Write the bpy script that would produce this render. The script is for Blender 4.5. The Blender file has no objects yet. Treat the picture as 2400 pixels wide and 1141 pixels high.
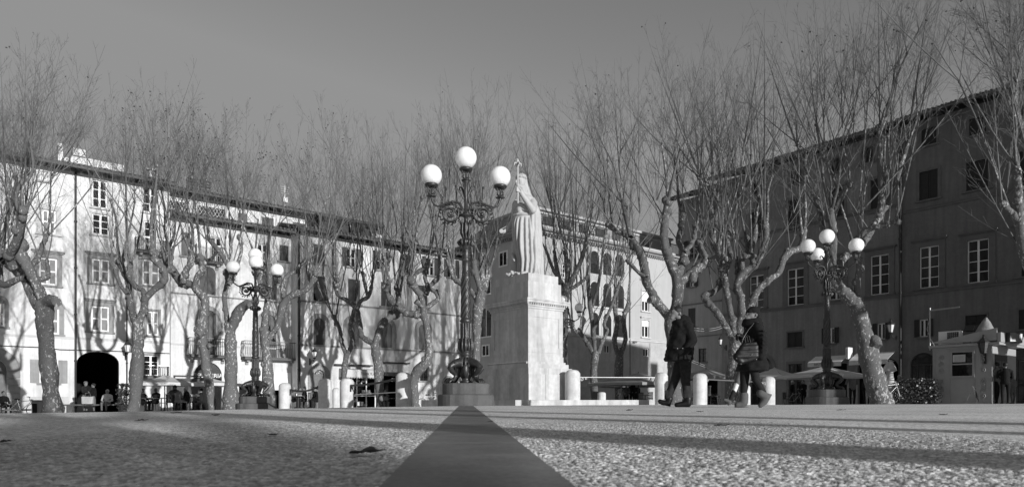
import bpy, bmesh, math, random
import numpy as np
from mathutils import Vector, Matrix
R = math.radians
rng = np.random.default_rng(7)
random.seed(7)
SC = bpy.context.scene
COL = SC.collection
# ------------------------------------------------------------------ photo geometry
F, CX, HZ, EYE = 1561.0, 1200.0, 936.0, 0.133
def P(x, y, Y):
    return Vector(((x-CX)/F*Y, Y, EYE+(HZ-y)/F*Y))
_gx = np.array([-400,0,250,600,900,1090,1500,1800,2400,2900.])
_gy = np.array([972,968,965,958,953,950.5,948,948,945,944.])
_gu, _ga = (_gx-CX)/F, (_gy-HZ)/F
def gz(x, y):
    x = np.asarray(x, float); y = np.asarray(y, float)
    ys = np.maximum(y, .3)
    a = np.interp(x/ys, _gu, _ga)
    yf = EYE/a
    yy = np.minimum(ys, 95)
    return np.where(yy > yf, -(a+.0035)*(yy-yf), 0.0)
def G(x, y): return float(gz(x, y))
def PX(x, Y):                       # ground point in photo column x at depth Y
    X = (x-CX)/F*Y
    return Vector((X, Y, G(X, Y)))
D1 = Vector((.7809,.6247,0)); D2 = Vector((-.6247,.7809,0))     # the two directions of the square
class Plane:
    def __init__(s, d, dist, inward):
        s.d = d; s.inw = inward; s.O = inward*dist
    def s(s_, x):
        u = (x-CX)/F
        return (u*s_.O.y-s_.O.x)/(s_.d.x-u*s_.d.y)
    def Y(s_, x): return s_.O.y+s_.s(x)*s_.d.y
    def z(s_, x, y): return EYE+(HZ-y)/F*s_.Y(x)
    def pt(s_, s, y=0): return s_.O+s_.d*s+s_.inw*y
PL_A = Plane(D1, 50.0, D2)          # left row
PL_C = Plane(D1, 48.8, D2)          # its projecting right part
PL_D = Plane(D1, 40.0, D2)          # sunlit palazzo
PL_R = Plane(-D2, 52.5, D1)         # right row in shade
# ------------------------------------------------------------------ materials
def new_mat(name):
    m = bpy.data.materials.new(name); m.use_nodes = True
    nt = m.node_tree; b = nt.nodes['Principled BSDF']
    return m, nt, b
def M(name, v, rough=.8, var=.18, scale=2.0, bump=0.0, bscale=20., spec=.3, metal=0., streak=0., fine=0., fscale=30., wave=0., wscale=8.):
    m, nt, b = new_mat(name); N = nt.nodes; L = nt.links
    b.inputs['Roughness'].default_value = rough; b.inputs['Metallic'].default_value = metal
    b.inputs['Specular IOR Level'].default_value = spec
    tc = N.new('ShaderNodeTexCoord')
    val = None
    def noise(sc, det, vec=None, d=.6):
        n = N.new('ShaderNodeTexNoise'); n.inputs['Scale'].default_value = sc; n.inputs['Detail'].default_value = det
        n.inputs['Roughness'].default_value = d
        L.new(vec or tc.outputs['Object'], n.inputs['Vector']); return n.outputs['Fac']
    def mr(src, lo, hi, a=.3, c=.7):
        q = N.new('ShaderNodeMapRange'); q.inputs['From Min'].default_value = a; q.inputs['From Max'].default_value = c
        q.inputs['To Min'].default_value = lo; q.inputs['To Max'].default_value = hi; L.new(src, q.inputs['Value']); return q.outputs['Result']
    def mul(a, c):
        q = N.new('ShaderNodeMath'); q.operation = 'MULTIPLY'; L.new(a, q.inputs[0]); L.new(c, q.inputs[1]); return q.outputs[0]
    val = mr(noise(scale, 6), v*(1-var), v*(1+var))
    if fine: val = mul(val, mr(noise(fscale, 3), 1-fine, 1+fine))
    if streak:
        mp = N.new('ShaderNodeMapping'); mp.inputs['Scale'].default_value = (3, 3, .22); L.new(tc.outputs['Object'], mp.inputs['Vector'])
        val = mul(val, mr(noise(1.0, 7, mp.outputs['Vector'], .7), 1-streak, 1+streak*.25, .35, .62))
    h = None
    if wave:
        w = N.new('ShaderNodeTexWave'); w.bands_direction = 'Z'; w.inputs['Scale'].default_value = wscale
        w.inputs['Distortion'].default_value = .3
        L.new(tc.outputs['Object'], w.inputs['Vector']); val = mul(val, mr(w.outputs['Fac'], 1-wave, 1.05, 0, 1)); h = w.outputs['Fac']
    cc = N.new('ShaderNodeCombineColor')
    for i in range(3): L.new(val, cc.inputs[i])
    L.new(cc.outputs[0], b.inputs['Base Color'])
    if bump:
        bp = N.new('ShaderNodeBump'); bp.inputs['Strength'].default_value = bump; bp.inputs['Distance'].default_value = .02
        L.new(h or noise(bscale, 5), bp.inputs['Height']); L.new(bp.outputs[0], b.inputs['Normal'])
    return m
MT = {}
MT['plaster_a'] = M('cream_plaster', .68, .9, .12, .7, .3, 14, streak=.20, fine=.05, fscale=6)
MT['plaster_b'] = M('pale_plaster', .64, .9, .10, .6, .3, 14, streak=.16, fine=.06, fscale=6)
MT['plaster_c'] = M('weathered_plaster', .66, .9, .12, .6, .3, 14, streak=.22, fine=.06, fscale=6)
MT['plaster_d'] = M('palazzo_plaster', .44, .85, .06, .5, .15, 14, streak=.07)
MT['base_d'] = M('palazzo_base_stone', .46, .85, .12, .8, .25, 9, streak=.12, fine=.08, fscale=4)
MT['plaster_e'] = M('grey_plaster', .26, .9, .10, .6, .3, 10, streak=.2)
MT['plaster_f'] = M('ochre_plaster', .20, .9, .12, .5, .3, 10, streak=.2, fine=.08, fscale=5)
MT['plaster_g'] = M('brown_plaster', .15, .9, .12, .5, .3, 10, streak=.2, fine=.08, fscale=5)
MT['shutter_k'] = M('black_shutter', .03, .6, .15, 3, .5, wave=.35, wscale=5)
MT['frame_w'] = M('white_frame', .74, .5, .06, 4)
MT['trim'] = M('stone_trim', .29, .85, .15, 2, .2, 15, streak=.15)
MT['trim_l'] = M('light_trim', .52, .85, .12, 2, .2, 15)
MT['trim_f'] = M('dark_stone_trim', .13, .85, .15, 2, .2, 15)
MT['shutter_a'] = M('pale_shutter', .27, .6, .12, 3, .5, wave=.35, wscale=5)
MT['shutter'] = M('grey_shutter', .14, .6, .12, 3, .5, wave=.35, wscale=5)
MT['shutter_d'] = M('dark_shutter', .09, .6, .15, 3, .5, wave=.35, wscale=5)
MT['white'] = M('white_paint', .78, .5, .05, 4)
MT['cream'] = M('cream_paint', .34, .5, .06, 4)
MT['tile'] = M('roof_tile', .12, .9, .35, 3, .4, 10, fine=.3, fscale=9)
MT['wood_d'] = M('dark_wood', .045, .7, .25, 4, .3, 20)
MT['door'] = M('door_wood', .14, .6, .2, 3, .3, 20)
MT['iron'] = M('cast_iron', .042, .36, .3, 9, .25, 60, spec=.6, metal=.35)
MT['iron2'] = M('dark_iron', .03, .5, .2, 9)
MT['plinth'] = M('grey_sandstone', .105, .9, .18, 4, .4, 40, streak=.12, fine=.12, fscale=60)
MT['marble'] = M('white_marble', .50, .6, .12, 2.2, .12, 20, streak=.30, fine=.08, fscale=9)
MT['marble_s'] = M('statue_marble', .43, .6, .10, 5, .1, 30, fine=.04)
MT['bollard'] = M('bollard_marble', .62, .6, .20, 4, .15, 25, streak=.28, fine=.08, fscale=14)
MT['interior'] = M('dark_interior', .012, .9, .2, 2)  # near-black tone stands in for the shade inside openings
MT['cloth_l'] = M('pale_canvas', .55, .9, .08, 4)
MT['cloth_g'] = M('grey_canvas', .26, .9, .12, 3)
MT['cloth_w'] = M('white_canvas', .72, .9, .05, 4)
MT['skin'] = M('skin', .20, .55, .08, 12)
MT['black'] = M('black_wool', .007, .9, .4, 30, .3, 150)
MT['navy'] = M('dark_cloth', .014, .85, .3, 30, .3, 150)
MT['jeans'] = M('jeans_denim', .022, .85, .35, 14, .3, 120)
MT['grey_cl'] = M('grey_cloth', .14, .85, .2, 25)
MT['pale_cl'] = M('pale_cloth', .45, .85, .15, 25)
MT['suede'] = M('suede', .10, .95, .15, 18, .2, 150)
MT['leather'] = M('black_leather', .005, .45, .3, 10, .08, 45, spec=.3)
MT['hair_d'] = M('dark_hair', .02, .5, .3, 60, .3, 120)
MT['hair_l'] = M('light_hair', .38, .6, .2, 40, .3, 120)
MT['metal'] = M('grey_metal', .35, .35, .1, 8, metal=.7)
MT['chair'] = M('cafe_chair', .05, .5, .2, 8)
MT['wire'] = M('pale_cable', .4, .6, .1, 8)
MT['leafd'] = M('dry_leaf', .05, .8, .4, 20)
MT['green'] = M('hedge_leaf', .05, .35, .5, 6, spec=.6)
MT['plastic'] = M('cloudy_plastic', .28, .3, .3, 6, .5, 9)
MT['sheet'] = M('paper_sheet', .55, .8, .05, 3)
MT['strip'] = M('smooth_stone_slab', .19, .45, .30, 2.5, .12, 90, fine=.22, fscale=70, streak=.25)
MT['ink_d'] = M('dark_lettering', .05, .6, .05, 5)
MT['ink_w'] = M('white_lettering', .8, .6, .03, 5)
def mat_glass():
    m, nt, b = new_mat('window_glass'); b.inputs['Base Color'].default_value = (.012,.012,.012,1)
    b.inputs['Roughness'].default_value = .06; b.inputs['Specular IOR Level'].default_value = .5
    tc = nt.nodes.new('ShaderNodeTexCoord'); n = nt.nodes.new('ShaderNodeTexNoise'); n.inputs['Scale'].default_value = 1.2
    bp = nt.nodes.new('ShaderNodeBump'); bp.inputs['Strength'].default_value = .08
    nt.links.new(tc.outputs['Object'], n.inputs['Vector']); nt.links.new(n.outputs['Fac'], bp.inputs['Height']); nt.links.new(bp.outputs[0], b.inputs['Normal'])
    return m
MT['glass'] = mat_glass()
def mat_globe():
    m, nt, b = new_mat('opal_glass'); b.inputs['Base Color'].default_value = (.86,.86,.86,1)
    b.inputs['Roughness'].default_value = .22; b.inputs['Subsurface Weight'].default_value = .8
    b.inputs['Subsurface Radius'].default_value = (.25,.25,.25); b.inputs['Subsurface Scale'].default_value = 1.0
    tc = nt.nodes.new('ShaderNodeTexCoord'); n = nt.nodes.new('ShaderNodeTexNoise'); n.inputs['Scale'].default_value = 5
    q = nt.nodes.new('ShaderNodeMapRange'); q.inputs['To Min'].default_value = .16; q.inputs['To Max'].default_value = .3
    nt.links.new(tc.outputs['Object'], n.inputs['Vector']); nt.links.new(n.outputs['Fac'], q.inputs['Value']); nt.links.new(q.outputs[0], b.inputs['Roughness'])
    return m
MT['globe'] = mat_globe()
def mat_bark(name, light, dark, sc):
    m, nt, b = new_mat(name); N = nt.nodes; L = nt.links
    b.inputs['Roughness'].default_value = .85; b.inputs['Specular IOR Level'].default_value = .2
    tc = N.new('ShaderNodeTexCoord'); mp = N.new('ShaderNodeMapping'); mp.inputs['Scale'].default_value = (1,1,.55)
    oi = N.new('ShaderNodeObjectInfo'); om = N.new('ShaderNodeMath'); om.operation = 'MULTIPLY'; om.inputs[1].default_value = 60; L.new(oi.outputs['Random'], om.inputs[0])
    cx_ = N.new('ShaderNodeCombineXYZ'); L.new(om.outputs[0], cx_.inputs[0]); L.new(om.outputs[0], cx_.inputs[2]); L.new(cx_.outputs[0], mp.inputs['Location'])
    L.new(tc.outputs['Object'], mp.inputs['Vector'])
    n1 = N.new('ShaderNodeTexNoise'); n1.inputs['Scale'].default_value = sc; n1.inputs['Detail'].default_value = 5; n1.inputs['Roughness'].default_value = .55
    n1.inputs['Distortion'].default_value = .3
    n2 = N.new('ShaderNodeTexNoise'); n2.inputs['Scale'].default_value = sc*2.7; n2.inputs['Detail'].default_value = 4
    n3 = N.new('ShaderNodeTexNoise'); n3.inputs['Scale'].default_value = 1.1; n3.inputs['Detail'].default_value = 2
    for n in (n1, n2, n3): L.new(mp.outputs[0], n.inputs['Vector'])
    def ramp(src, a, c, lo, hi):
        q = N.new('ShaderNodeMapRange'); q.inputs['From Min'].default_value = a; q.inputs['From Max'].default_value = c
        q.inputs['To Min'].default_value = lo; q.inputs['To Max'].default_value = hi; L.new(src, q.inputs['Value']); return q.outputs[0]
    add = N.new('ShaderNodeMath'); add.operation = 'ADD'; L.new(n1.outputs['Fac'], add.inputs[0])
    L.new(ramp(n3.outputs['Fac'], .3, .7, -.07, .07), add.inputs[1])
    base = ramp(add.outputs[0], .585, .63, dark, light)
    f = N.new('ShaderNodeMath'); f.operation = 'MULTIPLY'; L.new(base, f.inputs[0]); L.new(ramp(n2.outputs['Fac'], .3, .7, .7, 1.25), f.inputs[1])
    cc = N.new('ShaderNodeCombineColor')
    for i in range(3): L.new(f.outputs[0], cc.inputs[i])
    L.new(cc.outputs[0], b.inputs['Base Color'])
    bp = N.new('ShaderNodeBump'); bp.inputs['Strength'].default_value = .5; bp.inputs['Distance'].default_value = .03
    L.new(n2.outputs['Fac'], bp.inputs['Height']); L.new(bp.outputs[0], b.inputs['Normal'])
    return m
MT['bark'] = mat_bark('plane_bark', .42, .125, 13)
MT['twig'] = M('twig_bark', .145, .8, .3, 1.5)
# ------------------------------------------------------------------ mesh building
def fast_mesh(name, V, Q, smooth=False):
    V = np.asarray(V, np.float32); Q = np.asarray(Q, np.int32); k = Q.shape[1]
    me = bpy.data.meshes.new(name)
    me.vertices.add(len(V)); me.vertices.foreach_set('co', V.ravel())
    me.loops.add(Q.size); me.loops.foreach_set('vertex_index', Q.ravel())
    me.polygons.add(len(Q)); me.polygons.foreach_set('loop_start', np.arange(len(Q), dtype=np.int32)*k)
    me.polygons.foreach_set('loop_total', np.full(len(Q), k, np.int32))
    if smooth: me.polygons.foreach_set('use_smooth', np.ones(len(Q), bool))
    me.update(calc_edges=True)
    return me
def link(name, me, mat, parent=None):
    o = bpy.data.objects.new(name, me); COL.objects.link(o)
    if mat is not None:
        if isinstance(mat, (list, tuple)):
            for q in mat: me.materials.append(q)
        else: me.materials.append(mat)
    if parent is not None: o.parent = parent
    return o
class MB:
    def __init__(s): s.v = []; s.f = []; s.sm = []
    def add(s, vs, fs, smooth=False):
        n = len(s.v); s.v += [tuple(v) for v in vs]; s.f += [tuple(i+n for i in f) for f in fs]; s.sm += [smooth]*len(fs)
    def box(s, x0, x1, y0, y1, z0, z1):
        vs = [(x0,y0,z0),(x1,y0,z0),(x1,y1,z0),(x0,y1,z0),(x0,y0,z1),(x1,y0,z1),(x1,y1,z1),(x0,y1,z1)]
        s.add(vs, [(3,2,1,0),(4,5,6,7),(0,1,5,4),(1,2,6,5),(2,3,7,6),(3,0,4,7)])
    def hexa(s, vs): s.add(vs, [(3,2,1,0),(4,5,6,7),(0,1,5,4),(1,2,6,5),(2,3,7,6),(3,0,4,7)])
    def prism(s, poly, y0, y1):           # polygon in (x,z), extruded in y
        n = len(poly); vs = [(x,y0,z) for x,z in poly]+[(x,y1,z) for x,z in poly]
        fs = [tuple(range(n)), tuple(range(2*n-1, n-1, -1))]+[(i, i+n, (i+1)%n+n, (i+1)%n) for i in range(n)]
        s.add(vs, fs)
    def tube(s, pts, rad, k=8, caps=True, smooth=True, closed=False):
        pts = [Vector(p) for p in pts]; n = len(pts)
        if not isinstance(rad, (list, tuple)): rad = [rad]*n
        t0 = (pts[1]-pts[0]).normalized(); ref = Vector((0,0,1)) if abs(t0.z) < .85 else Vector((1,0,0))
        nn = t0.cross(ref).normalized(); vs = []
        for i in range(n):
            a = pts[max(i-1,0)]; b = pts[min(i+1,n-1)]
            if closed: a = pts[(i-1)%n]; b = pts[(i+1)%n]
            t = (b-a).normalized(); nn = (nn-t*nn.dot(t))
            nn = nn.normalized() if nn.length > 1e-6 else t.orthogonal().normalized()
            bb = t.cross(nn)
            for j in range(k):
                a_ = 2*math.pi*j/k; vs.append(pts[i]+(nn*math.cos(a_)+bb*math.sin(a_))*rad[i])
        fs = [(i*k+j, i*k+(j+1)%k, (i+1)*k+(j+1)%k, (i+1)*k+j) for i in range(n-1) for j in range(k)]
        if closed: fs += [((n-1)*k+j, (n-1)*k+(j+1)%k, (j+1)%k, j) for j in range(k)]
        s.add(vs, fs, smooth)
        if caps and not closed: s.add(vs[:k][::-1], [tuple(range(k))]); s.add(vs[-k:], [tuple(range(k))])
    def lathe(s, prof, seg=20, c=(0,0,0), smooth=True, rot=0.):
        vs = []; m = len(prof)
        for r, z in prof:
            for j in range(seg):
                a = 2*math.pi*j/seg+rot; vs.append((c[0]+r*math.cos(a), c[1]+r*math.sin(a), c[2]+z))
        fs = [(i*seg+j, i*seg+(j+1)%seg, (i+1)*seg+(j+1)%seg, (i+1)*seg+j) for i in range(m-1) for j in range(seg)]
        s.add(vs, fs, smooth)
        if prof[0][0] > 1e-4: s.add(vs[:seg][::-1], [tuple(range(seg))])
        if prof[-1][0] > 1e-4: s.add(vs[-seg:], [tuple(range(seg))])
    def ball(s, c, r, seg=14, rings=9):
        if not isinstance(r, (tuple, list)): r = (r,r,r)
        pr = []
        vs = []; 
        for i in range(rings+1):
            ph = -math.pi/2+math.pi*i/rings
            for j in range(seg):
                a = 2*math.pi*j/seg
                vs.append((c[0]+r[0]*math.cos(ph)*math.cos(a), c[1]+r[1]*math.cos(ph)*math.sin(a), c[2]+r[2]*math.sin(ph)))
        s.add(vs, [(i*seg+j, i*seg+(j+1)%seg, (i+1)*seg+(j+1)%seg, (i+1)*seg+j) for i in range(rings) for j in range(seg)], True)
    def build(s, name, mat, parent=None, off=None):
        me = bpy.data.meshes.new(name)
        vs = s.v if off is None else [(v[0]-off[0], v[1]-off[1], v[2]-off[2]) for v in s.v]
        me.from_pydata(vs, [], s.f); me.polygons.foreach_set('use_smooth', s.sm); me.update()
        return link(name, me, mat, parent)
def thing(name, label, cat, loc=(0,0,0), rz=0., group=None):
    o = bpy.data.objects.new(name, None); COL.objects.link(o); o.location = loc; o.rotation_euler = (0,0,rz)
    o.empty_display_size = .3
    return tag(o, label, cat, group)
def tag(o, label, cat, group=None):
    o['label'] = label; o['category'] = cat
    if group: o['group'] = group
    return o
def struct(o, kind='structure'): o['kind'] = kind; return o
def dup(o, loc, rz=None, label=None, parent=None):
    c = o.copy(); COL.objects.link(c)
    if parent is None:
        c.location = loc
        if rz is not None: c.rotation_euler = (0,0,rz)
        if label: c['label'] = label
    else: c.parent = parent
    for ch in list(o.children): dup(ch, None, None, None, c)
    return c
def txt(body, size, depth=.01):
    cu = bpy.data.curves.new('t', 'FONT'); cu.body = body; cu.size = size; cu.extrude = depth; cu.align_x = 'CENTER'; cu.align_y = 'CENTER'
    o = bpy.data.objects.new('t', cu); COL.objects.link(o)
    dg = bpy.context.evaluated_depsgraph_get(); me = bpy.data.meshes.new_from_object(o.evaluated_get(dg))
    bpy.data.objects.remove(o); bpy.data.curves.remove(cu)
    return me
def lettering(body, size, loc, parent, mat, depth=.01):         # text in the x/z plane, facing -y
    me = txt(body, size, depth); me.transform(Matrix.Translation(loc) @ Matrix.Rotation(R(90), 4, 'X'))
    me.materials.clear()
    return link('lettering', me, mat, parent)
# ------------------------------------------------------------------ ground
def make_ground():
    def axis(a, b, s0, g, lim):
        out = [a]; st = s0
        while out[-1] < b: out.append(out[-1]+st); st = min(st*g, lim)
        return out
    xr = np.arange(0, 1.75, .0042).tolist(); xr += axis(xr[-1]+.01, 260, .012, 1.12, 12.)
    xs = np.array(sorted([-v for v in xr[1:]]+xr))
    yn = [.45]; st = .0036
    while yn[-1] < 4.2: yn.append(yn[-1]+st*max(1, yn[-1]/1.1))
    ys = [-v for v in axis(.4, 200, .15, 1.25, 12.)][::-1]
    ys = [-y_-.0 for y_ in axis(.0, 200, .2, 1.25, 14.)][::-1]+[.2,.35]+yn+axis(yn[-1]+.02, 260, .03, 1.07, 6.)
    ys = np.array(sorted(set(ys)))
    X, Y = np.meshgrid(xs, ys)
    Z = gz(X, Y)
    # rounded pebbles of the exposed-aggregate paving, modelled close to the camera
    r = np.random.default_rng(3); c = .0125; n = 1200
    jx = r.random((n,n)); jy = r.random((n,n)); hh = .45+.55*r.random((n,n)); al = r.random((n,n))
    near = (np.abs(X) < 1.78) & (Y > .44) & (Y < 5.5)
    iy, ix = np.where(near); px = X[near]/c+300; py = Y[near]/c+20
    ci = np.floor(px).astype(int); cj = np.floor(py).astype(int)
    best = np.full(px.shape, 9.); second = np.full(px.shape, 9.); hb = np.zeros(px.shape); ab = np.zeros(px.shape)
    for dx in (-1,0,1):
        for dy in (-1,0,1):
            a = (ci+dx) % n; b = (cj+dy) % n
            d = np.hypot(px-(ci+dx+.1+.8*jx[b,a]), (py-(cj+dy+.1+.8*jy[b,a]))*1.0)
            m = d < best
            second = np.where(m, best, np.minimum(second, d)); best = np.where(m, d, best)
            hb = np.where(m, hh[b,a], hb); ab = np.where(m, al[b,a], ab)
    edge = np.clip((second-best)/.55, 0, 1)
    h = .0068*hb*np.sqrt(1-(1-edge)**2)-.0025
    fade = np.clip((5.4-Y[near])/2.0, 0, 1)*np.clip((1.77-np.abs(X[near]))/.25, 0, 1)
    Zn = Z[near]+h*fade
    Z[near] = Zn
    peb = np.full(X.shape, .5); peb[near] = .5+(ab-.5)*fade
    gap = np.full(X.shape, 1.0); gap[near] = 1-(1-np.clip(edge*1.6, 0, 1))*fade
    sx = .018-.0698*Y; under = (np.abs(X-sx) < .142) & (Y > -6) & (Y < 15); Z[under] = np.minimum(Z[under], -.006)
    ny, nx = X.shape
    V = np.stack([X, Y, Z], -1).reshape(-1,3)
    i = np.arange(ny*nx).reshape(ny, nx)
    Q = np.stack([i[:-1,:-1], i[:-1,1:], i[1:,1:], i[1:,:-1]], -1).reshape(-1,4)
    me = fast_mesh('ground', V, Q, True)
    far = np.ones(X.shape); far[near] = 1-.85*fade
    for nm, arr in (('peb', peb), ('gap', gap), ('far', far)):
        at = me.attributes.new(nm, 'FLOAT', 'POINT'); at.data.foreach_set('value', arr.ravel().astype(np.float32))
    m, nt, b = new_mat('exposed_aggregate'); N = nt.nodes; L = nt.links
    b.inputs['Roughness'].default_value = .8; b.inputs['Specular IOR Level'].default_value = .3
    tc = N.new('ShaderNodeTexCoord')
    def noise(sc, det):
        q = N.new('ShaderNodeTexNoise'); q.inputs['Scale'].default_value = sc; q.inputs['Detail'].default_value = det
        L.new(tc.outputs['Object'], q.inputs['Vector']); return q.outputs['Fac']
    def mr(src, a, c_, lo, hi):
        q = N.new('ShaderNodeMapRange'); q.inputs['From Min'].default_value = a; q.inputs['From Max'].default_value = c_
        q.inputs['To Min'].default_value = lo; q.inputs['To Max'].default_value = hi; L.new(src, q.inputs['Value']); return q.outputs[0]
    def mul(a, c_):
        q = N.new('ShaderNodeMath'); q.operation = 'MULTIPLY'; L.new(a, q.inputs[0]); L.new(c_, q.inputs[1]); return q.outputs[0]
    pa = N.new('ShaderNodeAttribute'); pa.attribute_name = 'peb'; ga = N.new('ShaderNodeAttribute'); ga.attribute_name = 'gap'
    v = mr(pa.outputs['Fac'], 0, 1, .46, 1.0)
    v = mul(v, mr(ga.outputs['Fac'], 0, 1, .42, 1.08))
    v = mul(v, mr(noise(140, 3), .3, .7, .75, 1.25)); v = mul(v, mr(noise(.9, 6), .3, .7, .80, 1.16)); v = mul(v, mr(noise(9, 4), .3, .7, .88, 1.12)); 
    fa = N.new('ShaderNodeAttribute'); fa.attribute_name = 'far'
    sub_ = N.new('ShaderNodeMath'); sub_.operation = 'SUBTRACT'; L.new(mr(noise(38, 4), .3, .7, .45, 1.55), sub_.inputs[0]); sub_.inputs[1].default_value = 1.0
    ma = N.new('ShaderNodeMath'); ma.operation = 'MULTIPLY_ADD'; L.new(sub_.outputs[0], ma.inputs[0]); L.new(fa.outputs['Fac'], ma.inputs[1]); ma.inputs[2].default_value = 1.0
    v = mul(v, ma.outputs[0])
    cc = N.new('ShaderNodeCombineColor')
    for k in range(3): L.new(v, cc.inputs[k])
    L.new(cc.outputs[0], b.inputs['Base Color'])
    bp = N.new('ShaderNodeBump'); bp.inputs['Strength'].default_value = .6; bp.inputs['Distance'].default_value = .008
    L.new(noise(110, 3), bp.inputs['Height']); L.new(bp.outputs[0], b.inputs['Normal'])
    struct(link('ground', me, m))
make_ground()
mb = MB()
yy = -2.5; k = 0
while yy < 14.05:
    ln = [1.05,1.3,.95,1.2][k % 4]; y1 = min(yy+ln-.0008, 14.1)
    f = lambda y: .018-.0698*y
    h = .0035+.0003*(k % 3)
    mb.hexa([(f(yy)-.1465,yy,-.05),(f(yy)+.1465,yy,-.05),(f(y1)+.1465,y1,-.05),(f(y1)-.1465,y1,-.05),
             (f(yy)-.1465,yy,h),(f(yy)+.1465,yy,h),(f(y1)+.1465,y1,h),(f(y1)-.1465,y1,h)])
    yy += ln; k += 1
struct(mb.build('paving_strip', MT['strip']))
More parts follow.
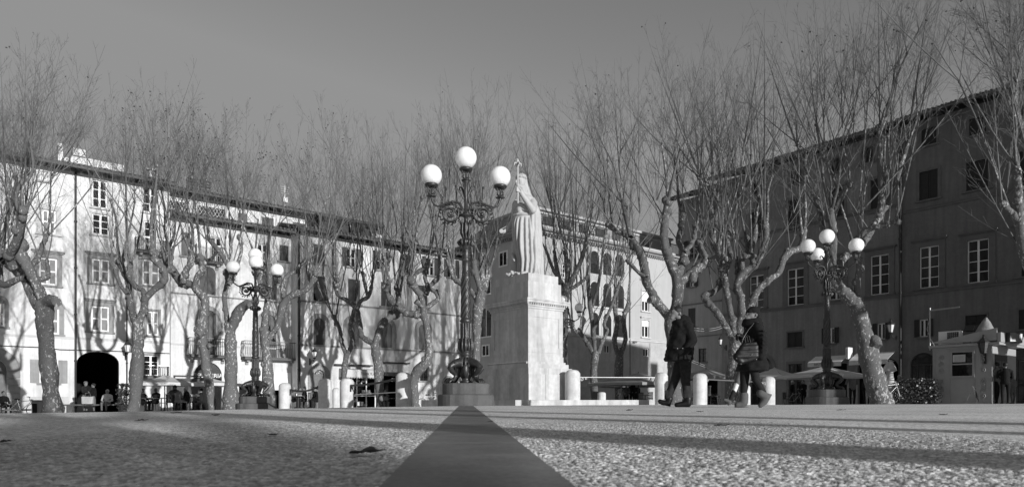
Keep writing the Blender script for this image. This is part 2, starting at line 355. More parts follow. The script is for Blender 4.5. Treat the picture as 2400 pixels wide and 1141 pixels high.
# ------------------------------------------------------------------ buildings
def arch_line(s0, s1, zs, rise, n=14):
    c = (s0+s1)/2; a = (s1-s0)/2
    return [(c-a*math.cos(math.pi*i/n), zs+rise*math.sin(math.pi*i/n)) for i in range(n+1)]
class Building:
    def __init__(b, name, label, pl, s0, s1, ztop, depth, wall, group=None, cat='building'):
        b.pl = pl; b.s0 = s0; b.s1 = s1; b.D = depth; b.sm = (s0+s1)/2
        p = pl.pt(b.sm); b.zg = G(p.x, p.y)-.35; b.ztop = ztop-b.zg
        b.e = thing(name, label, cat, (p.x, p.y, b.zg), math.atan2(pl.d.y, pl.d.x), group)
        b.ops = []; b.wallmat = wall
        b.nopen = 0
    def S(b, x): return b.pl.s(x)-b.sm
    def Z(b, x, y): return b.pl.z(x, y)-b.zg
    def rect(b, x0, x1, y0, y1):           # photo box -> local opening, heights at the box centre
        xm = (x0+x1)/2
        return b.S(x0), b.S(x1), b.Z(xm, y1), b.Z(xm, y0)
    def opening(b, s0, s1, z0, z1, rise=0., depth=.24, back=None):
        b.ops.append((s0, s1, z0, z1, rise, depth, back))
    def wall(b, step=None, sides=True, name='wall'):
        mb = MB(); L0 = b.s0-b.sm; L1 = b.s1-b.sm; zt = b.ztop
        cs = sorted(set([L0, L1]+[v for o in b.ops for v in o[:2] if L0 < v < L1]))
        cz = sorted(set([0., zt]+[v for o in b.ops for v in o[2:4] if 0 < v < zt]))
        for i in range(len(cs)-1):
            for j in range(len(cz)-1):
                sm, zm = (cs[i]+cs[i+1])/2, (cz[j]+cz[j+1])/2
                if any(o[0] < sm < o[1] and o[2] < zm < o[3] for o in b.ops): continue
                mb.add([(cs[i],0,cz[j]),(cs[i+1],0,cz[j]),(cs[i+1],0,cz[j+1]),(cs[i],0,cz[j+1])], [(0,1,2,3)])
        dk = MB()
        for s0, s1, z0, z1, rise, d0, back in b.ops:
            d = .35 if (back and d0 > 1) else d0
            if rise > 0:
                al = arch_line(s0, s1, z1-rise, rise)
                for (a, za), (c, zc) in zip(al[:-1], al[1:]):
                    mb.add([(a,0,za),(c,0,zc),(c,0,z1),(a,0,z1)], [(0,1,2,3)])
                    mb.add([(a,0,za),(a,d,za),(c,d,zc),(c,0,zc)], [(0,1,2,3)])
            else: mb.add([(s0,0,z1),(s0,d,z1),(s1,d,z1),(s1,0,z1)], [(0,1,2,3)])
            zj = z1-rise
            mb.add([(s0,0,z0),(s0,d,z0),(s0,d,zj),(s0,0,zj)], [(0,1,2,3)])
            mb.add([(s1,0,z0),(s1,0,zj),(s1,d,zj),(s1,d,z0)], [(0,1,2,3)])
            if z0 > .05: mb.add([(s0,0,z0),(s1,0,z0),(s1,d,z0),(s0,d,z0)], [(0,1,2,3)])
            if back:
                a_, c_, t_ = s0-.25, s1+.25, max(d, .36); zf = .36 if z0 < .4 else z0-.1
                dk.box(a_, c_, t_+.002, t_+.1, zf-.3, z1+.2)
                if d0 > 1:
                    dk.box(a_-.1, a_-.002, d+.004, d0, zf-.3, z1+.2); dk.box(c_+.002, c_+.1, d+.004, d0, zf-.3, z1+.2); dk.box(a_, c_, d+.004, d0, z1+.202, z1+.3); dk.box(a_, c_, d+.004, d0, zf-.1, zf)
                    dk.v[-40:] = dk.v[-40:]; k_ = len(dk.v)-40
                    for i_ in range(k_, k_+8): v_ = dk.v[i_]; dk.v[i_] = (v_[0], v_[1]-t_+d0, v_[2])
        if sides:
            D = b.D
            mb.add([(L0,0,0),(L0,0,zt),(L0,D,zt),(L0,D,0)], [(0,1,2,3)]); mb.add([(L1,0,0),(L1,D,0),(L1,D,zt),(L1,0,zt)], [(0,1,2,3)])
            mb.add([(L0,D,0),(L0,D,zt),(L1,D,zt),(L1,D,0)], [(0,1,2,3)]); mb.add([(L0,0,zt),(L1,0,zt),(L1,D,zt),(L0,D,zt)], [(0,1,2,3)])
        o = mb.build(name, b.wallmat, b.e)
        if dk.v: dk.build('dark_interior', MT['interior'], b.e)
        return o
    def roof(b, over=.9, pitch=.30, l=.3, r=.3, thick=.16, z=None, y0=0., D=None, s0=None, s1=None, mat='tile', name='roof'):
        mb = MB(); L0 = (s0 if s0 is not None else b.s0-b.sm)-l; L1 = (s1 if s1 is not None else b.s1-b.sm)+r
        z = b.ztop if z is None else z; D = b.D if D is None else D
        half = D/2; h = half*pitch
        e0 = (y0-over, z+.02); rd = (y0+half, z+.02+pitch*(half+over)); e1 = (y0+D+over*.5, z+.1)
        for (ya, za), (yb, zb) in ((e0, rd), (rd, e1)):
            mb.hexa([(L0,ya,za),(L1,ya,za),(L1,yb,zb),(L0,yb,zb),(L0,ya,za+thick),(L1,ya,za+thick),(L1,yb,zb+thick),(L0,yb,zb+thick)])
        # pantile ridges running down to the eaves
        n = int((L1-L0)/.28)
        for i in range(n):
            s = L0+.14+i*(L1-L0-.28)/max(n-1,1); dz = random.uniform(-.03,.03); dy = random.uniform(-.07,.04)
            mb.tube([(s, e0[0]-.07+dy, e0[1]+thick+.015+dz), (s, (e0[0]+rd[0])/2, (e0[1]+rd[1])/2+thick+.02), (s, rd[0], rd[1]+thick+.02)], .085, 6, True, True)
        # rafters under the overhang
        n = int((L1-L0)/.8)
        for i in range(n):
            s = L0+.3+i*(L1-L0-.6)/max(n-1,1)
            mb.hexa([(s-.06,y0-over+.1,e0[1]-.1+pitch*.1),(s+.06,y0-over+.1,e0[1]-.1+pitch*.1),(s+.06,y0-.005,z-.12+pitch*over),(s-.06,y0-.005,z-.12+pitch*over),
                     (s-.06,y0-over+.1,e0[1]-.004+pitch*.1),(s+.06,y0-over+.1,e0[1]-.004+pitch*.1),(s+.06,y0-.005,z+.01+pitch*over),(s-.06,y0-.005,z+.01+pitch*over)])
        mb.tube([(L0, e0[0]-.07, e0[1]+.02), (L1, e0[0]-.07, e0[1]+.02)], .075, 6)
        return mb.build(name, MT[mat], b.e)
    def course(b, x0, y0, x1, y1, h=.16, d=.06, mat='trim', name='string_course', split=()):
        z = (b.Z(x0,y0)+b.Z(x1,y1))/2; mb = MB()
        mb.box(b.s0-b.sm+.02, b.s1-b.sm-.02, -d, .004, z-h/2, z+h/2)
        mb.box(b.s0-b.sm+.02, b.s1-b.sm-.02, -d*1.7, -d+.003, z+h/2-.05, z+h/2-.002)
        return mb.build(name, MT[mat], b.e)
    def pipe(b, x, ztop=None, r=.06, y=-.1, mat='iron2'):
        mb = MB(); s = b.S(x); mb.tube([(s,y,0),(s,y,ztop or b.ztop)], r, 8)
        for i in range(5): mb.lathe([(r*1.5,-.04),(r*1.5,.04)], 8, (s,y,.8+i*((ztop or b.ztop)-1)/5))
        return mb.build('drainpipe', MT[mat], b.e)
    def window(b, box, kind='glass', rise=0., sur=0., cornice=False, sill=True, cols=2, rows=3, frame='white', shut='shutter', surm='trim', raw=False, depth=.24, keystones=False, balcony=None, sw=None, stile=None):
        if stile is None and b.wallmat in (MT['plaster_a'],) and kind == 'closed': stile = 'white'; shut = 'shutter_a'
        s0, s1, z0, z1 = box if raw else b.rect(*box)
        w = s1-s0; h = z1-z0
        if rise is True: rise = w/2
        b.opening(s0, s1, z0, z1, rise, depth)
        def outline(i=0.):
            if rise: return [(s0+i,z0+i)]+[(s1-i,z0+i)]+[p for p in arch_line(s0+i, s1-i, z1-rise, rise-i)][::-1]
            return [(s0+i,z0+i),(s1-i,z0+i),(s1-i,z1-i),(s0+i,z1-i)]
        fr = MB(); t = .075
        def bar(x0,x1,za,zb,ya=.10,yb=.165): fr.box(x0,x1,ya,yb,za,zb)
        zt = z1-rise
        if kind != 'louvre':
            bar(s0,s0+t,z0,zt); bar(s1-t,s1,z0,zt); bar(s0+t,s1-t,z0,z0+t)
            if rise:
                al = arch_line(s0, s1, zt, rise); il = arch_line(s0+t, s1-t, zt, rise-t)
                for i in range(len(al)-1):
                    fr.hexa([(al[i][0],.1,al[i][1]),(al[i+1][0],.1,al[i+1][1]),(al[i+1][0],.165,al[i+1][1]),(al[i][0],.165,al[i][1]),
                             (il[i][0],.1,il[i][1]),(il[i+1][0],.1,il[i+1][1]),(il[i+1][0],.165,il[i+1][1]),(il[i][0],.165,il[i][1])])
                bar(s0+t,s1-t,zt-.03,zt+.03)
            else: bar(s0+t,s1-t,z1-t,z1)
            zz = zt if rise else z1-t
            for i in range(1, cols):
                s = s0+w*i/cols; wd = .06 if (cols == 2 or i == cols//2) else .025; bar(s-wd,s+wd,z0+t,zz)
            for j in range(1, rows):
                z = z0+h*j/rows if not rise else z0+(zt-z0)*j/rows; bar(s0+t,s1-t,z-.022,z+.022,.115,.158)
            win = fr.build('window', MT[frame], b.e)
            pn = MB(); pn.prism(outline(.03), .150, .175); pn.build('pane', MT['glass'], win)
        else:
            fr.prism(outline(0.), .17, .22); win = fr.build('window', MT['interior'], b.e)
        if kind in ('closed', 'louvre', 'half'):
            c = (s0+s1)/2
            for side in (0, 1):
                if kind == 'half' and side == 0: continue
                ol = outline(.02)
                a, d = (s0+.02, c-.01) if side == 0 else (c+.01, s1-.02)
                if rise:
                    al = [p for p in arch_line(s0+.02, s1-.02, zt, rise-.02, 16) if a-1e-4 <= p[0] <= d+1e-4]
                    top = [(d, zt+(rise-.02)*math.sqrt(max(0,1-((d-c)/(w/2-.02))**2)))] if side == 0 else [(a, zt+(rise-.02)*math.sqrt(max(0,1-((a-c)/(w/2-.02))**2)))]
                    poly = [(a,z0+.02),(d,z0+.02)]+([top[0]]+al[::-1] if side == 0 else al[::-1]+[top[0]])
                else: poly = [(a,z0+.02),(d,z0+.02),(d,z1-.02),(a,z1-.02)]
                mb = MB(); mb.prism(poly, .035, .075)
                mb.build('shutter', MT[shut], win)
                mb = MB()
                for q in (a, d-.08): mb.box(q, q+.08, .02, .0348, z0+.02, zt-.02 if rise else z1-.03)
                for q in ((z0+.02, (z0+zt)/2) if rise else (z0+.02, (z0+z1)/2-.04, z1-.12)): mb.box(a+.08, d-.08, .02, .0348, q, q+.09)
                mb.build('shutter_frame', MT[stile or shut], win)
        if kind == 'open':
            w2 = sw or w/2
            for a in (s0-w2-.02, s1+.02):
                mb = MB(); mb.box(a, a+w2, -.075, -.035, z0, z1)
                for q in (a, a+w2-.07): mb.box(q, q+.07, -.09, -.0748, z0, z1)
                for q in (z0, (z0+z1)/2-.05, z1-.08): mb.box(a+.07, a+w2-.07, -.09, -.0748, q, q+.08)
                mb.build('shutter', MT[shut], win)
        if kind == 'tilt':                    # louvred leaves pushed out at the bottom
            for a, d, q in ((s0+.02, (s0+s1)/2-.01, .55), ((s0+s1)/2+.01, s1-.02, .5)):
                mb = MB(); zb = z0+.02
                mb.hexa([(a,.02-q,zb),(d,.02-q,zb),(d,.06-q,zb),(a,.06-q,zb),(a,.02,z0+h*.5),(d,.02,z0+h*.5),(d,.06,z0+h*.5),(a,.06,z0+h*.5)])
                mb.box(a, d, .02, .06, z0+h*.5+.01, z1-.02)
                mb.build('shutter', MT[shut], win)
        if sur:
            mb = MB(); q = sur
            mb.box(s0-q, s0-.002, -.05, .003, z0, zt); mb.box(s1+.002, s1+q, -.05, .003, z0, zt)
            if rise:
                n = 15 if keystones else 14
                al = arch_line(s0-.002, s1+.002, zt, rise+.002, n); ol = arch_line(s0-q, s1+q, zt, rise+q, n)
                for i in range(n):
                    dd = .02*(i % 2) if keystones else 0
                    mb.hexa([(al[i][0],-.05-dd,al[i][1]),(al[i+1][0],-.05-dd,al[i+1][1]),(al[i+1][0],.003,al[i+1][1]),(al[i][0],.003,al[i][1]),
                             (ol[i][0],-.05-dd,ol[i][1]),(ol[i+1][0],-.05-dd,ol[i+1][1]),(ol[i+1][0],.003,ol[i+1][1]),(ol[i][0],.003,ol[i][1])])
                if keystones:
                    k = int((zt-z0)/.34)
                    for i in range(k):
                        if i % 2: continue
                        za = z0+i*(zt-z0)/k; zb = z0+(i+1)*(zt-z0)/k-.02
                        mb.box(s0-q-.03, s0-q*.2, -.075, -.049, za, zb); mb.box(s1+q*.2, s1+q+.03, -.075, -.049, za, zb)
            else: mb.box(s0-q, s1+q, -.05, .003, z1+.002, z1+q)
            if cornice:
                mb.box(s0-q-.06, s1+q+.06, -.13, .003, z1+q+.002, z1+q+.09); mb.box(s0-q-.14, s1+q+.14, -.21, .003, z1+q+.092, z1+q+.17)
            mb.build('surround', MT[surm], win)
        if sill:
            mb = MB(); mb.box(s0-max(sur,.1)-.06, s1+max(sur,.1)+.06, -.14, .1, z0-.11, z0-.002); mb.build('sill', MT[surm], win)
        return win
    def balcony(b, x0, x1, yrail, yslab, d=.75, bellied=False):
        xm = (x0+x1)/2; s0, s1 = b.S(x0), b.S(x1); zr, zs = b.Z(xm,yrail), b.Z(xm,yslab)
        mb = MB(); mb.box(s0, s1, -d, .004, zs-.14, zs); mb.box(s0-.05, s1+.05, -d-.06, .003, zs+.002, zs+.05)
        bal = mb.build('balcony', MT['trim_f'], b.e)
        for q in ([s0+.2, s1-.4] if s1-s0 < 3 else [s0+.25, (s0+s1)/2-.1, s1-.45]):
            br = MB(); br.prism([(q,zs-.142),(q+.2,zs-.142),(q+.2,zs-.5),(q,zs-.5)], -.16, .003); br.box(q+.002, q+.198, -.5, -.162, zs-.30, zs-.1422); br.build('bracket', MT['trim'], bal)
        rl = MB()
        def path(t, out): return None
        rl.box(s0-.02, s1+.02, -d-.03, -d+.02, zr-.045, zr); rl.box(s0-.02, s0+.03, -d+.022, 0, zr-.045, zr); rl.box(s1-.03, s1+.02, -d+.022, 0, zr-.045, zr)
        n = max(8, int((s1-s0)/.13))
        def baluster(x, y, ox, oy):
            h = zr-zs-.05
            pts = [(x,y,zs+.05)]
            for t, o in ((.25,.09),(.45,.06),(.7,-.01),(.85,.05),(1,0)):
                o = o if bellied else 0
                pts.append((x+ox*o, y+oy*o, zs+.05+h*t))
            rl.tube(pts, .014, 4, False)
        for i in range(n+1): baluster(s0+(s1-s0)*i/n, -d, 0, -1)
        for i in range(1, 5):
            baluster(s0, -d*i/5, -1, 0); baluster(s1, -d*i/5, 1, 0)
        rl.build('railing', MT['metal'] if not bellied else MT['iron'], bal)
        return bal
# ---- leftmost sunlit house with the arched passage
A = Building('town_house', 'tall cream house with dark arched passage, French balcony and rooftop penthouse at far left', PL_A, PL_A.s(-260), PL_A.s(398), (PL_A.z(0,375)+PL_A.z(395,440))/2, 11, MT['plaster_a'])
for bx in ((92,111,402,424),): A.window(bx, 'closed', frame='cream')
A.window((98,131,492,548), 'closed', sur=.28, surm='trim_l'); A.window((91,134,604,668), 'closed', sur=.26, cornice=True)
A.window((104,139,709,783), 'closed', rise=True, sur=.25, keystones=False)
A.window((93,136,843,897), 'open', sur=0, shut='trim', sill=True)
A.window((216,251,423,487), 'glass', sur=.1, surm='trim_l'); A.window((216,256,502,550), 'glass', sur=.12, surm='trim_l')
A.window((215,257,607,664), 'closed', sur=.24, cornice=True); A.window((213,256,717,777), 'closed', sur=.26, cornice=True)
A.window((335,370,437,498), 'glass', sur=.1, surm='trim_l'); A.window((338,369,519,590), 'glass', sill=False, rows=4)
A.window((333,374,609,669), 'closed', sur=.22, cornice=True); A.window((344,372,729,786), 'closed', sur=.14)
A.window((335,372,832,880), 'glass', sill=False, sur=.1)
for bx in ((-60,-25,385,440),(-62,-24,500,560),(-64,-24,604,668)): A.window(bx, 'closed', sur=.2)
A.window((-14,11,700,765), 'closed', rise=True, sur=.2)
A.balcony(316,386,561,592,.6); A.balcony(326,392,856,882,.5)
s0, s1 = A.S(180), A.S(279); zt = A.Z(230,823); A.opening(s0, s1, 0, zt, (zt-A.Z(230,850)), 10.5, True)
s0, s1 = A.S(-60), A.S(16); zt = A.Z(-10,838); A.opening(s0, s1, 0, zt, (s1-s0)/2, .45)
w_ = MB(); al = arch_line(s0, s1, zt-(s1-s0)/2, (s1-s0)/2, 16); ol = arch_line(s0-.65, s1+.65, zt-(s1-s0)/2, (s1-s0)/2+.65, 16)
for i in range(16):
    dd = .03*(i % 2)
    w_.hexa([(al[i][0],-.08-dd,al[i][1]),(al[i+1][0],-.08-dd,al[i+1][1]),(al[i+1][0],.003,al[i+1][1]),(al[i][0],.003,al[i][1]),(ol[i][0],-.08-dd,ol[i][1]),(ol[i+1][0],-.08-dd,ol[i+1][1]),(ol[i+1][0],.003,ol[i+1][1]),(ol[i][0],.003,ol[i][1])])
for i in range(7):
    zz = (zt-(s1-s0)/2)/7
    for a, c in ((s0-.65,s0-.002),(s1+.002,s1+.65)): w_.box(a, c, -.1, .003, i*zz, (i+1)*zz-.05)
dr = MB(); dr.prism([(s0,0),(s1,0)]+arch_line(s0,s1,zt-(s1-s0)/2,(s1-s0)/2)[::-1], .36, .42)
dr.box(s0, s1, .30, .359, zt-(s1-s0)/2-.1, zt-(s1-s0)/2+.05); dr.box((s0+s1)/2-.06, (s0+s1)/2+.06, .3, .358, 0, zt-(s1-s0)/2-.1)
dro = dr.build('door', MT['door'], A.e); w_.build('surround', MT['trim'], dro)
A.wall(); A.roof(1.0, .28, .3, .25)
A.course(0,780,400,806,.14,.05,'trim_l'); A.pipe(177); A.pipe(297, A.Z(297,690), .04)
cb = MB(); cb.tube([(A.S(-100),-.05,A.Z(-100,806)),(A.S(100),-.05,A.Z(100,814)),(A.S(140),-.06,A.Z(140,819)),(A.S(280),-.05,A.Z(280,823)),(A.S(397),-.05,A.Z(397,828))], .03, 6); cb.build('cable', MT['iron2'], A.e)
pn = MB(); pn.box(A.S(-250), A.S(162), -.03, .003, 0, A.Z(100,929)); pn.build('base_panel', MT['trim_l'], A.e)
# penthouse on its roof
ph = MB(); s0, s1 = A.S(172), A.S(300); z1 = A.Z(236,352)
ph.box(s0, s1, 1.6, 5.2, A.ztop-.5, z1-.2); ph.box(s0+.1, s1-2.2, 1.4, 5.4, z1-.198, z1+.25); 
ph.box(A.S(140), A.S(152), 1.2, 2.2, A.ztop, z1+.3); ph.box(A.S(154), A.S(168), 1.9, 2.4, A.ztop, z1-.3)
ph.build('penthouse', MT['plaster_a'], A.e)
ch = MB(); ch.box(A.S(365)-.1, A.S(365)+.1, 1.5, 1.7, A.ztop+.3, A.ztop+1.5); ch.box(A.S(365)-.3, A.S(365)+.3, 1.4, 1.8, A.ztop+1.502, A.ztop+1.6); ch.build('chimney', MT['trim_l'], A.e)
# ---- second house: balconies, gelateria, set-back attic
B = Building('town_house', 'sunlit house with two iron balconies, arched shutters and set-back roof loggia above ice cream parlour', PL_A, PL_A.s(399.5), PL_A.s(700), (PL_A.z(410,512)+PL_A.z(680,552))/2, 11, MT['plaster_b'])
B.window((492,520,556,618), 'glass', sill=False, frame='trim_l', rows=3); B.window((603,628,572,628), 'glass', sill=False)
B.window((655,676,575,612), 'closed', shut='shutter_d'); B.window((425,446,545,600), 'closed', shut='shutter')
B.window((468,505,624,690), 'closed', rise=True, sur=.28, surm='trim_l'); B.window((610,648,640,702), 'closed', rise=True, sur=.28, surm='trim_l')
B.window((471,506,727,834), 'closed', rise=True, sur=.32, keystones=True, sill=False); B.window((614,646,737,838), 'closed', rise=True, sur=.32, keystones=True, sill=False)
B.balcony(457,518,577,615,.6); B.balcony(590,628,592,628,.5); B.balcony(438,531,794,834,.85,True); B.balcony(566,692,802,840,.85,True)
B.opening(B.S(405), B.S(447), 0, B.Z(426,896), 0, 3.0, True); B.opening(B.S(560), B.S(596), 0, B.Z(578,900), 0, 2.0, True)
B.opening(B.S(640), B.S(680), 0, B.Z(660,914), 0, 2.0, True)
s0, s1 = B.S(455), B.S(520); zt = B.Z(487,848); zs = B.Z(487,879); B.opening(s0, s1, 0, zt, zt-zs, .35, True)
lun = MB(); lun.prism([(s0,zs+.12),(s1,zs+.12)]+arch_line(s0,s1,zs+.12,zt-zs-.14)[::-1], .18, .22)
for i in range(1, 14):
    a = math.pi*i/14; c = (s0+s1)/2; rx = (s1-s0)/2-.03; rz = zt-zs-.18
    lun.tube([(c-rx*.25*math.cos(a), .165, zs+.14+rz*.25*math.sin(a)), (c-rx*math.cos(a), .165, zs+.12+rz*math.sin(a))], .022, 4, False)
lun.box(s0, s1, .14, .2, zs-.18, zs+.118)
lo = lun.build('fanlight', MT['shutter_d'], B.e)
lettering('GELATERIA', .40, ((s0+s1)/2, .12, zs-.03), lo, MT['ink_w'], .012)
wb = MB(); wb.box(B.S(598), B.S(682), -.06, .003, B.Z(640,912), B.Z(640,872)); wb.build('shop_fascia', MT['white'], B.e)
wp = MB(); wp.box(B.S(437), B.S(443), -.08, .003, 0, B.Z(440,882)); wp.build('pilaster', MT['white'], B.e)
B.wall(); B.roof(1.0, .25, .05, -.2, D=9)
B.course(400,690,690,708,.1,.05,'trim'); B.course(400,806,690,818,.12,.05,'trim_l')
# set-back attic storey
az0 = B.ztop+.3; za = (PL_A.z(420,440)+PL_A.z(760,510))/2-B.zg
at = MB(); s0, s1 = B.S(400)+.0, B.S(757); at.box(s0, s1+2.4, 3.0, 8.0, B.ztop+.2, za+.5)
att = at.build('attic_wall', MT['plaster_b'], B.e)
kx = 1.045
for xa, xb, lat in ((408,470,1),(492,556,1),(585,607,0),(640,668,0),(712,742,0)):
    a, c = B.S(xa)*kx, B.S(xb)*kx; zt_ = za-.05 if lat else za-.1; zb_ = za-.95 if lat else za-1.2
    q = MB(); q.box(a, c, 2.93, 2.998, zb_, zt_)
    p_ = q.build('window' if not lat else 'lattice_panel', MT['shutter'] if not lat else MT['interior'], B.e)
    q = MB(); t = .05
    q.box(a-t, a, 2.9, 2.997, zb_, zt_); q.box(c, c+t, 2.9, 2.997, zb_, zt_); q.box(a-t, c+t, 2.9, 2.997, zt_+.002, zt_+.14); q.box(a-t, c+t, 2.9, 2.997, zb_-.1, zb_-.002)
    if lat:
        n = int((c-a)/.22)
        for i in range(n):
            x0_ = a+i*(c-a)/n; x1_ = x0_+(c-a)/n
            q.tube([(x0_,2.915,zb_),(x1_,2.915,(zb_+zt_)/2),(x0_,2.915,zt_)], .02, 4, False); q.tube([(x1_,2.905,zb_),(x0_,2.905,(zb_+zt_)/2),(x1_,2.905,zt_)], .02, 4, False)
    q.build('frame', MT['white'], p_)
B.roof(1.1, .25, 0, 0, z=za+.5, y0=3.0, D=5, s0=s0, s1=s1+2.5, name='attic_roof')
for xa in (495,525):
    q = MB(); s = B.S(xa)*kx
    for i in range(5): q.box(s-.35, s+.35, 4.6, 5.2, za+1.45+i*.22, za+1.6+i*.22)
    q.box(s-.28, s+.28, 4.7, 5.1, za+.9, za+2.6); q.build('chimney', MT['tile'], B.e)
q = MB(); s = B.S(722); q.tube([(s,5,za+.9),(s,5,za+3.4)], .03, 5); q.box(s-.17, s+.17, 4.8, 5.1, za+1.95, za+2.35)
for i in range(4): q.tube([(s-.35,5,za+2.7+i*.18),(s+.35,5,za+2.7+i*.18)], .012, 4)
q.build('aerial', MT['white'], B.e)
# ---- third part, standing forward
Cb = Building('town_house', 'long sunlit house with shops, arched door and shuttered windows left of the big lamp', PL_C, PL_C.s(697), PL_C.s(1092), (PL_C.z(760,545)+PL_C.z(1070,610))/2, 10, MT['plaster_c'])
yl = lambda x, y, k: y+(x-748)*k
for x, w, kd in ((748,26,'closed'),(823,22,'open'),(893,20,'open'),(953,20,'closed'),(1008,20,'open'),(1058,18,'open')):
    Cb.window((x-w/2,x+w/2,yl(x,573,.115),yl(x,618,.105)), kd, shut='shutter_d', rows=2, frame='trim_l', sw=.35)
for x, w, kd in ((748,27,'tilt'),(830,28,'closed'),(905,24,'closed'),(990,22,'closed')):
    Cb.window((x-w/2,x+w/2,yl(x,647,.09),yl(x,706,.075)), kd, shut='shutter_d', frame='trim_l')
for x, w in ((748,28),(827,26),(906,25),(992,22)):
    Cb.window((x-w/2,x+w/2,yl(x,745,.06),yl(x,808,.045)), 'closed', rise=True, sur=.36, keystones=True, sill=False, shut='shutter' if x != 748 else 'shutter_d')
Cb.course(700,706,1083,739,.12,.06); Cb.course(700,808,1083,827,.14,.06)
s0, s1 = Cb.S(734), Cb.S(762); zt = Cb.Z(748,866); zs = zt-(s1-s0)/2; Cb.opening(s0, s1, 0, zt, (s1-s0)/2, .3)
dr = MB(); dr.box(s0, s1, .22, .28, 0, zs); dr.box((s0+s1)/2-.02, (s0+s1)/2+.02, .2, .219, 0, zs-.05)
for a in (s0+.1, (s0+s1)/2+.1):
    for z in (.4, 1.5): dr.box(a, a+(s1-s0)/2-.2, .2, .2192, z, z+.8)
dr.box(s0, s1, .17, .2802, zs+.002, zs+.1); d_ = dr.build('door', MT['door'], Cb.e)
gr = MB(); c = (s0+s1)/2; rr = (s1-s0)/2
gr.tube([(c-rr*.35*math.cos(math.pi*i/12), .2, zs+.1+rr*.35*math.sin(math.pi*i/12)) for i in range(13)], .02, 5)
gr.tube([(c-rr*.7*math.cos(math.pi*i/12), .2, zs+.1+rr*.7*math.sin(math.pi*i/12)) for i in range(13)], .02, 5)
for i in range(1,10):
    a = math.pi*i/10; gr.tube([(c-rr*.1*math.cos(a),.2,zs+.1+rr*.1*math.sin(a)),(c-rr*.95*math.cos(a),.2,zs+.05+rr*.92*math.sin(a))], .018, 4, False)
gr.build('fanlight_grille', MT['metal'], d_)
gb = MB(); gb.prism([(s0,zs),(s1,zs)]+arch_line(s0,s1,zs,rr)[::-1], .285, .3); gb.build('fanlight', MT['interior'], d_)
su = MB(); al = arch_line(s0-.002,s1+.002,zs,rr+.002,13); ol = arch_line(s0-.42,s1+.42,zs,rr+.42,13)
for i in range(13):
    dd = .03*(i % 2); su.hexa([(al[i][0],-.06-dd,al[i][1]),(al[i+1][0],-.06-dd,al[i+1][1]),(al[i+1][0],.003,al[i+1][1]),(al[i][0],.003,al[i][1]),(ol[i][0],-.06-dd,ol[i][1]),(ol[i+1][0],-.06-dd,ol[i+1][1]),(ol[i+1][0],.003,ol[i+1][1]),(ol[i][0],.003,ol[i][1])])
for i in range(7):
    h_ = zs/7; su.box(s0-.42, s0-.002, -.07-.02*(i%2), .003, i*h_, (i+1)*h_-.03); su.box(s1+.002, s1+.42, -.07-.02*(i%2), .003, i*h_, (i+1)*h_-.03)
su.build('surround', MT['trim'], d_)
# clothes shop and dark shop
Cb.opening(Cb.S(797), Cb.S(882), 0, Cb.Z(840,884), 0, 1.6, True); Cb.opening(Cb.S(899), Cb.S(932), 0, Cb.Z(915,880), 0, 1.6, True)
sg = MB(); s0, s1 = Cb.S(794), Cb.S(884); z0, z1 = Cb.Z(840,884), Cb.Z(840,867)
sg.hexa([(s0,-.9,z0),(s1,-.9,z0),(s1,-.02,z0+.02),(s0,-.02,z0+.02),(s0,-.86,z1),(s1,-.86,z1),(s1,-.02,z1+.1),(s0,-.02,z1+.1)])
for i in range(24): sg.prism([(s0+(s1-s0)*(i+.08)/24,z0),(s0+(s1-s0)*(i+.92)/24,z0),(s0+(s1-s0)*(i+.5)/24,z0-.12)][::-1], -.9, -.88)
so = sg.build('shop_fascia', MT['cloth_l'], Cb.e); lettering('FABIOLA', .32, ((s0+s1)/2+.4, -.925, (z0+z1)/2-.02), so, MT['trim'], .01)
sg = MB(); s2, s3 = Cb.S(897), Cb.S(936); sg.box(s2, s3, -.35, .003, Cb.Z(916,880), Cb.Z(916,872)); so2 = sg.build('shop_fascia', MT['shutter_d'], Cb.e)
lettering('P', .42, (s3-.65, -.05, Cb.Z(916,890)), so2, MT['ink_w'], .01)
for xa, xb, yv in ((782,868,857),(898,955,852)):
    q = MB(); q.box(Cb.S(xa), Cb.S(xb), -.45, .003, Cb.Z((xa+xb)/2,yv), Cb.Z((xa+xb)/2,yv)+.1); q.build('ledge', MT['iron2'], Cb.e)
for i in range(46):
    x = random.uniform(799,880); s = Cb.S(x); z = random.choice([.3,.6,1.2,1.5,1.9,2.2,2.5])+.3; w = random.uniform(.06,.16); h = random.uniform(.1,.4)
    y = random.uniform(.3,1.2); gd = MB(); gd.box(s-w, s+w, y, y+.05, z, z+h); gd.build('garment', MT[random.choice(['pale_cl','white','grey_cl'])], Cb.e)
gd = MB()
for x in (798,818,838,860,881): gd.box(Cb.S(x)-.04, Cb.S(x)+.04, .1, .16, 0, Cb.Z(840,884))
gd.box(Cb.S(798), Cb.S(881), .1, .158, 1.35, 1.42); gd.build('shop_frame', MT['white'], Cb.e)
w = Cb.window((984,1003,862,892), 'glass', sur=.12, rows=5, cols=4, frame='iron2')
Cb.window((1040,1062,884,908), 'glass', rise=True, sur=.15, rows=2, cols=4, frame='iron2')
Cb.wall(); Cb.roof(1.0, .26, 0, .1); Cb.pipe(699.5, None, .09, -.14)
q = MB(); s0, s1 = Cb.S(772)*1.0, Cb.S(905)
q.box(s0, s1, 2.6, 2.75, Cb.ztop+.3, Cb.ztop+2.0); q.box(s0-.3, s1+.8, 1.7, 6, Cb.ztop+2.0, Cb.ztop+2.2)
for i in range(6): q.box(s0+i*(s1-s0-.2)/5, s0+i*(s1-s0-.2)/5+.2, 1.9, 2.1, Cb.ztop+.2, Cb.ztop+2.0)
q.build('roof_terrace', MT['wood_d'], Cb.e)
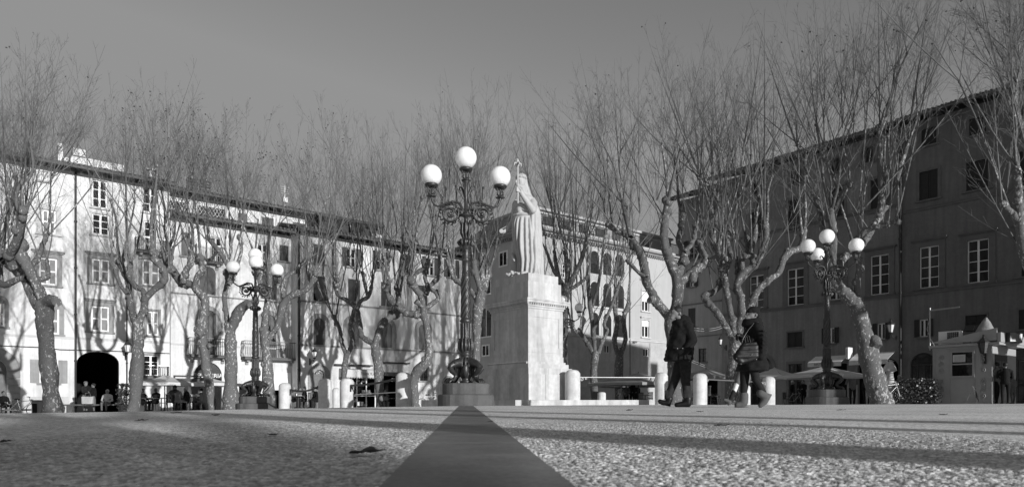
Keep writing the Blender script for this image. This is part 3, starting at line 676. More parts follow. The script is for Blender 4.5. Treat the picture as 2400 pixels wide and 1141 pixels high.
q = MB(); q.box(s1-.4, s1+.5, 1.7, 1.9, Cb.ztop+.2, Cb.ztop+1.3); q.build('parapet', MT['plaster_c'], Cb.e)
# ---- palazzo
Dp = Building('palazzo', 'sunlit palazzo with three storeys of arched loggias and terrace, behind the statue', PL_D, PL_D.s(1250), PL_D.s(1640), (PL_D.z(1290,548)+PL_D.z(1570,606))/2, 12, MT['plaster_d'])
for (x0,x1) in ((1382.5,1403.5),(1412.5,1432),(1440,1462)):
    dx = (x0-1382)/80
    for y0, y1 in ((588+dx*12,641+dx*9),(660+dx*10,717+dx*7),(732+dx*7,789+dx*4)):
        s0,s1,z0,z1 = Dp.rect(x0,x1,y0,y1); Dp.opening(s0,s1,z0,z1,(s1-s0)/2,1.6)
        q = MB(); q.box(s0+.1, s1-.1, 1.5, 1.56, z0, z1-.5)
        wn = q.build('window', MT['white'], Dp.e)
        q = MB(); q.box(s0+.2, (s0+s1)/2-.05, 1.46, 1.499, z0+.1, z1-.65); q.box((s0+s1)/2+.05, s1-.2, 1.46, 1.499, z0+.1, z1-.65); q.build('pane', MT['glass'], wn)
        q = MB(); q.box(s0-.05, s1+.05, 1.6, 1.7, z0-.1, z1+.1); q.build('back_wall', MT['plaster_d'], wn)
        q = MB(); q.box(s0, s1, .08, .12, z0+.85, z0+.9)
        for i in range(9): q.box(s0+(s1-s0)*(i+.3)/9, s0+(s1-s0)*(i+.3)/9+.02, .085, .115, z0, z0+.85)
        q.build('railing', MT['iron2'], wn)
        q = MB(); al = arch_line(s0-.002,s1+.002,z1-(s1-s0)/2,(s1-s0)/2+.002,12); ol = arch_line(s0-.12,s1+.12,z1-(s1-s0)/2,(s1-s0)/2+.12,12)
        for i in range(12): q.hexa([(al[i][0],-.05,al[i][1]),(al[i+1][0],-.05,al[i+1][1]),(al[i+1][0],.003,al[i+1][1]),(al[i][0],.003,al[i][1]),(ol[i][0],-.05,ol[i][1]),(ol[i+1][0],-.05,ol[i+1][1]),(ol[i+1][0],.003,ol[i+1][1]),(ol[i][0],.003,ol[i][1])])
        zj = z1-(s1-s0)/2
        for a in (s0-.12, s1+.002): q.box(a, a+.118, -.05, .003, z0, zj); q.box(a-.03, a+.15, -.09, .002, zj-.06, zj+.04)
        q.build('surround', MT['trim_l'], wn)
for y in (722,792): q = MB(); q.box(Dp.S(1378), Dp.S(1467), -.12, .003, Dp.Z(1422,y)-.1, Dp.Z(1422,y)+.04); q.build('ledge', MT['trim_l'], Dp.e)
Dp.window((1504,1521,682,729), 'glass', sur=.12, surm='trim_l', rows=1); Dp.window((1504,1521,750,790), 'glass', sur=.12, cornice=True, surm='trim_l', rows=1)
Dp.window((1502,1519,612,655), 'glass', sur=.12, surm='trim_l', rows=1); Dp.window((1319,1329,757,778), 'glass', sur=.1, surm='trim_l', rows=3)
Dp.window((1314,1326,690,722), 'glass', sur=.1, surm='trim_l', rows=3); Dp.window((1314,1326,618,650), 'glass', sur=.1, surm='trim_l', rows=3)
Dp.window((1576,1590,684,730), 'half', sur=.12, surm='trim_l', rows=1)
for bx in ((1417,1430,808,827),(1446,1459,811,831),(1508,1521,816,835)): Dp.window(bx, 'glass', sill=False, rows=1)
for bx in ((1505,1521,684,707),(1505,1521,751,765)):
    s0,s1,z0,z1 = Dp.rect(*bx); q = MB(); q.box(s0+.02, s1-.02, .03, .08, z0, z1-.02); q.build('roller_blind', MT['white'], Dp.e)
Dp.wall(); Dp.course(1325,782,1565,803,.2,.1,'trim_l')
q = MB(); q.box(Dp.s0-Dp.sm+.01, Dp.s1-Dp.sm, -.05, .003, 0, Dp.Z(1440,797)); qo = q
b_ = MB(); zb = Dp.Z(1440,793)
# base course in stone blocks, with gaps left for its small windows
bl = []
for (xa, xb) in ((1252,1415.5),(1431.5,1444.5),(1460.5,1506.5),(1522.5,1630)): b_.box(Dp.S(xa), Dp.S(xb), -.06, .003, 0, zb-.15)
for (xa, xb) in ((1415.5,1431.5),(1444.5,1460.5),(1506.5,1522.5)): b_.box(Dp.S(xa), Dp.S(xb), -.06, .002, 0, Dp.Z((xa+xb)/2,827+(xa-1415)*.09)-.02)
b_.build('stone_base', MT['base_d'], Dp.e)
q = MB(); L0, L1 = Dp.s0-Dp.sm, Dp.s1-Dp.sm; zt = Dp.ztop
q.box(L0-.3, L1, -.35, .003, zt-.12, zt+.04); q.box(L0-.5, L1, -.6, .002, zt+.042, zt+.2)
n = int((L1-L0)/.3)
for i in range(n): q.box(L0+i*.3, L0+i*.3+.15, -.28, .001, zt-.3, zt-.122)
n2 = int(12/.3)
for i in range(n2): q.box(L0-.28, L0-.0, i*.3, i*.3+.15, zt-.3, zt-.122)
q.box(L0-.35, L0-.001, .004, 12, zt-.12, zt+.04); q.box(L0-.6, L0-.002, .004, 12, zt+.042, zt+.2)
q.build('cornice', MT['trim'], Dp.e)
q = MB(); q.box(L0, L1, .0, .2, zt+.2, zt+.6); q.box(L0, L0+.2, .2, 12, zt+.2, zt+.6)
q.build('parapet', MT['plaster_d'], Dp.e)
q = MB(); q.box(L0, L1, .06, .12, zt+1.45, zt+1.5)
for i in range(int((L1-L0)/.15)): q.box(L0+i*.15, L0+i*.15+.025, .07, .11, zt+.6, zt+1.45)
q.build('railing', MT['iron2'], Dp.e)
q = MB(); q.box(L0+3, L1, 3.5, 9.5, zt, zt+3.0); q.box(L0+2.7, L1, 3.2, 9.7, zt+3.002, zt+3.2)
pt_ = q.build('roof_storey', MT['plaster_d'], Dp.e)
for i in range(7):
    q = MB(); a = L0+4+i*2.2; q.box(a, a+1.1, 3.42, 3.498, zt+.8, zt+2.6); q.build('window', MT['shutter_d'], pt_)
q = MB(); q.hexa([(L0-.2,.6,zt+.3),(L0+3.0,.6,zt+.3),(L0+3.0,11,zt+.3),(L0-.2,11,zt+.3),(L0+1.8,3.4,zt+2.6),(L0+2.99,3.4,zt+2.6),(L0+2.99,8,zt+2.6),(L0+1.8,8,zt+2.6)]); q.build('roof', MT['tile'], Dp.e)
for i, a in enumerate((L0+4.5, L0+7.6, L0+11)):      # potted bushes of the terrace
    q = MB()
    for j in range(90):
        c = Vector((a,1.2,zt+1.7))+Vector((random.gauss(0,.35),random.gauss(0,.3),random.gauss(0,.35))); t = .12
        v1 = Vector((random.uniform(-1,1),random.uniform(-1,1),random.uniform(-1,1))).normalized()*t; v2 = v1.orthogonal().normalized()*t*.5
        q.add([c-v1, c+v2, c+v1, c-v2], [(0,1,2,3)])
    q.lathe([(.22,0),(.3,.5)], 10, (a,1.2,zt+.6)); q.build('potted_bush', MT['green'], Dp.e)
Dp.pipe(1475, None, .06, -.1, 'trim'); 
for x, y in ((1484,798),(1390,790)): q = MB(); q.box(Dp.S(x)-.2, Dp.S(x)+.2, -.3, -.062, Dp.Z(x,y)-.2, Dp.Z(x,y)-.08); q.build('wall_lamp', MT['metal'], Dp.e)
# windows of its shaded side
sw_ = Plane(-D2, (PL_D.pt(PL_D.s(1250))).dot(D1), D1)
def side_win(x0,x1,y0,y1,kind):
    sa, sb = sw_.s(x0), sw_.s(x1); ym = (x0+x1)/2; z0, z1 = sw_.z(ym,y1)-Dp.zg, sw_.z(ym,y0)-Dp.zg
    ya, yb = -sb-40.0, -sa-40.0        # depth into the block
    L = Dp.s0-Dp.sm
    q = MB(); q.box(L-.05, L-.002, ya-.12, ya, z0-.1, z1+.12); q.box(L-.05, L-.002, yb, yb+.12, z0-.1, z1+.12); q.box(L-.05, L-.002, ya, yb, z1, z1+.12); q.box(L-.1, L-.002, ya, yb, z0-.1, z0)
    q.box(L-.03, L-.002, (ya+yb)/2-.05, (ya+yb)/2+.05, z0, z1)
    wn = q.build('window', MT['white'], Dp.e)
    q = MB(); q.box(L-.02, L-.001, ya, yb, z0+.001, z1-.001); q.build('pane', MT['glass'], wn)
side_win(1127,1154,722,788,0); side_win(1132,1146,810,832,0); side_win(1172,1188,592,622,0); side_win(1120,1150,640,690,0); side_win(1208,1222,600,640,0)
# ---- right row in shade
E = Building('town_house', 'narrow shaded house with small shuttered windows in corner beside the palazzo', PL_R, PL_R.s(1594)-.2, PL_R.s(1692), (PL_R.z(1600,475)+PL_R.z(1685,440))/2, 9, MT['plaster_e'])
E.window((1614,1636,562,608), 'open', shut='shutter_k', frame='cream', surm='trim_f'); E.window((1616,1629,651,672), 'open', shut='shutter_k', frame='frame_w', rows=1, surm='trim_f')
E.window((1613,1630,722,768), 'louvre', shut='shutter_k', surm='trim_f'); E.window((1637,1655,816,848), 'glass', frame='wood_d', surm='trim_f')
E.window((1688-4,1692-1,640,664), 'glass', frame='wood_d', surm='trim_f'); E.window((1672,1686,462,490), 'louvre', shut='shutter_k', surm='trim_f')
E.opening(E.S(1650), E.S(1682), 0, E.Z(1666,880), 0, 1.5, True)
E.wall(); E.roof(1.0, .3, .6, 0); E.course(1600,717,1690,703,.1,.05,'trim_f'); E.course(1600,790,1690,785,.08,.04,'trim_f')
def rowwin(bld, lst):
    for bx, kw in lst: bld.window(bx, **kw)
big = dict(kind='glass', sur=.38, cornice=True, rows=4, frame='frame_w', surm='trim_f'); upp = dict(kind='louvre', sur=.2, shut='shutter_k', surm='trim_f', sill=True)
small = dict(kind='louvre', sur=.12, shut='shutter_k', surm='trim_f'); smo = dict(kind='open', frame='frame_w', rows=1, cols=2, shut='shutter_k', surm='trim_f')
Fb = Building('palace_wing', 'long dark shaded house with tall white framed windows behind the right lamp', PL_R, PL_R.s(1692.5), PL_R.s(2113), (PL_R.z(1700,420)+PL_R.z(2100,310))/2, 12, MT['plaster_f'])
rowwin(Fb, [((1757,1790,645,722),big),((1845,1884,629,715),big),((1943,1975,612,702),big),((2040,2084,597,690),big),
    ((1760,1788,495,560),upp),((1848,1881,467,538),upp),((1945,1979,441,512),upp),((2041,2076,418,495),upp),
    ((1765,1787,425,455),small),((1855,1879,398,430),small),((1950,1976,370,402),small),((2020,2046,346,382),small),
    ((1752,1778,790,824),small),((1846,1881,778,813),small),((1937,1956,768,804),smo),((2056,2075,757,795),smo)])
s0,s1,z0,z1 = Fb.rect(1848,1880,852,960); Fb.window((s0,s1,.3,z1), 'glass', raw=True, frame='wood_d', rows=5, sur=.2, surm='trim_f', sill=False)
s0,s1 = Fb.S(1760), Fb.S(1812); zt = Fb.Z(1790,835); Fb.window((s0,s1,.2,zt), 'glass', rise=True, raw=True, frame='wood_d', rows=3, cols=4, sur=.25, surm='trim_f', sill=False)
for xa, xb, yt in ((1912,1985,852),(2010,2050,848),(2060,2106,840)):
    s0,s1 = Fb.S(xa), Fb.S(xb); zt = Fb.Z((xa+xb)/2,yt); Fb.opening(s0,s1,0,zt,min((s1-s0)/2,1.0) if xa == 2060 else 0,2.2,True)
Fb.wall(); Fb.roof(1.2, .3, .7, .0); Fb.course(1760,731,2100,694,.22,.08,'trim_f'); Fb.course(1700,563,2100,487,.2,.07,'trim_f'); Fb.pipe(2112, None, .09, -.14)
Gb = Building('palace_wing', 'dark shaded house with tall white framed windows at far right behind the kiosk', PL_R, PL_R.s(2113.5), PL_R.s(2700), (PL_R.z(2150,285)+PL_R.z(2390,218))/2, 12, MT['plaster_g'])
big2 = dict(big); big2['rows'] = 4
rowwin(Gb, [((2155,2201,577,674),big2),((2267,2318,561,662),big2),((2395,2450,540,645),dict(kind='louvre', sur=.38, cornice=True, shut='shutter_k', surm='trim_f')),((2540,2600,512,625),big2),
    ((2155,2198,400,467),upp),((2265,2316,377,444),upp),((2390,2445,350,425),upp),((2540,2600,315,395),upp),
    ((2160,2195,300,340),small),((2272,2312,275,315),small),((2395,2440,245,285),small),
    ((2155,2176,748,789),smo),((2263,2313,738,776),dict(kind='tilt', shut='shutter_k', frame='wood_d', sur=.1, surm='trim_f')),((2388,2440,724,770),small)])
for xa, xb, yt in ((2134,2196,826),(2366,2440,812)):
    s0,s1 = Gb.S(xa), Gb.S(xb); zt = Gb.Z((xa+xb)/2,yt); Gb.window((s0,s1,.2,zt), 'glass', rise=True, raw=True, frame='wood_d', rows=2, cols=4, sur=.2, surm='trim_f', sill=False, depth=.4)
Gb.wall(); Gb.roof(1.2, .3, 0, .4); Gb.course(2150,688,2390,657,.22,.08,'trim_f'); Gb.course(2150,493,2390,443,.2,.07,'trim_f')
# ---- unseen house added right of the picture, sized and sloped to shade the palazzo's foot
Kp = Plane(D1, 0, D2)
def block():
    p0, p1, q0 = 37.4, 48.6, -7.0
    o = D1*((p0+p1)/2)+D2*(q0-9)
    e = thing('shading_house', 'plain unseen house added beyond the right edge of the picture to shade the palazzo foot', 'building', (o.x,o.y,0), math.atan2(D1.y,D1.x))
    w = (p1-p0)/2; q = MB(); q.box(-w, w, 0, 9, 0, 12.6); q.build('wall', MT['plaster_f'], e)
    q = MB(); q.prism([(-w,12.602),(w,12.602),(w,13.0),(-w,14.1)], -.3, 9.3)
    for i in range(40):
        t = i/39; q.tube([(-w+2*w*t,-.4,14.1-1.1*t+.03),(-w+2*w*t,9.4,14.1-1.1*t+.03)], .12, 6)
    q.build('roof', MT['tile'], e)
    for i in range(4):
        for z in (2,6,10): q = MB(); q.box(-w+1.5+i*3.3, -w+2.6+i*3.3, 8.98, 9.04, z, z+1.8); q.build('window', MT['glass'], e)
block()
# ------------------------------------------------------------------ street lamps
def spiral(c, r0, turns, ux, uz, a0, n=26, shrink=.18):
    out = []
    for i in range(n+1):
        t = i/n; a = a0+turns*2*math.pi*t; r = r0*(1-t*(1-shrink)); out.append(Vector(c)+ux*(r*math.cos(a))+uz*(r*math.sin(a)))
    return out
def make_lamp(label, loc, angles, s=1.0, rz=0., arm=.76):
    e = thing('street_lamp', label, 'street lamp', loc, rz, 'ornate globe street lamps of the square')
    e.scale = (s,s,s)
    # stone plinth: two octagonal drums with rounded fronts
    q = MB()
    for r, z0, z1 in ((.62,-.25,.255),(.52,.257,.50)):
        n = 40; prof = []
        def rr(a):
            k = (a % (math.pi/2))-math.pi/4
            return r*(1.0 if abs(k) > .42 else 1.06) 
        for rad_k, z in ((1,z0),(1,z1-.03),(.97,z1-.008),(.93,z1)): prof.append((rad_k,z))
        vs = [(rr(2*math.pi*j/n)*k*math.cos(2*math.pi*j/n), rr(2*math.pi*j/n)*k*math.sin(2*math.pi*j/n), z) for k, z in prof for j in range(n)]
        q.add(vs, [(i*n+j, i*n+(j+1)%n, (i+1)*n+(j+1)%n, (i+1)*n+j) for i in range(3) for j in range(n)]+[tuple(range(3*n, 4*n))])
    q.build('plinth', MT['plinth'], e)
    # clawed foot
    q = MB(); q.lathe([(.0,.5),(.12,.5),(.14,.54),(.09,.57),(.11,.62),(.15,.70),(.13,.8),(.15,.86),(.20,.94),(.19,1.0),(.13,1.06),(.115,1.10),(.14,1.12),(.14,1.14),(.11,1.16),(.14,1.18),(.14,1.2)], 18)
    for k in range(16):
        a = 2*math.pi*k/16; q.tube([(.19*math.cos(a),.19*math.sin(a),.86),(.215*math.cos(a),.215*math.sin(a),.95),(.14*math.cos(a),.14*math.sin(a),1.07)], [.028,.032,.014], 5)
    q.build('foot', MT['iron'], e)
    for k in range(4):
        a = math.pi/4+math.pi/2*k; c, sn = math.cos(a), math.sin(a); q = MB(); pr = lambda r, z: (r*c, r*sn, z)
        q.tube([pr(.08,.95),pr(.2,.95),pr(.33,.92),pr(.43,.87),pr(.46,.82)], [.10,.105,.085,.066,.05], 10)
        q.tube([pr(.46,.85),pr(.40,.76),pr(.32,.70),pr(.29,.65),pr(.34,.585),pr(.42,.55)], [.07,.06,.05,.045,.045,.05], 10)
        for d in (-.055,0,.055):
            b = Vector(pr(.40,.55))+Vector((-sn*d,c*d,0)); f = Vector((c,sn,0))
            q.tube([b, b+f*.06+Vector((0,0,.02)), b+f*.11+Vector((0,0,-.03)), b+f*.125+Vector((0,0,-.048))], [.028,.03,.026,.01], 7)
        for j in range(26):                              # scaly hide
            t = random.random(); p_ = Vector(pr(.14+.28*t, 1.02-.1*t))+Vector((-sn,c,0))*random.uniform(-.09,.09)+Vector((0,0,random.uniform(-.08,.03))); q.ball(p_, .022, 6, 4)
        q.build('claw_leg', MT['iron'], e)
        a2 = math.pi/2*k; q = MB(); q.lathe([(.0,.62),(.03,.63),(.05,.67),(.07,.73),(.08,.80),(.07,.88),(.04,.94),(.0,.96)], 10, (.16*math.cos(a2),.16*math.sin(a2),0)); q.build('boss', MT['iron'], e)
    # shaft: leafy vase, fluted drum, twisted length, ringed top
    q = MB(); q.lathe([(.10,1.19),(.13,1.23),(.145,1.32),(.125,1.42),(.11,1.46),(.108,1.82),(.125,1.85),(.14,1.88),(.115,1.91),(.10,1.95),(.092,2.80),(.105,2.83),(.09,2.86),(.086,3.2),(.10,3.22),(.086,3.25),(.083,3.50),(.13,3.56),(.165,3.62),(.12,3.67),(.07,3.70)], 20)
    for k in range(12):
        a = 2*math.pi*k/12; cs, sn = math.cos(a), math.sin(a)
        q.tube([(.12*cs,.12*sn,1.21),(.15*cs,.15*sn,1.27),(.15*cs,.15*sn,1.38),(.13*cs,.13*sn,1.45),(.15*cs,.15*sn,1.49)], [.025,.032,.03,.022,.008], 6)
        q.tube([(.11*cs,.11*sn,1.48),(.11*cs,.11*sn,1.82)], .017, 5)
        q.tube([(.14*cs,.14*sn,3.55),(.175*cs,.175*sn,3.61),(.12*cs,.12*sn,3.68)], [.028,.032,.014], 6)
    for k in range(8):
        q.tube([((.099-.008*t)*math.cos(2*math.pi*(k/8+t*.62)), (.099-.008*t)*math.sin(2*math.pi*(k/8+t*.62)), 1.95+.86*t) for t in np.linspace(0,1,18)], .021, 5)
    for k in range(60):
        a = random.random()*6.28; q.ball((.084*math.cos(a),.084*math.sin(a),random.uniform(2.88,3.48)), .018, 6, 4)
    q.build('shaft', MT['iron'], e)
    q = MB(); q.lathe([(.065,3.69),(.05,3.8),(.085,3.93),(.07,4.02),(.045,4.08),(.045,4.17),(.14,4.20),(.145,4.22),(.045,4.25),(.04,4.6),(.045,4.9),(.08,4.95),(.08,4.97),(.03,4.985)], 16)
    for k in range(8):
        a = 2*math.pi*k/8; cs, sn = math.cos(a), math.sin(a)
        q.tube([(.06*cs,.06*sn,3.7),(.11*cs,.11*sn,3.82),(.10*cs,.10*sn,3.98),(.13*cs,.13*sn,4.08),(.16*cs,.16*sn,4.06)], [.02,.027,.023,.016,.008], 6)
    for k in range(3):
        a = 2*math.pi*k/3+.3; u = Vector((math.cos(a),math.sin(a),0)); q.tube([Vector((0,0,4.62))+u*.04, Vector((0,0,4.76))+u*.09, Vector((0,0,4.86))+u*.14, Vector((0,0,4.88))+u*.19, Vector((0,0,4.83))+u*.22, Vector((0,0,4.80))+u*.18], [.02,.022,.02,.018,.016,.012], 6)
    q.build('stem', MT['iron'], e)
    def holder(q, c, z):
        q.lathe([(.0,z-.02),(.10,z-.01),(.11,z+.0),(.03,z+.02),(.018,z+.05),(.018,z+.2)], 12, c)
        for k in range(4):
            a = math.pi/4+math.pi/2*k; q.tube([(c[0]+.03*math.cos(a),c[1]+.03*math.sin(a),z+.03),(c[0]+.1*math.cos(a),c[1]+.1*math.sin(a),z+.08),(c[0]+.07*math.cos(a),c[1]+.07*math.sin(a),z+.14),(c[0]+.12*math.cos(a),c[1]+.12*math.sin(a),z+.21)], .013, 5)
        q.lathe([(.0,z+.20),(.12,z+.20),(.15,z+.235),(.14,z+.27),(.10,z+.28),(.0,z+.28)], 16, c)
    q = MB(); holder(q, (0,0,0), 4.985); hd = q.build('globe_holder', MT['iron'], e)
    q = MB(); q.ball((0,0,5.485), .238, 32, 20); q.build('globe', MT['globe'], hd)
    for a in angles:
        u = Vector((math.cos(a),math.sin(a),0)); w = Vector((-u.y,u.x,0)); Z = Vector((0,0,1)); q = MB()
        at = lambda r, z: u*r+Z*z
        q.tube([at(.03,4.26),at(.14,4.48),at(.3,4.51),at(.48,4.44),at(.62,4.4),at(.70,4.44),at(arm-.02,4.52),at(arm,4.61)], [.03,.03,.028,.026,.024,.024,.026,.03], 8)
        for off in (-.028, .028):
            q.tube([p_+w*off for p_ in spiral(at(.36,4.24), .205, 1.6, u, Z, 2.6, 34)], .02, 6)
            q.tube([p_+w*off for p_ in spiral(at(.14,4.3), .10, -1.4, u, Z, .3, 24)], .017, 6)
        q.tube(spiral(at(.33,4.24), .21, -1.15, u, Z, 1.8, 26, .55), .016, 6)
        q.tube(spiral(at(.54,4.36), .075, -1.3, u, Z, 2.2, 18), .015, 6)
        for j in range(16):
            t = j/16*2*math.pi; r_ = .19+.02*(j%2); c_ = at(.36+r_*math.cos(t), 4.24+r_*math.sin(t)*.98)
            q.tube([c_+w*.03, c_+(u*math.cos(t+.8)+Z*math.sin(t+.8))*.06, c_+(u*math.cos(t+1.4)+Z*math.sin(t+1.4))*.085-w*.02], [.02,.018,.006], 5)
        q.ball(at(.36,4.24), .045, 8, 6); q.ball(at(.30,4.5), .04, 8, 6)
        for j in range(5):
            t = j/5*6.28; q.tube([at(.36,4.24), at(.36+.07*math.cos(t),4.24+.07*math.sin(t))+w*.03], [.03,.012], 5)
        am = q.build('arm', MT['iron'], e)
        q = MB(); holder(q, at(arm,0), 4.62); hd = q.build('globe_holder', MT['iron'], am)
        q = MB(); q.ball(at(arm,5.08), .232, 32, 20); q.build('globe', MT['globe'], hd)
    return e
g = PX(1092, 14.75); make_lamp('large ornate iron lamp post with three white globes, nearest, left of the statue', (g.x,g.y,g.z), (.07, .07+math.pi), 1.0)
g = PX(598.5, 23.2); make_lamp('ornate iron globe lamp standing among trees before the sunlit row at left', (g.x,g.y,g.z), (R(-68), R(50), R(172)), .985, 0, .84)
g = PX(1938, 21.0); make_lamp('ornate iron globe lamp standing before the dark building at right', (g.x,g.y,g.z), (R(-35), R(85), R(205)), .965, 0, .86)
g = PX(1319, 34.0); make_lamp('globe lamp mostly hidden behind the statue pedestal', (g.x,g.y,g.z), (R(-4), R(116), R(236)), .99, 0, .84)
# ------------------------------------------------------------------ monument
ANG = math.atan2(D1.y, D1.x)
CC = Vector((.428,19.64,0))
ped = thing('statue_pedestal', 'stepped white marble pedestal carrying the statue', 'pedestal', CC, ANG)
def blk(q, a, b, z0, z1, da=0, db=0): q.box(da-a, da+a, db-b, db+b, z0, z1)
q = MB(); blk(q, 2.95, 2.3, -.3, .125, .95, .35); q.build('step', MT['marble'], ped)
q = MB()
blk(q, .86, 1.12, .127, .84); q.build('lower_block', MT['marble'], ped)
q = MB()
for a, b, z0, z1 in ((.825,1.07,.842,1.02),(.765,.99,1.022,1.14),(.71,.92,1.142,1.2),(.67,.87,1.202,1.36)): blk(q, a, b, z0, z1)
for k in range(34):
    y = -.89+k*.054; q.box(-.75,-.712,y,y+.03,1.1405,1.198)
q.build('base_moulding', MT['marble'], ped)
q = MB(); blk(q, .645, .845, 1.362, 2.69); blk(q, .655, .855, 1.3622, 1.46); blk(q, .655, .855, 2.6, 2.691)
dh = []
for z0_, z1_ in ((1.462,1.60),(2.46,2.5998)):
    blk(q, .660, .860, z0_, z1_)
for y0_, y1_ in ((-.862,-.70),(.70,.862)): q.box(-.6605,-.6445,y0_,y1_,1.602,2.458)
for x0_, x1_ in ((-.66,-.50),(.50,.66)): q.box(x0_,x1_,-.8605,-.8445,1.602,2.458)
q.build('die', MT['marble'], ped)
q = MB()
for y in (-.3,.45): q.box(-.8612,-.859,y,y+.008,.13,.838)
for x in (-.25,.42): q.box(x,x+.008,-1.1212,-1.119,.13,.838)
for x in (-.1,.35): q.box(x,x+.006,-1.0712,-1.068,.845,1.018)
q.box(.05,.056,-.7612,-.759,3.465,3.69); q.box(-.5662,-.564,-.2,-.194,3.465,3.69)
q.build('block_joint', MT['trim_f'], ped)
q = MB()
for a, b, z0, z1 in ((.68,.88,2.692,2.75),(.71,.91,2.752,2.80),(.79,.99,2.842,2.91),(.81,1.01,2.912,2.955)): blk(q, a, b, z0, z1)
for k in range(24): 
    y = -.95+k*.08; q.box(-.76,-.70,y,y+.045,2.8,2.842)
for k in range(18):
    x = -.74+k*.084; q.box(x,x+.045,-.96,-.90,2.8,2.842)
blk(q, .70, .90, 2.801, 2.841); q.build('cornice', MT['marble'], ped)
q = MB(); blk(q, .625, .82, 2.957, 3.46); blk(q, .565, .76, 3.462, 3.70)
q.ball((.63, .2, 3.2), (.05,.14,.14), 10, 8); q.build('top_block', MT['marble'], ped)
# ---- figures grown from capsules and fused into one surface
def cap_sdf(p, a, b, ra, rb):
    pa = p-a; ba = b-a; h = np.clip((pa@ba)/max(ba@ba,1e-9), 0, 1); return np.linalg.norm(pa-h[:,None]*ba, axis=1)-(ra+h*(rb-ra))
def fuse(name, prims, voxel, smooth=2, extra=None, scale=1.0):
    q = MB()
    for pr in prims:
        if pr[0] == 'c':
            _, a, b, ra, rb, m = pr; a = Vector(a); b = Vector(b)
            if (b-a).length < 1e-5: q.ball(a, ra, 12, 8); continue
            q.tube([a, b], [ra, rb], 12); q.ball(a, ra*.995, 12, 8); q.ball(b, rb*.995, 12, 8)
        else:
            _, c, r, m = pr; q.ball(c, r, 14, 10)
    me = bpy.data.meshes.new(name); me.from_pydata(q.v, [], q.f)
    if extra:
        for V_, F_ in extra:
            b = bmesh.new(); b.from_mesh(me); vv = [b.verts.new(v) for v in V_]
            for f in F_: b.faces.new([vv[i] for i in f])
            b.to_mesh(me); b.free()
    o = bpy.data.objects.new(name, me); COL.objects.link(o)
    md = o.modifiers.new('r', 'REMESH'); md.mode = 'VOXEL'; md.voxel_size = voxel; md.use_smooth_shade = True
    if smooth: ms = o.modifiers.new('s', 'SMOOTH'); ms.factor = .5; ms.iterations = smooth
    dg = bpy.context.evaluated_depsgraph_get(); out = bpy.data.meshes.new_from_object(o.evaluated_get(dg))
    bpy.data.objects.remove(o); bpy.data.meshes.remove(me); out.name = name; out.materials.clear()
    return out
def paint(me, prims, mats):
    names = []
    for pr in prims:
        if pr[-1] not in names: names.append(pr[-1])
    n = len(me.polygons); c = np.empty(n*3); me.polygons.foreach_get('center', c); c = c.reshape(-1,3)
    best = np.full(n, 9e9); idx = np.zeros(n, np.int32)
    for pr in prims:
        if pr[0] == 'c': d = cap_sdf(c, np.array(pr[1], float), np.array(pr[2], float), pr[3], pr[4])
        else:
            r = np.array(pr[2] if isinstance(pr[2], (tuple,list)) else [pr[2]]*3); d = (np.linalg.norm((c-np.array(pr[1]))/r, axis=1)-1)*r.min()
        m = d < best; best = np.where(m, d, best); idx = np.where(m, names.index(pr[-1]), idx)
    for nm in names: me.materials.append(MT[nm])
    me.polygons.foreach_set('material_index', idx); me.polygons.foreach_set('use_smooth', np.ones(n, bool)); me.update()
# ---- the draped queen
SX, SY, SZ = CC.x, CC.y, 3.70
stt = thing('statue', 'white marble statue of a crowned draped woman raising a sceptre on the pedestal', 'statue', (SX,SY,SZ))
def X_(px): return (px-1245)/80.
def Zz(py): return (635-py)/80.
rings = [(0,.10,.34,.36),(.08,.10,.35,.36),(.3,.10,.33,.34),(.5,.10,.33,.33),(.8,.06,.36,.34),(1.0,.03,.37,.34),(1.3,-.01,.38,.33),(1.55,-.04,.37,.31),(1.75,-.05,.34,.28),(1.95,-.04,.31,.26),(2.12,-.03,.30,.24),(2.25,-.01,.28,.22),(2.36,-.02,.24,.2),(2.45,-.05,.13,.13)]
V_, F_ = [], []; n = 180
for z in np.linspace(0, 2.45, 90):
    cx = np.interp(z,[r[0] for r in rings],[r[1] for r in rings]); rx = np.interp(z,[r[0] for r in rings],[r[2] for r in rings]); ry = np.interp(z,[r[0] for r in rings],[r[3] for r in rings])
    amp = np.interp(z,[0,.1,1.2,1.68,1.75,1.8,2.1,2.3,2.45],[.07,.08,.07,.036,.005,.012,.012,.008,.0])
    for j in range(n):
        a = 2*math.pi*j/n; ae = a+.42*(1.75-z)/1.75
        ph = 9.5*ae+.45*math.sin(3*ae+1)+.25*math.sin(5*ae) if z < 1.75 else 3.2*a+15*z+1.2*math.sin(a*2)
        f = amp*(abs(math.sin(ph))**.75*2-1.25)
        # bent knee pushes the skirt forward on the left, deep valley beside it
        kn = .10*math.exp(-((a-4.25)/.35)**2)*math.exp(-((z-.75)/.5)**2)
        V_.append((cx+(rx+f+kn)*math.cos(a), (ry+f+kn)*math.sin(a), z))
m_ = 90
F_ = [(i*n+j, i*n+(j+1)%n, (i+1)*n+(j+1)%n, (i+1)*n+j) for i in range(m_-1) for j in range(n)]+[tuple(range(n))[::-1], tuple(range((m_-1)*n, m_*n))]
pr = []
c = lambda a, b, ra, rb: pr.append(('c', a, b, ra, rb, 'm'))
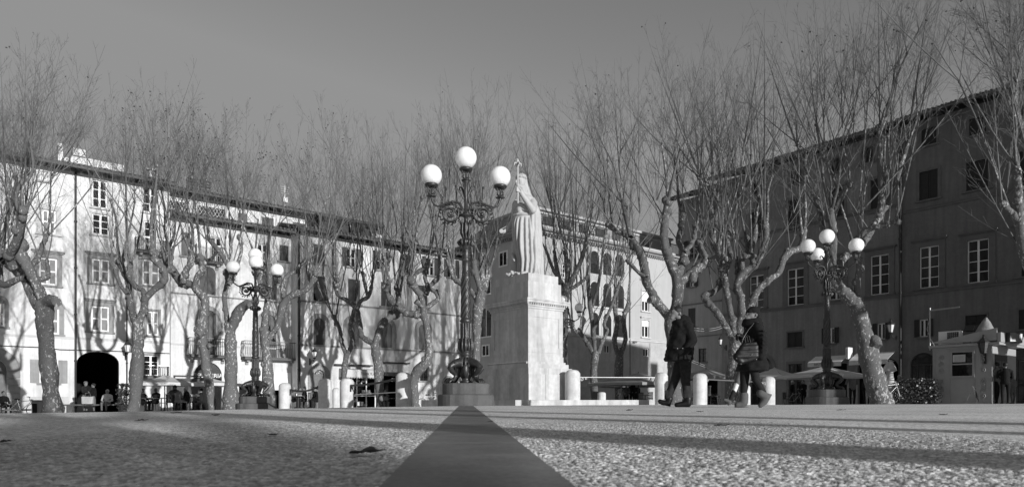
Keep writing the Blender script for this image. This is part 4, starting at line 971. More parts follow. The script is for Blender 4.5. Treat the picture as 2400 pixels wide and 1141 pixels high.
# neck and head turned to the left of the picture
c((-.06,0,2.4), (-.13,-.05,2.66), .105, .09)
pr.append(('e', (-.17,-.06,2.83), (.135,.15,.19), 'm')); c((-.19,-.09,2.70), (-.22,-.12,2.70), .085, .06); c((-.285,-.15,2.86), (-.315,-.165,2.79), .022, .032)   # jaw, nose
c((-.275,-.13,2.72), (-.285,-.15,2.72), .035, .03); c((-.235,-.19,2.86),(-.2,-.2,2.86),.03,.03); c((-.27,-.08,2.86),(-.26,-.05,2.86),.03,.03)
c((-.265,-.17,2.885),(-.215,-.205,2.885),.02,.02); c((-.29,-.09,2.885),(-.28,-.05,2.885),.02,.02)
for k in range(16):                                        # waved hair and diadem
    a = -3.1+k*.36; pr.append(('e', (-.16+.135*math.cos(a), -.05+.15*math.sin(a), 2.94+.02*(k%2)), .042, 'm'))
    pr.append(('e', (-.16+.11*math.cos(a), -.05+.125*math.sin(a), 2.995), .04, 'm'))
# veil down the back of the head to the shoulder
c((-.11,.05,2.97), (-.02,.08,2.74), .12, .08); c((-.02,.08,2.74), (.07,.08,2.45), .08, .085); c((.07,.08,2.45),(.2,.06,2.22),.085,.13)
# shoulders, breast
c((-.25,0,2.22), (.15,0,2.26), .13, .14); c((-.19,-.17,2.0), (-.20,-.19,1.97), .12, .11); c((.04,-.17,2.0), (.05,-.19,1.97), .12, .11)
def ring_at(z, a, out=0.):
    Zr = [q_[0] for q_ in rings]; cx = np.interp(z,Zr,[q_[1] for q_ in rings]); rx = np.interp(z,Zr,[q_[2] for q_ in rings]); ry = np.interp(z,Zr,[q_[3] for q_ in rings])
    kn = .10*math.exp(-((a-4.25)/.35)**2)*math.exp(-((z-.75)/.5)**2)
    return (cx+(rx+out+kn)*math.cos(a), (ry+out+kn)*math.sin(a), z)
for z_ in (0,.05,.10):                                     # robe neckline and sleeves
    pts_ = [(.24,-.10,2.30-z_*.6),(.12,-.24,2.16-z_),(-.06,-.30,2.04-z_),(-.20,-.27,2.12-z_),(-.34,-.08,2.28-z_*.6)]
    for i_ in range(4): c(pts_[i_], pts_[i_+1], .026, .026)
c((-.29,.08,2.2), (-.33,.16,1.96), .135, .125); c((.16,-.06,2.2),(.17,-.2,2.08),.145,.14)
# girdle under the bust
for k in range(14):
    a0_, a1_ = 2*math.pi*k/14, 2*math.pi*(k+1)/14; c((-.05+.36*math.cos(a0_),.29*math.sin(a0_),1.83),(-.05+.36*math.cos(a1_),.29*math.sin(a1_),1.83),.035,.035)
# raised arm with sceptre hand
sh, el, wr = (.16,-.06,2.2), (.17,-.36,1.92), (-.13,-.50,2.31)
c(sh, el, .15, .115); c(el, wr, .11, .07)
c(wr, (-.19,-.52,2.42), .07, .065)
for k, (dz, L_) in enumerate(((.0,.13),(.035,.14),(.07,.13),(.10,.10))):
    b0 = (-.21,-.56,2.38+dz); c(b0, (-.29,-.60,2.39+dz), .024, .022); c((-.29,-.60,2.39+dz), (-.31,-.54,2.38+dz), .022, .018)
c((-.17,-.58,2.43), (-.25,-.6,2.52), .028, .02)
# lowered arm and hand holding a scroll
c((-.29,.08,2.2), (-.38,.22,1.74), .12, .10); c((-.38,.22,1.74), (-.62,.16,1.44), .095, .065); c((-.62,.16,1.44), (-.70,.10,1.39), .06, .05)
for k in range(4): c((-.71,.12-.03*k,1.40), (-.79,.10-.03*k,1.35-.01*k), .022, .018)
c((-.66,.05,1.40),(-.73,.01,1.38),.024,.018)
# mantle: one heavy pleated sheet from the left shoulder down the right side and back
MV, MF = [], []; mn_, mm_ = 150, 60
for i, z in enumerate(np.linspace(.06, 2.30, mm_)):
    cx = np.interp(z,[0,1.2,2.0,2.3],[.13,.10,.09,.06]); rx = np.interp(z,[0,.1,1.2,1.9,2.15,2.3],[.34,.35,.33,.29,.24,.10]); ry = np.interp(z,[0,1.2,2.0,2.3],[.33,.33,.30,.12])
    for j in range(mn_):
        a = 2*math.pi*j/mn_; d = (a+.25+math.pi) % (2*math.pi)-math.pi; edge = 1.25-.25*(2.3-z)/2.3+.10*math.sin(5*z)
        k_ = 1/(1+math.exp((abs(d)-edge-.15)*14)); f = .046*np.interp(z,[0,2.0,2.3],[1,.6,0])*(abs(math.sin(8*a+.5*math.sin(2*z)))**.7*2-1.2)
        MV.append((cx+(rx*(.45+.60*k_)+f*k_)*math.cos(a), .02+(ry*(.45+.60*k_)+f*k_)*math.sin(a), z))
MF = [(i*mn_+j, i*mn_+(j+1)%mn_, (i+1)*mn_+(j+1)%mn_, (i+1)*mn_+j) for i in range(mm_-1) for j in range(mn_)]+[tuple(range(mn_))[::-1], tuple(range((mm_-1)*mn_, mm_*mn_))]
# feet
c((-.08,-.38,.06),(-.13,-.5,.05),.085,.06); c((.22,-.34,.06),(.22,-.46,.05),.085,.06)
sm = fuse('figure', pr, .013, 1, [(V_, F_), (MV, MF)])
sm.polygons.foreach_set('use_smooth', np.ones(len(sm.polygons), bool)); link('figure', sm, MT['marble_s'], stt)
q = MB(); q.tube([(-.26,-.555,2.05),(-.265,-.565,3.12)], .024, 10); q.ball((-.265,-.565,3.13), .05, 10, 8)
q.tube([(-.265,-.565,3.12),(-.265,-.565,3.22),(-.265,-.565,3.33)], [.03,.06,.012], 10)
for a in range(4):
    cs, sn = math.cos(a*math.pi/2+.4), math.sin(a*math.pi/2+.4); b = Vector((-.265,-.565,3.12)); u = Vector((cs,sn,0))
    q.tube([b, b+u*.05+Vector((0,0,.08)), b+u*.10+Vector((0,0,.07)), b+u*.115+Vector((0,0,.0))], [.02,.03,.025,.012], 8)
q.build('sceptre', MT['marble_s'], stt)
q = MB(); q.tube([(-.74,.22,1.42),(-.74,-.08,1.38)], [.055,.06], 12)
q.hexa([(-.76,.20,1.47),(-.76,-.06,1.43),(-.60,-.06,1.51),(-.60,.20,1.55),(-.76,.20,1.485),(-.76,-.06,1.445),(-.60,-.06,1.525),(-.60,.20,1.565)])
q.build('scroll', MT['marble_s'], stt)
pr = []
for k in range(46):
    x = random.uniform(-.62,-.24); pr.append(('e', (x, -.30+random.uniform(-.16,.14)-(x+.4)*.4, .03+random.uniform(0,.11)*(1-abs(x+.42)/.3)), random.uniform(.025,.05), 'm'))
c((-.2,-.42,.05),(-.34,-.36,.06),.06,.05)
sm = fuse('flower_wreath', pr, .02, 0); link('flower_wreath', sm, MT['marble_s'], stt)
pr = []; c((-.34,.16,.0),(-.36,.12,.55),.16,.14); c((-.36,.12,.55),(-.35,.1,.85),.13,.11); pr.append(('e',(-.36,.05,1.0),(.10,.11,.13),'m')); c((-.42,.0,.7),(-.36,-.14,.5),.05,.04); c((-.30,.1,.3),(-.45,0,.05),.08,.07)
sm = fuse('child_figure', pr, .022, 2); link('child_figure', sm, MT['marble_s'], stt)
# ------------------------------------------------------------------ marble bollards and rails
def bollard_mesh():
    q = MB(); q.lathe([(.19,-.25),(.19,.80),(.178,.815),(.165,.84),(.135,.872),(.08,.892),(.0,.90)], 28); me = bpy.data.meshes.new('marble_bollard'); me.from_pydata(q.v, [], q.f); me.polygons.foreach_set('use_smooth', q.sm); me.update(); me.materials.append(MT['bollard']); return me
bm_ = bollard_mesh()
BOL = {}
for x, Y, sx, sz, lab in ((1342,18.85,1.14,1.13,'round white marble bollard standing against the pedestal step'),(1550,19.4,.99,1.06,'white marble bollard just left of the man in the dark jacket'),(1641,18.5,1,.98,'white marble bollard between the walking man and the walking woman'),(1802,21.2,1,1.02,'white marble bollard right behind the woman\'s raised boot'),(1410,30.5,1.02,.72,'small distant bollard behind the stone step right of the pedestal'),
     (1748,27.5,.95,.95,'shaded bollard seen behind the walking woman\'s legs'),(946,16.6,1.0,.97,'marble bollard with a broad vertical shadow, nearest on the left of the big lamp'),(813,18.4,1,.93,'marble bollard with rail beside the clothes shop front'),(788,24.0,.72,.85,'bright narrow bollard squeezed between two wider shaded ones'),(762,20.8,1.08,1.06,'wide bollard almost wholly in shadow before the arched door'),(667.5,21.2,.98,.96,'leftmost marble bollard with round shadow blot beside left lamp'),(1033,23.5,.8,.92,'bollard half hidden at the left of the big lamp plinth')):
    g = PX(x, Y); o = bpy.data.objects.new('marble_bollard', bm_); COL.objects.link(o); o.location = g; o.scale = (sx,sx,sz); o.rotation_euler = (0,0,x*.7)
    tag(o, lab, 'bollard', 'white marble bollards round the statue'); BOL[x] = (g, sz)
def rail(xa, xb, h, lab, sag=0., r=.018, scroll=True, hb=None):
    (a, sa), (b, sb) = BOL[xa], BOL[xb]; a = a+Vector((0,0,h)); b = b+Vector((0,0,hb or h)); e = thing('barrier_rail', lab, 'rail', a, 0, 'iron rails between bollards')
    d = (b-a); u = d.normalized(); q = MB(); pts = [u*.19+(d-u*.38)*t-Vector((0,0,sag*4*t*(1-t))) for t in np.linspace(0,1,9)]
    q.tube(pts, r, 8); q.build('bar', MT['metal'] if scroll else MT['iron'], e)
    for base, s_ in ((u*.19,1),(d-u*.19,-1)):
        w = MB(); w.tube(spiral(base+u*s_*.09-Vector((0,0,.05)), .06, 1.4, u*s_, Vector((0,0,1)), 1.57, 18), .011, 6); w.tube(spiral(base+u*s_*.2-Vector((0,0,.035)), .04, -1.3, u*s_, Vector((0,0,1)), 1.57, 16), .01, 6)
        w.box(base.x-.02, base.x+.02, base.y-.02, base.y+.02, -.16, .02) if s_ == 1 else None
        w.build('bracket', MT['metal'] if scroll else MT['iron'], e)
rail(1342,1550,.80,'straight pale iron rail from the step bollard to the man\'s bollard')
rail(1641,1802,.72,'iron rail passing behind the walking woman')
rail(667.5,762,.62,'sagging dark rail between the two leftmost wide bollards',.10,.028,False,.74)
rail(813,946,.62,'dark rail crossing in front of the clothes shop',.04,.028,False,.74)
g = BOL[813][0]; h = BOL[946][0]
q = MB(); q.tube([g+Vector((.19,.05,.38)), h+Vector((-.19,.4,.38))], .014, 6); tag(q.build('tape_line', MT['white']), 'thin white horizontal bar below the dark rail at the clothes shop', 'bar')
# ------------------------------------------------------------------ pollarded plane trees
def tubes_np(Pn, Rn, m):
    N, K, _ = Pn.shape
    T = np.gradient(Pn, axis=1); T /= np.linalg.norm(T, axis=2, keepdims=True)+1e-9
    mean = T.mean(1); ref = np.where(np.abs(mean[:,2:3]) > .8, np.array([[1.,0,0]]), np.array([[0,0,1.]]))[:,None,:]
    n1 = np.cross(T, ref); n1 /= np.linalg.norm(n1, axis=2, keepdims=True)+1e-9; n2 = np.cross(T, n1)
    a = 2*np.pi*np.arange(m)/m
    V = Pn[:,:,None,:]+Rn[:,:,None,None]*(n1[:,:,None,:]*np.cos(a)[None,None,:,None]+n2[:,:,None,:]*np.sin(a)[None,None,:,None])
    idx = np.arange(N*K*m).reshape(N,K,m); nx = np.roll(idx, -1, axis=2)
    Q = np.stack([idx[:,:-1], nx[:,:-1], nx[:,1:], idx[:,1:]], -1).reshape(-1,4)
    return V.reshape(-1,3), Q
def smooth_line(pts, rad, sub=5):
    pts = [np.array(p, float) for p in pts]; out = []; ro = []
    n = len(pts)
    for i in range(n-1):
        p0 = pts[max(i-1,0)]; p1 = pts[i]; p2 = pts[i+1]; p3 = pts[min(i+2,n-1)]
        for t in np.linspace(0,1,sub,endpoint=False):
            out.append(.5*((2*p1)+(-p0+p2)*t+(2*p0-5*p1+4*p2-p3)*t*t+(-p0+3*p1-3*p2+p3)*t**3)); ro.append(rad[i]+(rad[i+1]-rad[i])*t)
    out.append(pts[-1]); ro.append(rad[-1]); return np.array(out), np.array(ro)
def unit(v): return v/(np.linalg.norm(v, axis=-1, keepdims=True)+1e-9)
def grow(r, knots, ztop, spread, nshoot, dens, thick=1.0, lean=(0,0), axis_xy=(0,0), rise=1.0, lmax=9.):
    """shoots, twigs and twiglets from the pollard knuckles; returns (V,Q), leaf points"""
    VS, QS, off = [], [], 0
    def put(Pn, Rn, m):
        nonlocal off
        V, Q = tubes_np(Pn, Rn, m); VS.append(V); QS.append(Q+off); off += len(V)
    S, SR, tips = [], [], []
    for (p, w) in knots:
        n = max(1, int(round(nshoot*w*.36)))
        out = np.array([p[0]-axis_xy[0], p[1]-axis_xy[1]]); 
        for _ in range(n):
            az = r.uniform(0, 2*np.pi); tilt = min(abs(r.normal(0, spread*1.15))+.06, .78)
            d = np.array([math.cos(az)*math.sin(tilt)+out[0]*.07+lean[0], math.sin(az)*math.sin(tilt)+out[1]*.07+lean[1], math.cos(tilt)])
            d = unit(d); L = min((ztop-p[2])*r.uniform(.62,1.05)*(1.0-.25*min(1,math.hypot(d[0],d[1])))/max(d[2],.5), lmax*r.uniform(.8,1.15))
            if L < .8: L = .8
            K = 8; t = np.linspace(0,1,K)[:,None]; up = np.array([0,0,1.])
            h = unit(np.array([d[0],d[1],0])+1e-6)
            bend = r.uniform(.0,.18)*L+.25*L*math.hypot(d[0],d[1])**2
            pts = p+d*L*t+ (up*.6-h*.8)*bend*t*t*(.55) + np.cumsum(r.normal(0,.009*L/9,(K,3)),axis=0)
            S.append(pts); r0 = (.010+.0026*L)*thick*r.choice([.6,.8,1.05,1.6],p=[.3,.35,.24,.11]); SR.append(np.maximum(r0*(1-.95*t[:,0])**.9, .005)); 
    S = np.array(S); SR = np.array(SR); put(S, SR, 5)
    # twigs on the shoots
    N = len(S); M_ = int(dens*1.12); ts = r.uniform(.12,.97,(N,M_)); si = np.repeat(np.arange(N), M_); tt = ts.ravel()
    f = tt*7; i0 = np.minimum(f.astype(int),6); fr = (f-i0)[:,None]
    base = S[si,i0]*(1-fr)+S[si,i0+1]*fr; tang = unit(S[si,i0+1]-S[si,i0]); Ls = np.linalg.norm(S[:,-1]-S[:,0],axis=1)[si]
    rv = r.normal(0,1,(len(si),3)); lat = unit(rv-tang*(rv*tang).sum(1,keepdims=True)); ang = r.uniform(.45,.95,len(si))[:,None]
    d = unit(tang*np.cos(ang)+lat*np.sin(ang)+np.array([0,0,.12])); L = (.35+.27*Ls*(1-tt)*r.uniform(.3,1.0,len(si)))*rise
    t = np.linspace(0,1,4)[None,:,None]
    T = base[:,None,:]+d[:,None,:]*L[:,None,None]*t+np.array([0,0,1.])*(L[:,None,None]*.16*t*t)+r.normal(0,.012,(len(si),4,3))*L[:,None,None]*t
    TR = (.0036+.0026*L[:,None])*thick*np.array([1,.8,.62,.45])[None]
    put(T, np.maximum(TR,.0038), 3)
    # twiglets
    ti = np.repeat(np.arange(len(T)), 3); keep = r.random(len(ti)) < np.clip(L[ti]/.8,.3,1); ti = ti[keep]; q = r.uniform(.25,1.0,len(ti)); f = q*3; i0 = np.minimum(f.astype(int),2); fr = (f-i0)[:,None]
    base = T[ti,i0]*(1-fr)+T[ti,i0+1]*fr; tang = unit(T[ti,i0+1]-T[ti,i0]); rv = r.normal(0,1,(len(ti),3)); lat = unit(rv-tang*(rv*tang).sum(1,keepdims=True))
    d = unit(tang*.75+lat*.65+np.array([0,0,.12])); L2 = r.uniform(.22,.62,len(ti))*np.clip(L[ti],.4,1.2)
    t = np.linspace(0,1,3)[None,:,None]; U = base[:,None,:]+d[:,None,:]*L2[:,None,None]*t+np.array([0,0,1.])*(L2[:,None,None]*.1*t*t)
    put(U, np.tile(np.array([.0040,.0036,.0032])*max(.85,thick), (len(ti),1)), 3)
    lp = np.concatenate([U[:,2], T[:,3]])
    return np.concatenate(VS), np.concatenate(QS), lp
def make_tree(seed, label, x, Y, trunk, limbs, ytop, nshoot=6, dens=15, spread=.34, leaves=70, extra=(), thick=1.0, lean=(0,0), stubs=(), lmax=9., world=False, stems=True):
    r = np.random.default_rng(seed); b = np.array(PX(x, Y) if not world else Vector((x,Y,G(x,Y))))
    W = (lambda px, py, dy=0.: np.array(P(px,py,Y+dy))-b) if not world else (lambda px, py, dy=0.: np.array((px,dy,py)))
    sc = Y/F*.90 if not world else 1.
    e = thing('plane_tree', label, 'tree', tuple(b), 0, 'bare pollarded plane trees')
    VS, QS, off = [], [], 0; knots = []
    def put(line, rad, m=11):
        nonlocal off
        pts, rr = smooth_line(line, rad); k = len(pts)
        rr = rr*(1+.10*np.interp(np.arange(k), np.arange(0,k+3,3), r.normal(0,1,len(np.arange(0,k+3,3)))).clip(-1.5,1.5)); pts = pts+r.normal(0,.02,pts.shape)*rr[:,None]*3*.5
        V, Q = tubes_np(pts[None], rr[None], m); 
        V = V.reshape(k,m,3); V += (r.normal(0,.05,(k,m,1))*rr[:,None,None])*unit(V-pts[:,None,:]); V = V.reshape(-1,3)
        VS.append(V); QS.append(Q+off); off += len(V)
        cap = np.concatenate([pts[-1:], V[-m:]]); c0 = off; VS.append(cap); i = np.arange(m); QS.append(np.stack([np.full(m,c0),c0+1+i,c0+1+(i+1)%m,c0+1+(i+1)%m],-1)); off += m+1
        return pts
    def lump(p, rad):
        nonlocal off
        p = p+r.normal(0,.25,3)*rad
        n1_, n2_ = 12, 8; V = []
        for i in range(n2_+1):
            ph = -math.pi/2+math.pi*i/n2_
            for j in range(n1_): a = 2*math.pi*j/n1_; V.append(p+rad*(1+r.normal(0,.11))*np.array([math.cos(ph)*math.cos(a), math.cos(ph)*math.sin(a), math.sin(ph)*1.15]))
        i = np.arange((n2_+1)*n1_).reshape(n2_+1,n1_); nx = np.roll(i,-1,1); VS.append(np.array(V)); QS.append(np.stack([i[:-1],nx[:-1],nx[1:],i[1:]],-1).reshape(-1,4)+off); off += len(V)
    tr = [W(p[0],p[1]) for p in trunk]; rad = [p[2]*sc for p in trunk]
    tr = [tr[0]-np.array([0,0,.5])]+tr; rad = [rad[0]*1.25]+rad
    put(tr, rad, 14)
    for _ in range(3): 
        k = r.integers(1, len(tr)); p = tr[k]+np.array([r.normal(0,1),-.7,r.normal(0,1)])*rad[k]*.45; lump(p, rad[k]*.5)
    for li, L in enumerate(limbs):
        end = r.uniform(-1.6,1.6) if li % 2 else r.uniform(-1.0,2.2); n = len(L)
        pts = [W(p[0],p[1],end*(i/(n-1))**1.2) if not world else W(p[0],p[1],p[3]) for i, p in enumerate(L)]
        sp_ = put(pts, [p[2]*sc for p in L], 9)
        [lump(sp_[-1-i_], L[-1][2]*sc*r.uniform(1.0,1.35)) for i_ in (0,1,3)]; zt_ = ((EYE+(HZ-ytop)/F*Y-b[2]) if not world else ytop); k0 = len(knots); knots.append((pts[-1], .45))
        if stems:
            for _ in range(r.integers(1,3)+(1 if li < 2 else 0)):
                L_ = (zt_-pts[-1][2])*r.uniform(.16,.46); az = r.uniform(0,6.28); tl = abs(r.normal(0,.20)); d_ = np.array([math.cos(az)*math.sin(tl),math.sin(az)*math.sin(tl),math.cos(tl)])
                o_ = pts[-1][:2]; d_[:2] += .035*o_/max(1,np.linalg.norm(o_))*2; rs_ = L[-1][2]*sc*r.uniform(.38,.58)
                q0 = sp_[-1-r.integers(0,4)]; sp2 = put([q0, q0+d_*L_*.35+r.normal(0,.06,3), q0+d_*L_*.7+r.normal(0,.08,3)+np.array([0,0,.06*L_]), q0+d_*L_+np.array([0,0,.1*L_])], [rs_,rs_*.85,rs_*.72,rs_*.66], 6)
                lump(sp2[-1], rs_*1.05); knots.append((sp2[-1], r.uniform(.7,1.25)))
                if r.random() < .6: knots.append((sp2[len(sp2)*2//3], .3))
        for i in range(1, n-1):
            if r.random() < .45: lump(pts[i], L[i][2]*sc*1.1)
            if i >= n-2 or r.random() < .22: knots.append((pts[i], .35))
    for s_ in stubs:
        pts = [W(p[0],p[1],-.2*i) for i, p in enumerate(s_)]; put(pts, [p[2]*sc for p in s_], 9)
    for (px, py, dy, w) in extra: knots.append((W(px,py,dy), w))
    me = fast_mesh('trunk', np.concatenate(VS), np.concatenate(QS), True); link('trunk', me, MT['bark'], e)
    ztop = (EYE+(HZ-ytop)/F*Y-b[2]) if not world else ytop
    axy = np.mean([k[0][:2] for k in knots], axis=0)
    V, Q, lp = grow(r, knots, ztop, spread, nshoot, dens, thick, lean, axy, lmax=lmax)
    link('crown', fast_mesh('crown', V, Q, True), MT['twig'], e)
    if leaves:
        top = lp[lp[:,2] > np.quantile(lp[:,2], .35)]; c = top[r.integers(0,len(top),leaves)]; s = r.uniform(.025,.055,(leaves,1))
        v1 = unit(r.normal(0,1,(leaves,3)))*s; v2 = unit(np.cross(v1, r.normal(0,1,(leaves,3))))*s*.8; c = c-np.array([0,0,.03])
        V = np.stack([c-v1,c+v2,c+v1,c-v2],1).reshape(-1,3); Q = np.arange(len(V)).reshape(-1,4)
        link('dry_leaves', fast_mesh('dry_leaves', V, Q), MT['leafd'], e)
    return e
T = make_tree
T(1,'stout mottled plane tree, leftmost, with a twisted crown in front of the cream house',120,26,
  [(124,966,24),(118,900,20),(112,840,18.5),(106,780,18),(105,735,20),(103,712,22)],
  [[(98,725,17),(78,690,15),(62,655,13),(40,630,14),(18,612,16),(0,590,13)],[(106,715,14),(92,680,12),(78,650,11),(64,622,12),(50,600,15),(42,575,12)],[(64,650,8),(40,655,8),(8,668,8),(-15,650,8)],[(30,625,11),(22,600,11),(38,565,9),(56,500,8)],[(80,690,6),(72,672,6),(90,655,6),(112,648,6),(110,612,4)],[(10,610,12),(-25,590,11),(-40,560,9),(-50,520,8)],[(60,625,8),(85,610,7),(100,575,6),(112,545,6)]],
  85,7,17,.36,60,[(50,560,0,.8),(20,560,.5,.6),(-20,560,-.5,.6),(60,480,.3,.6),(55,440,-.6,.5)],1.0,(0,0),[[(104,712,17),(118,704,15),(132,707,13)]])
T(2,'spotted plane tree with candelabra limbs right of the arched passage',318,31,
  [(314,964,17),(318,915,15),(322,850,14),(325,800,13),(324,772,13.5),(322,752,13)],
  [[(320,760,9),(311,738,8.5),(304,700,8),(300,660,8),(290,640,8),(283,612,8)],[(326,755,10),(336,725,9.5),(342,700,8.5),(362,678,8),(384,658,8.5),(384,632,8),(366,612,8),(358,590,8)],[(340,700,7),(334,680,6.5),(318,672,7),(302,645,6),(306,618,6)],[(382,640,6),(396,630,5),(402,600,5)],[(300,690,5),(285,672,5),(272,640,5),(262,600,4)]],
  185,7,15,.33,90,[(300,560,.5,.6),(350,540,-.5,.6),(262,560,0,.4)],.95)
T(3,'slim leaning plane tree with a dark ragged wound, left of the hollow trunk',488,33,
  [(498,958,10),(492,910,11),(484,860,12.5),(477,812,13),(472,780,14),(476,745,11),(481,710,11),(474,690,11)],
  [[(478,700,9.5),(460,676,9.5),(440,664,9),(424,660,10),(404,632,9),(392,606,8),(396,580,7)],[(430,662,8),(432,640,8),(446,618,9),(450,590,7)],[(455,675,7),(462,650,7),(474,630,7),(468,600,6)],[(410,640,6),(392,630,6),(384,600,6),(382,570,5)]],
  215,8,16,.34,190,[(440,560,.6,.7),(480,560,-.6,.6),(400,540,0,.6)],.95,(0,0),[[(476,770,13),(470,778,11),(462,786,9)]])
T(4,'thick plane tree with hollow foot and sawn stub just left of left lamp',543,32,
  [(543,960,21),(541,915,18),(541,860,16),(541,810,15),(540,775,14.5),(538,758,13)],
  [[(534,765,7),(529,725,6.5),(526,690,6),(534,660,6),(531,638,6)],[(536,668,6),(545,645,6),(530,615,6),(508,582,6),(486,556,5)],[(540,650,5),(556,620,5),(566,585,5),(562,555,5)],[(508,590,4),(496,606,4),(478,612,4)]],
  235,8,16,.36,200,[(530,560,.5,.8),(560,520,-.4,.6)],.9,(0,0),[[(541,775,13),(553,745,13),(566,722,12.5),(580,712,11),(588,716,8)]])
T(5,'plane tree rising right behind the left lamp with a limb bent to the right',628,34,
  [(633,958,18),(630,915,14),(626,850,12.5),(622,810,12),(620,775,12)],
  [[(620,780,9),(622,740,8),(628,700,8),(632,660,7),(628,620,7)],[(630,792,8),(648,768,8),(658,735,9),(668,706,9),(688,690,9),(712,682,8),(730,664,7),(738,640,6)],[(668,706,6),(662,672,6),(672,648,6),(690,636,5),(714,610,4)],[(630,700,6),(612,676,6),(606,640,6),(596,610,5)],[(730,664,5),(722,640,5),(724,610,5)]],
  270,8,16,.36,200,[(640,580,.4,.7),(690,580,-.5,.7),(735,600,0,.6)],.9)
T(6,'plane tree forking low in front of the clothes shop',882,41,
  [(892,951,13),(890,915,11),(887,870,10.5),(883,835,10.5),(877,805,10)],
  [[(877,806,8),(862,798,8),(848,785,7.5),(842,755,7),(834,722,7),(816,706,6.5),(794,692,6),(786,668,6)],[(880,806,9),(888,778,9),(902,756,8.5),(916,742,8),(932,732,8)],[(836,722,6),(846,705,6),(862,696,6),(872,672,5)],[(800,695,5),(792,676,5),(790,650,5)],[(862,696,4),(856,672,4),(850,640,4)]],
  285,7,14,.36,70,[(835,640,.5,.8),(870,650,-.5,.8),(800,630,0,.6)],.95)
T(7,'gnarled plane tree with an elbowed trunk left of the big lamp',985,38,
  [(973,951,12.5),(971,920,11.5),(970,893,12),(980,868,13),(1000,848,13),(1006,825,10),(1003,790,9),(998,755,9),(993,738,9)],
  [[(994,742,7.5),(975,737,8),(952,733,7.5),(930,716,8),(914,700,8),(904,676,7)],[(992,735,7),(990,705,7),(982,688,7),(970,670,8),(962,650,8)],[(999,722,6),(1012,712,6),(1026,700,6),(1022,686,5.5),(1008,674,5),(1016,662,6),(1030,646,6),(1032,616,5)],[(1000,690,6),(1004,672,6),(996,650,6),(1002,622,5)],[(968,668,6),(976,640,6),(996,628,5),(1010,612,5)],[(912,700,5),(906,680,5),(914,655,5)],[(930,716,5),(936,696,5),(928,672,5)]],
  265,7,15,.36,50,[(940,640,.5,.8),(985,620,-.5,.8),(905,640,0,.6)],.95,(0,0),[[(994,722,7),(984,712,8),(974,706,8)]])
T(8,'plane tree close behind the big lamp before the dark palazzo side',1118,36,
  [(1112,950,11),(1114,900,11),(1116,840,11),(1117,780,11),(1119,735,12),(1126,700,13),(1130,678,14)],
  [[(1118,700,8),(1098,676,7),(1078,664,7),(1062,650,6)],[(1132,682,9),(1140,655,9),(1146,625,8)],[(1126,680,9),(1118,650,8),(1110,615,7)],[(1130,680,8),(1130,645,7),(1128,600,7)],[(1064,655,5),(1056,630,5),(1050,605,5)]],
  180,8,15,.32,30,[(1120,560,.4,.8),(1140,520,-.5,.8),(1105,540,0,.6)],1.05)
T(9,'plane tree rising straight behind the statue',1322,40,
  [(1322,950,9.36),(1322,880,9.36),(1322,800,9.36),(1323,740,9.36),(1325,690,10.14),(1328,665,10.92)],
  [[(1322,690,7.02),(1312,660,6.24),(1304,625,5.46),(1300,590,4.68)],[(1328,670,7.02),(1330,635,6.24),(1326,590,5.46)],[(1332,672,7.02),(1346,645,6.24),(1362,610,5.46),(1374,570,4.68)],[(1330,680,5.46),(1352,668,4.68),(1376,650,3.90)],[(1318,665,5.46),(1296,630,4.68),(1278,580,3.90)]],
  200,8,15,.30,40,[(1320,540,.4,.8),(1350,540,-.5,.8),(1280,560,0,.6)],1.1)
T(10,'slender forking plane tree before the palazzo loggias',1392,47,
  [(1394,948,10.14),(1392,900,9.36),(1392,860,9.36),(1396,825,9.36)],
  [[(1390,828,6.24),(1378,806,6.24),(1366,788,5.46),(1356,776,5.85),(1348,776,4.68),(1338,748,2.73),(1330,722,1.95)],[(1394,830,6.24),(1392,790,6.24),(1386,740,6.24),(1380,690,5.46),(1378,630,4.68),(1378,560,3.90)],[(1402,828,6.24),(1412,800,5.07),(1424,775,4.68),(1416,760,4.68),(1432,720,3.90),(1446,680,3.90),(1462,640,3.12)],[(1392,770,4.68),(1408,735,3.90),(1420,690,3.51),(1440,640,3.12)],[(1388,720,3.90),(1402,670,3.90),(1412,600,3.51),(1420,540,3.12)],[(1362,785,2.34),(1362,750,1.95),(1372,720,1.56)]],
  330,5,14,.40,20,[(1440,640,.5,.6),(1400,620,-.5,.6)],1.0)
T(11,'tall dark plane tree with an arching left limb behind the walking man',1576,30,
  [(1580,950,21),(1580,900,19),(1580,850,18),(1578,800,17),(1572,760,18),(1572,735,19)],
  [[(1566,738,14),(1546,716,13),(1530,690,12),(1516,662,12),(1510,630,11),(1504,600,11),(1490,574,11),(1472,552,9),(1446,542,7),(1424,526,5)],[(1580,735,15),(1588,700,14),(1588,660,13),(1576,625,12),(1562,590,12),(1556,550,12),(1560,515,10),(1564,470,8)],[(1588,655,11),(1598,620,11),(1604,590,10),(1590,566,9),(1598,530,8),(1600,480,8)],[(1594,660,12),(1616,644,12),(1636,628,11),(1656,614,10),(1650,590,7),(1638,566,6)],[(1478,556,7),(1470,520,6),(1462,480,6)],[(1515,650,6),(1498,640,5),(1470,610,4)],[(1604,590,6),(1622,570,6),(1632,530,6)],[(1660,614,6),(1680,600,6),(1700,606,5)]],
  92,8,16,.36,50,[(1500,500,.5,1.),(1540,470,-.5,1.),(1600,440,.4,1.),(1650,540,-.4,.6),(1560,440,0,.8)],1.05,(0,0),[[(1540,712,11),(1530,702,10),(1522,704,9)]])
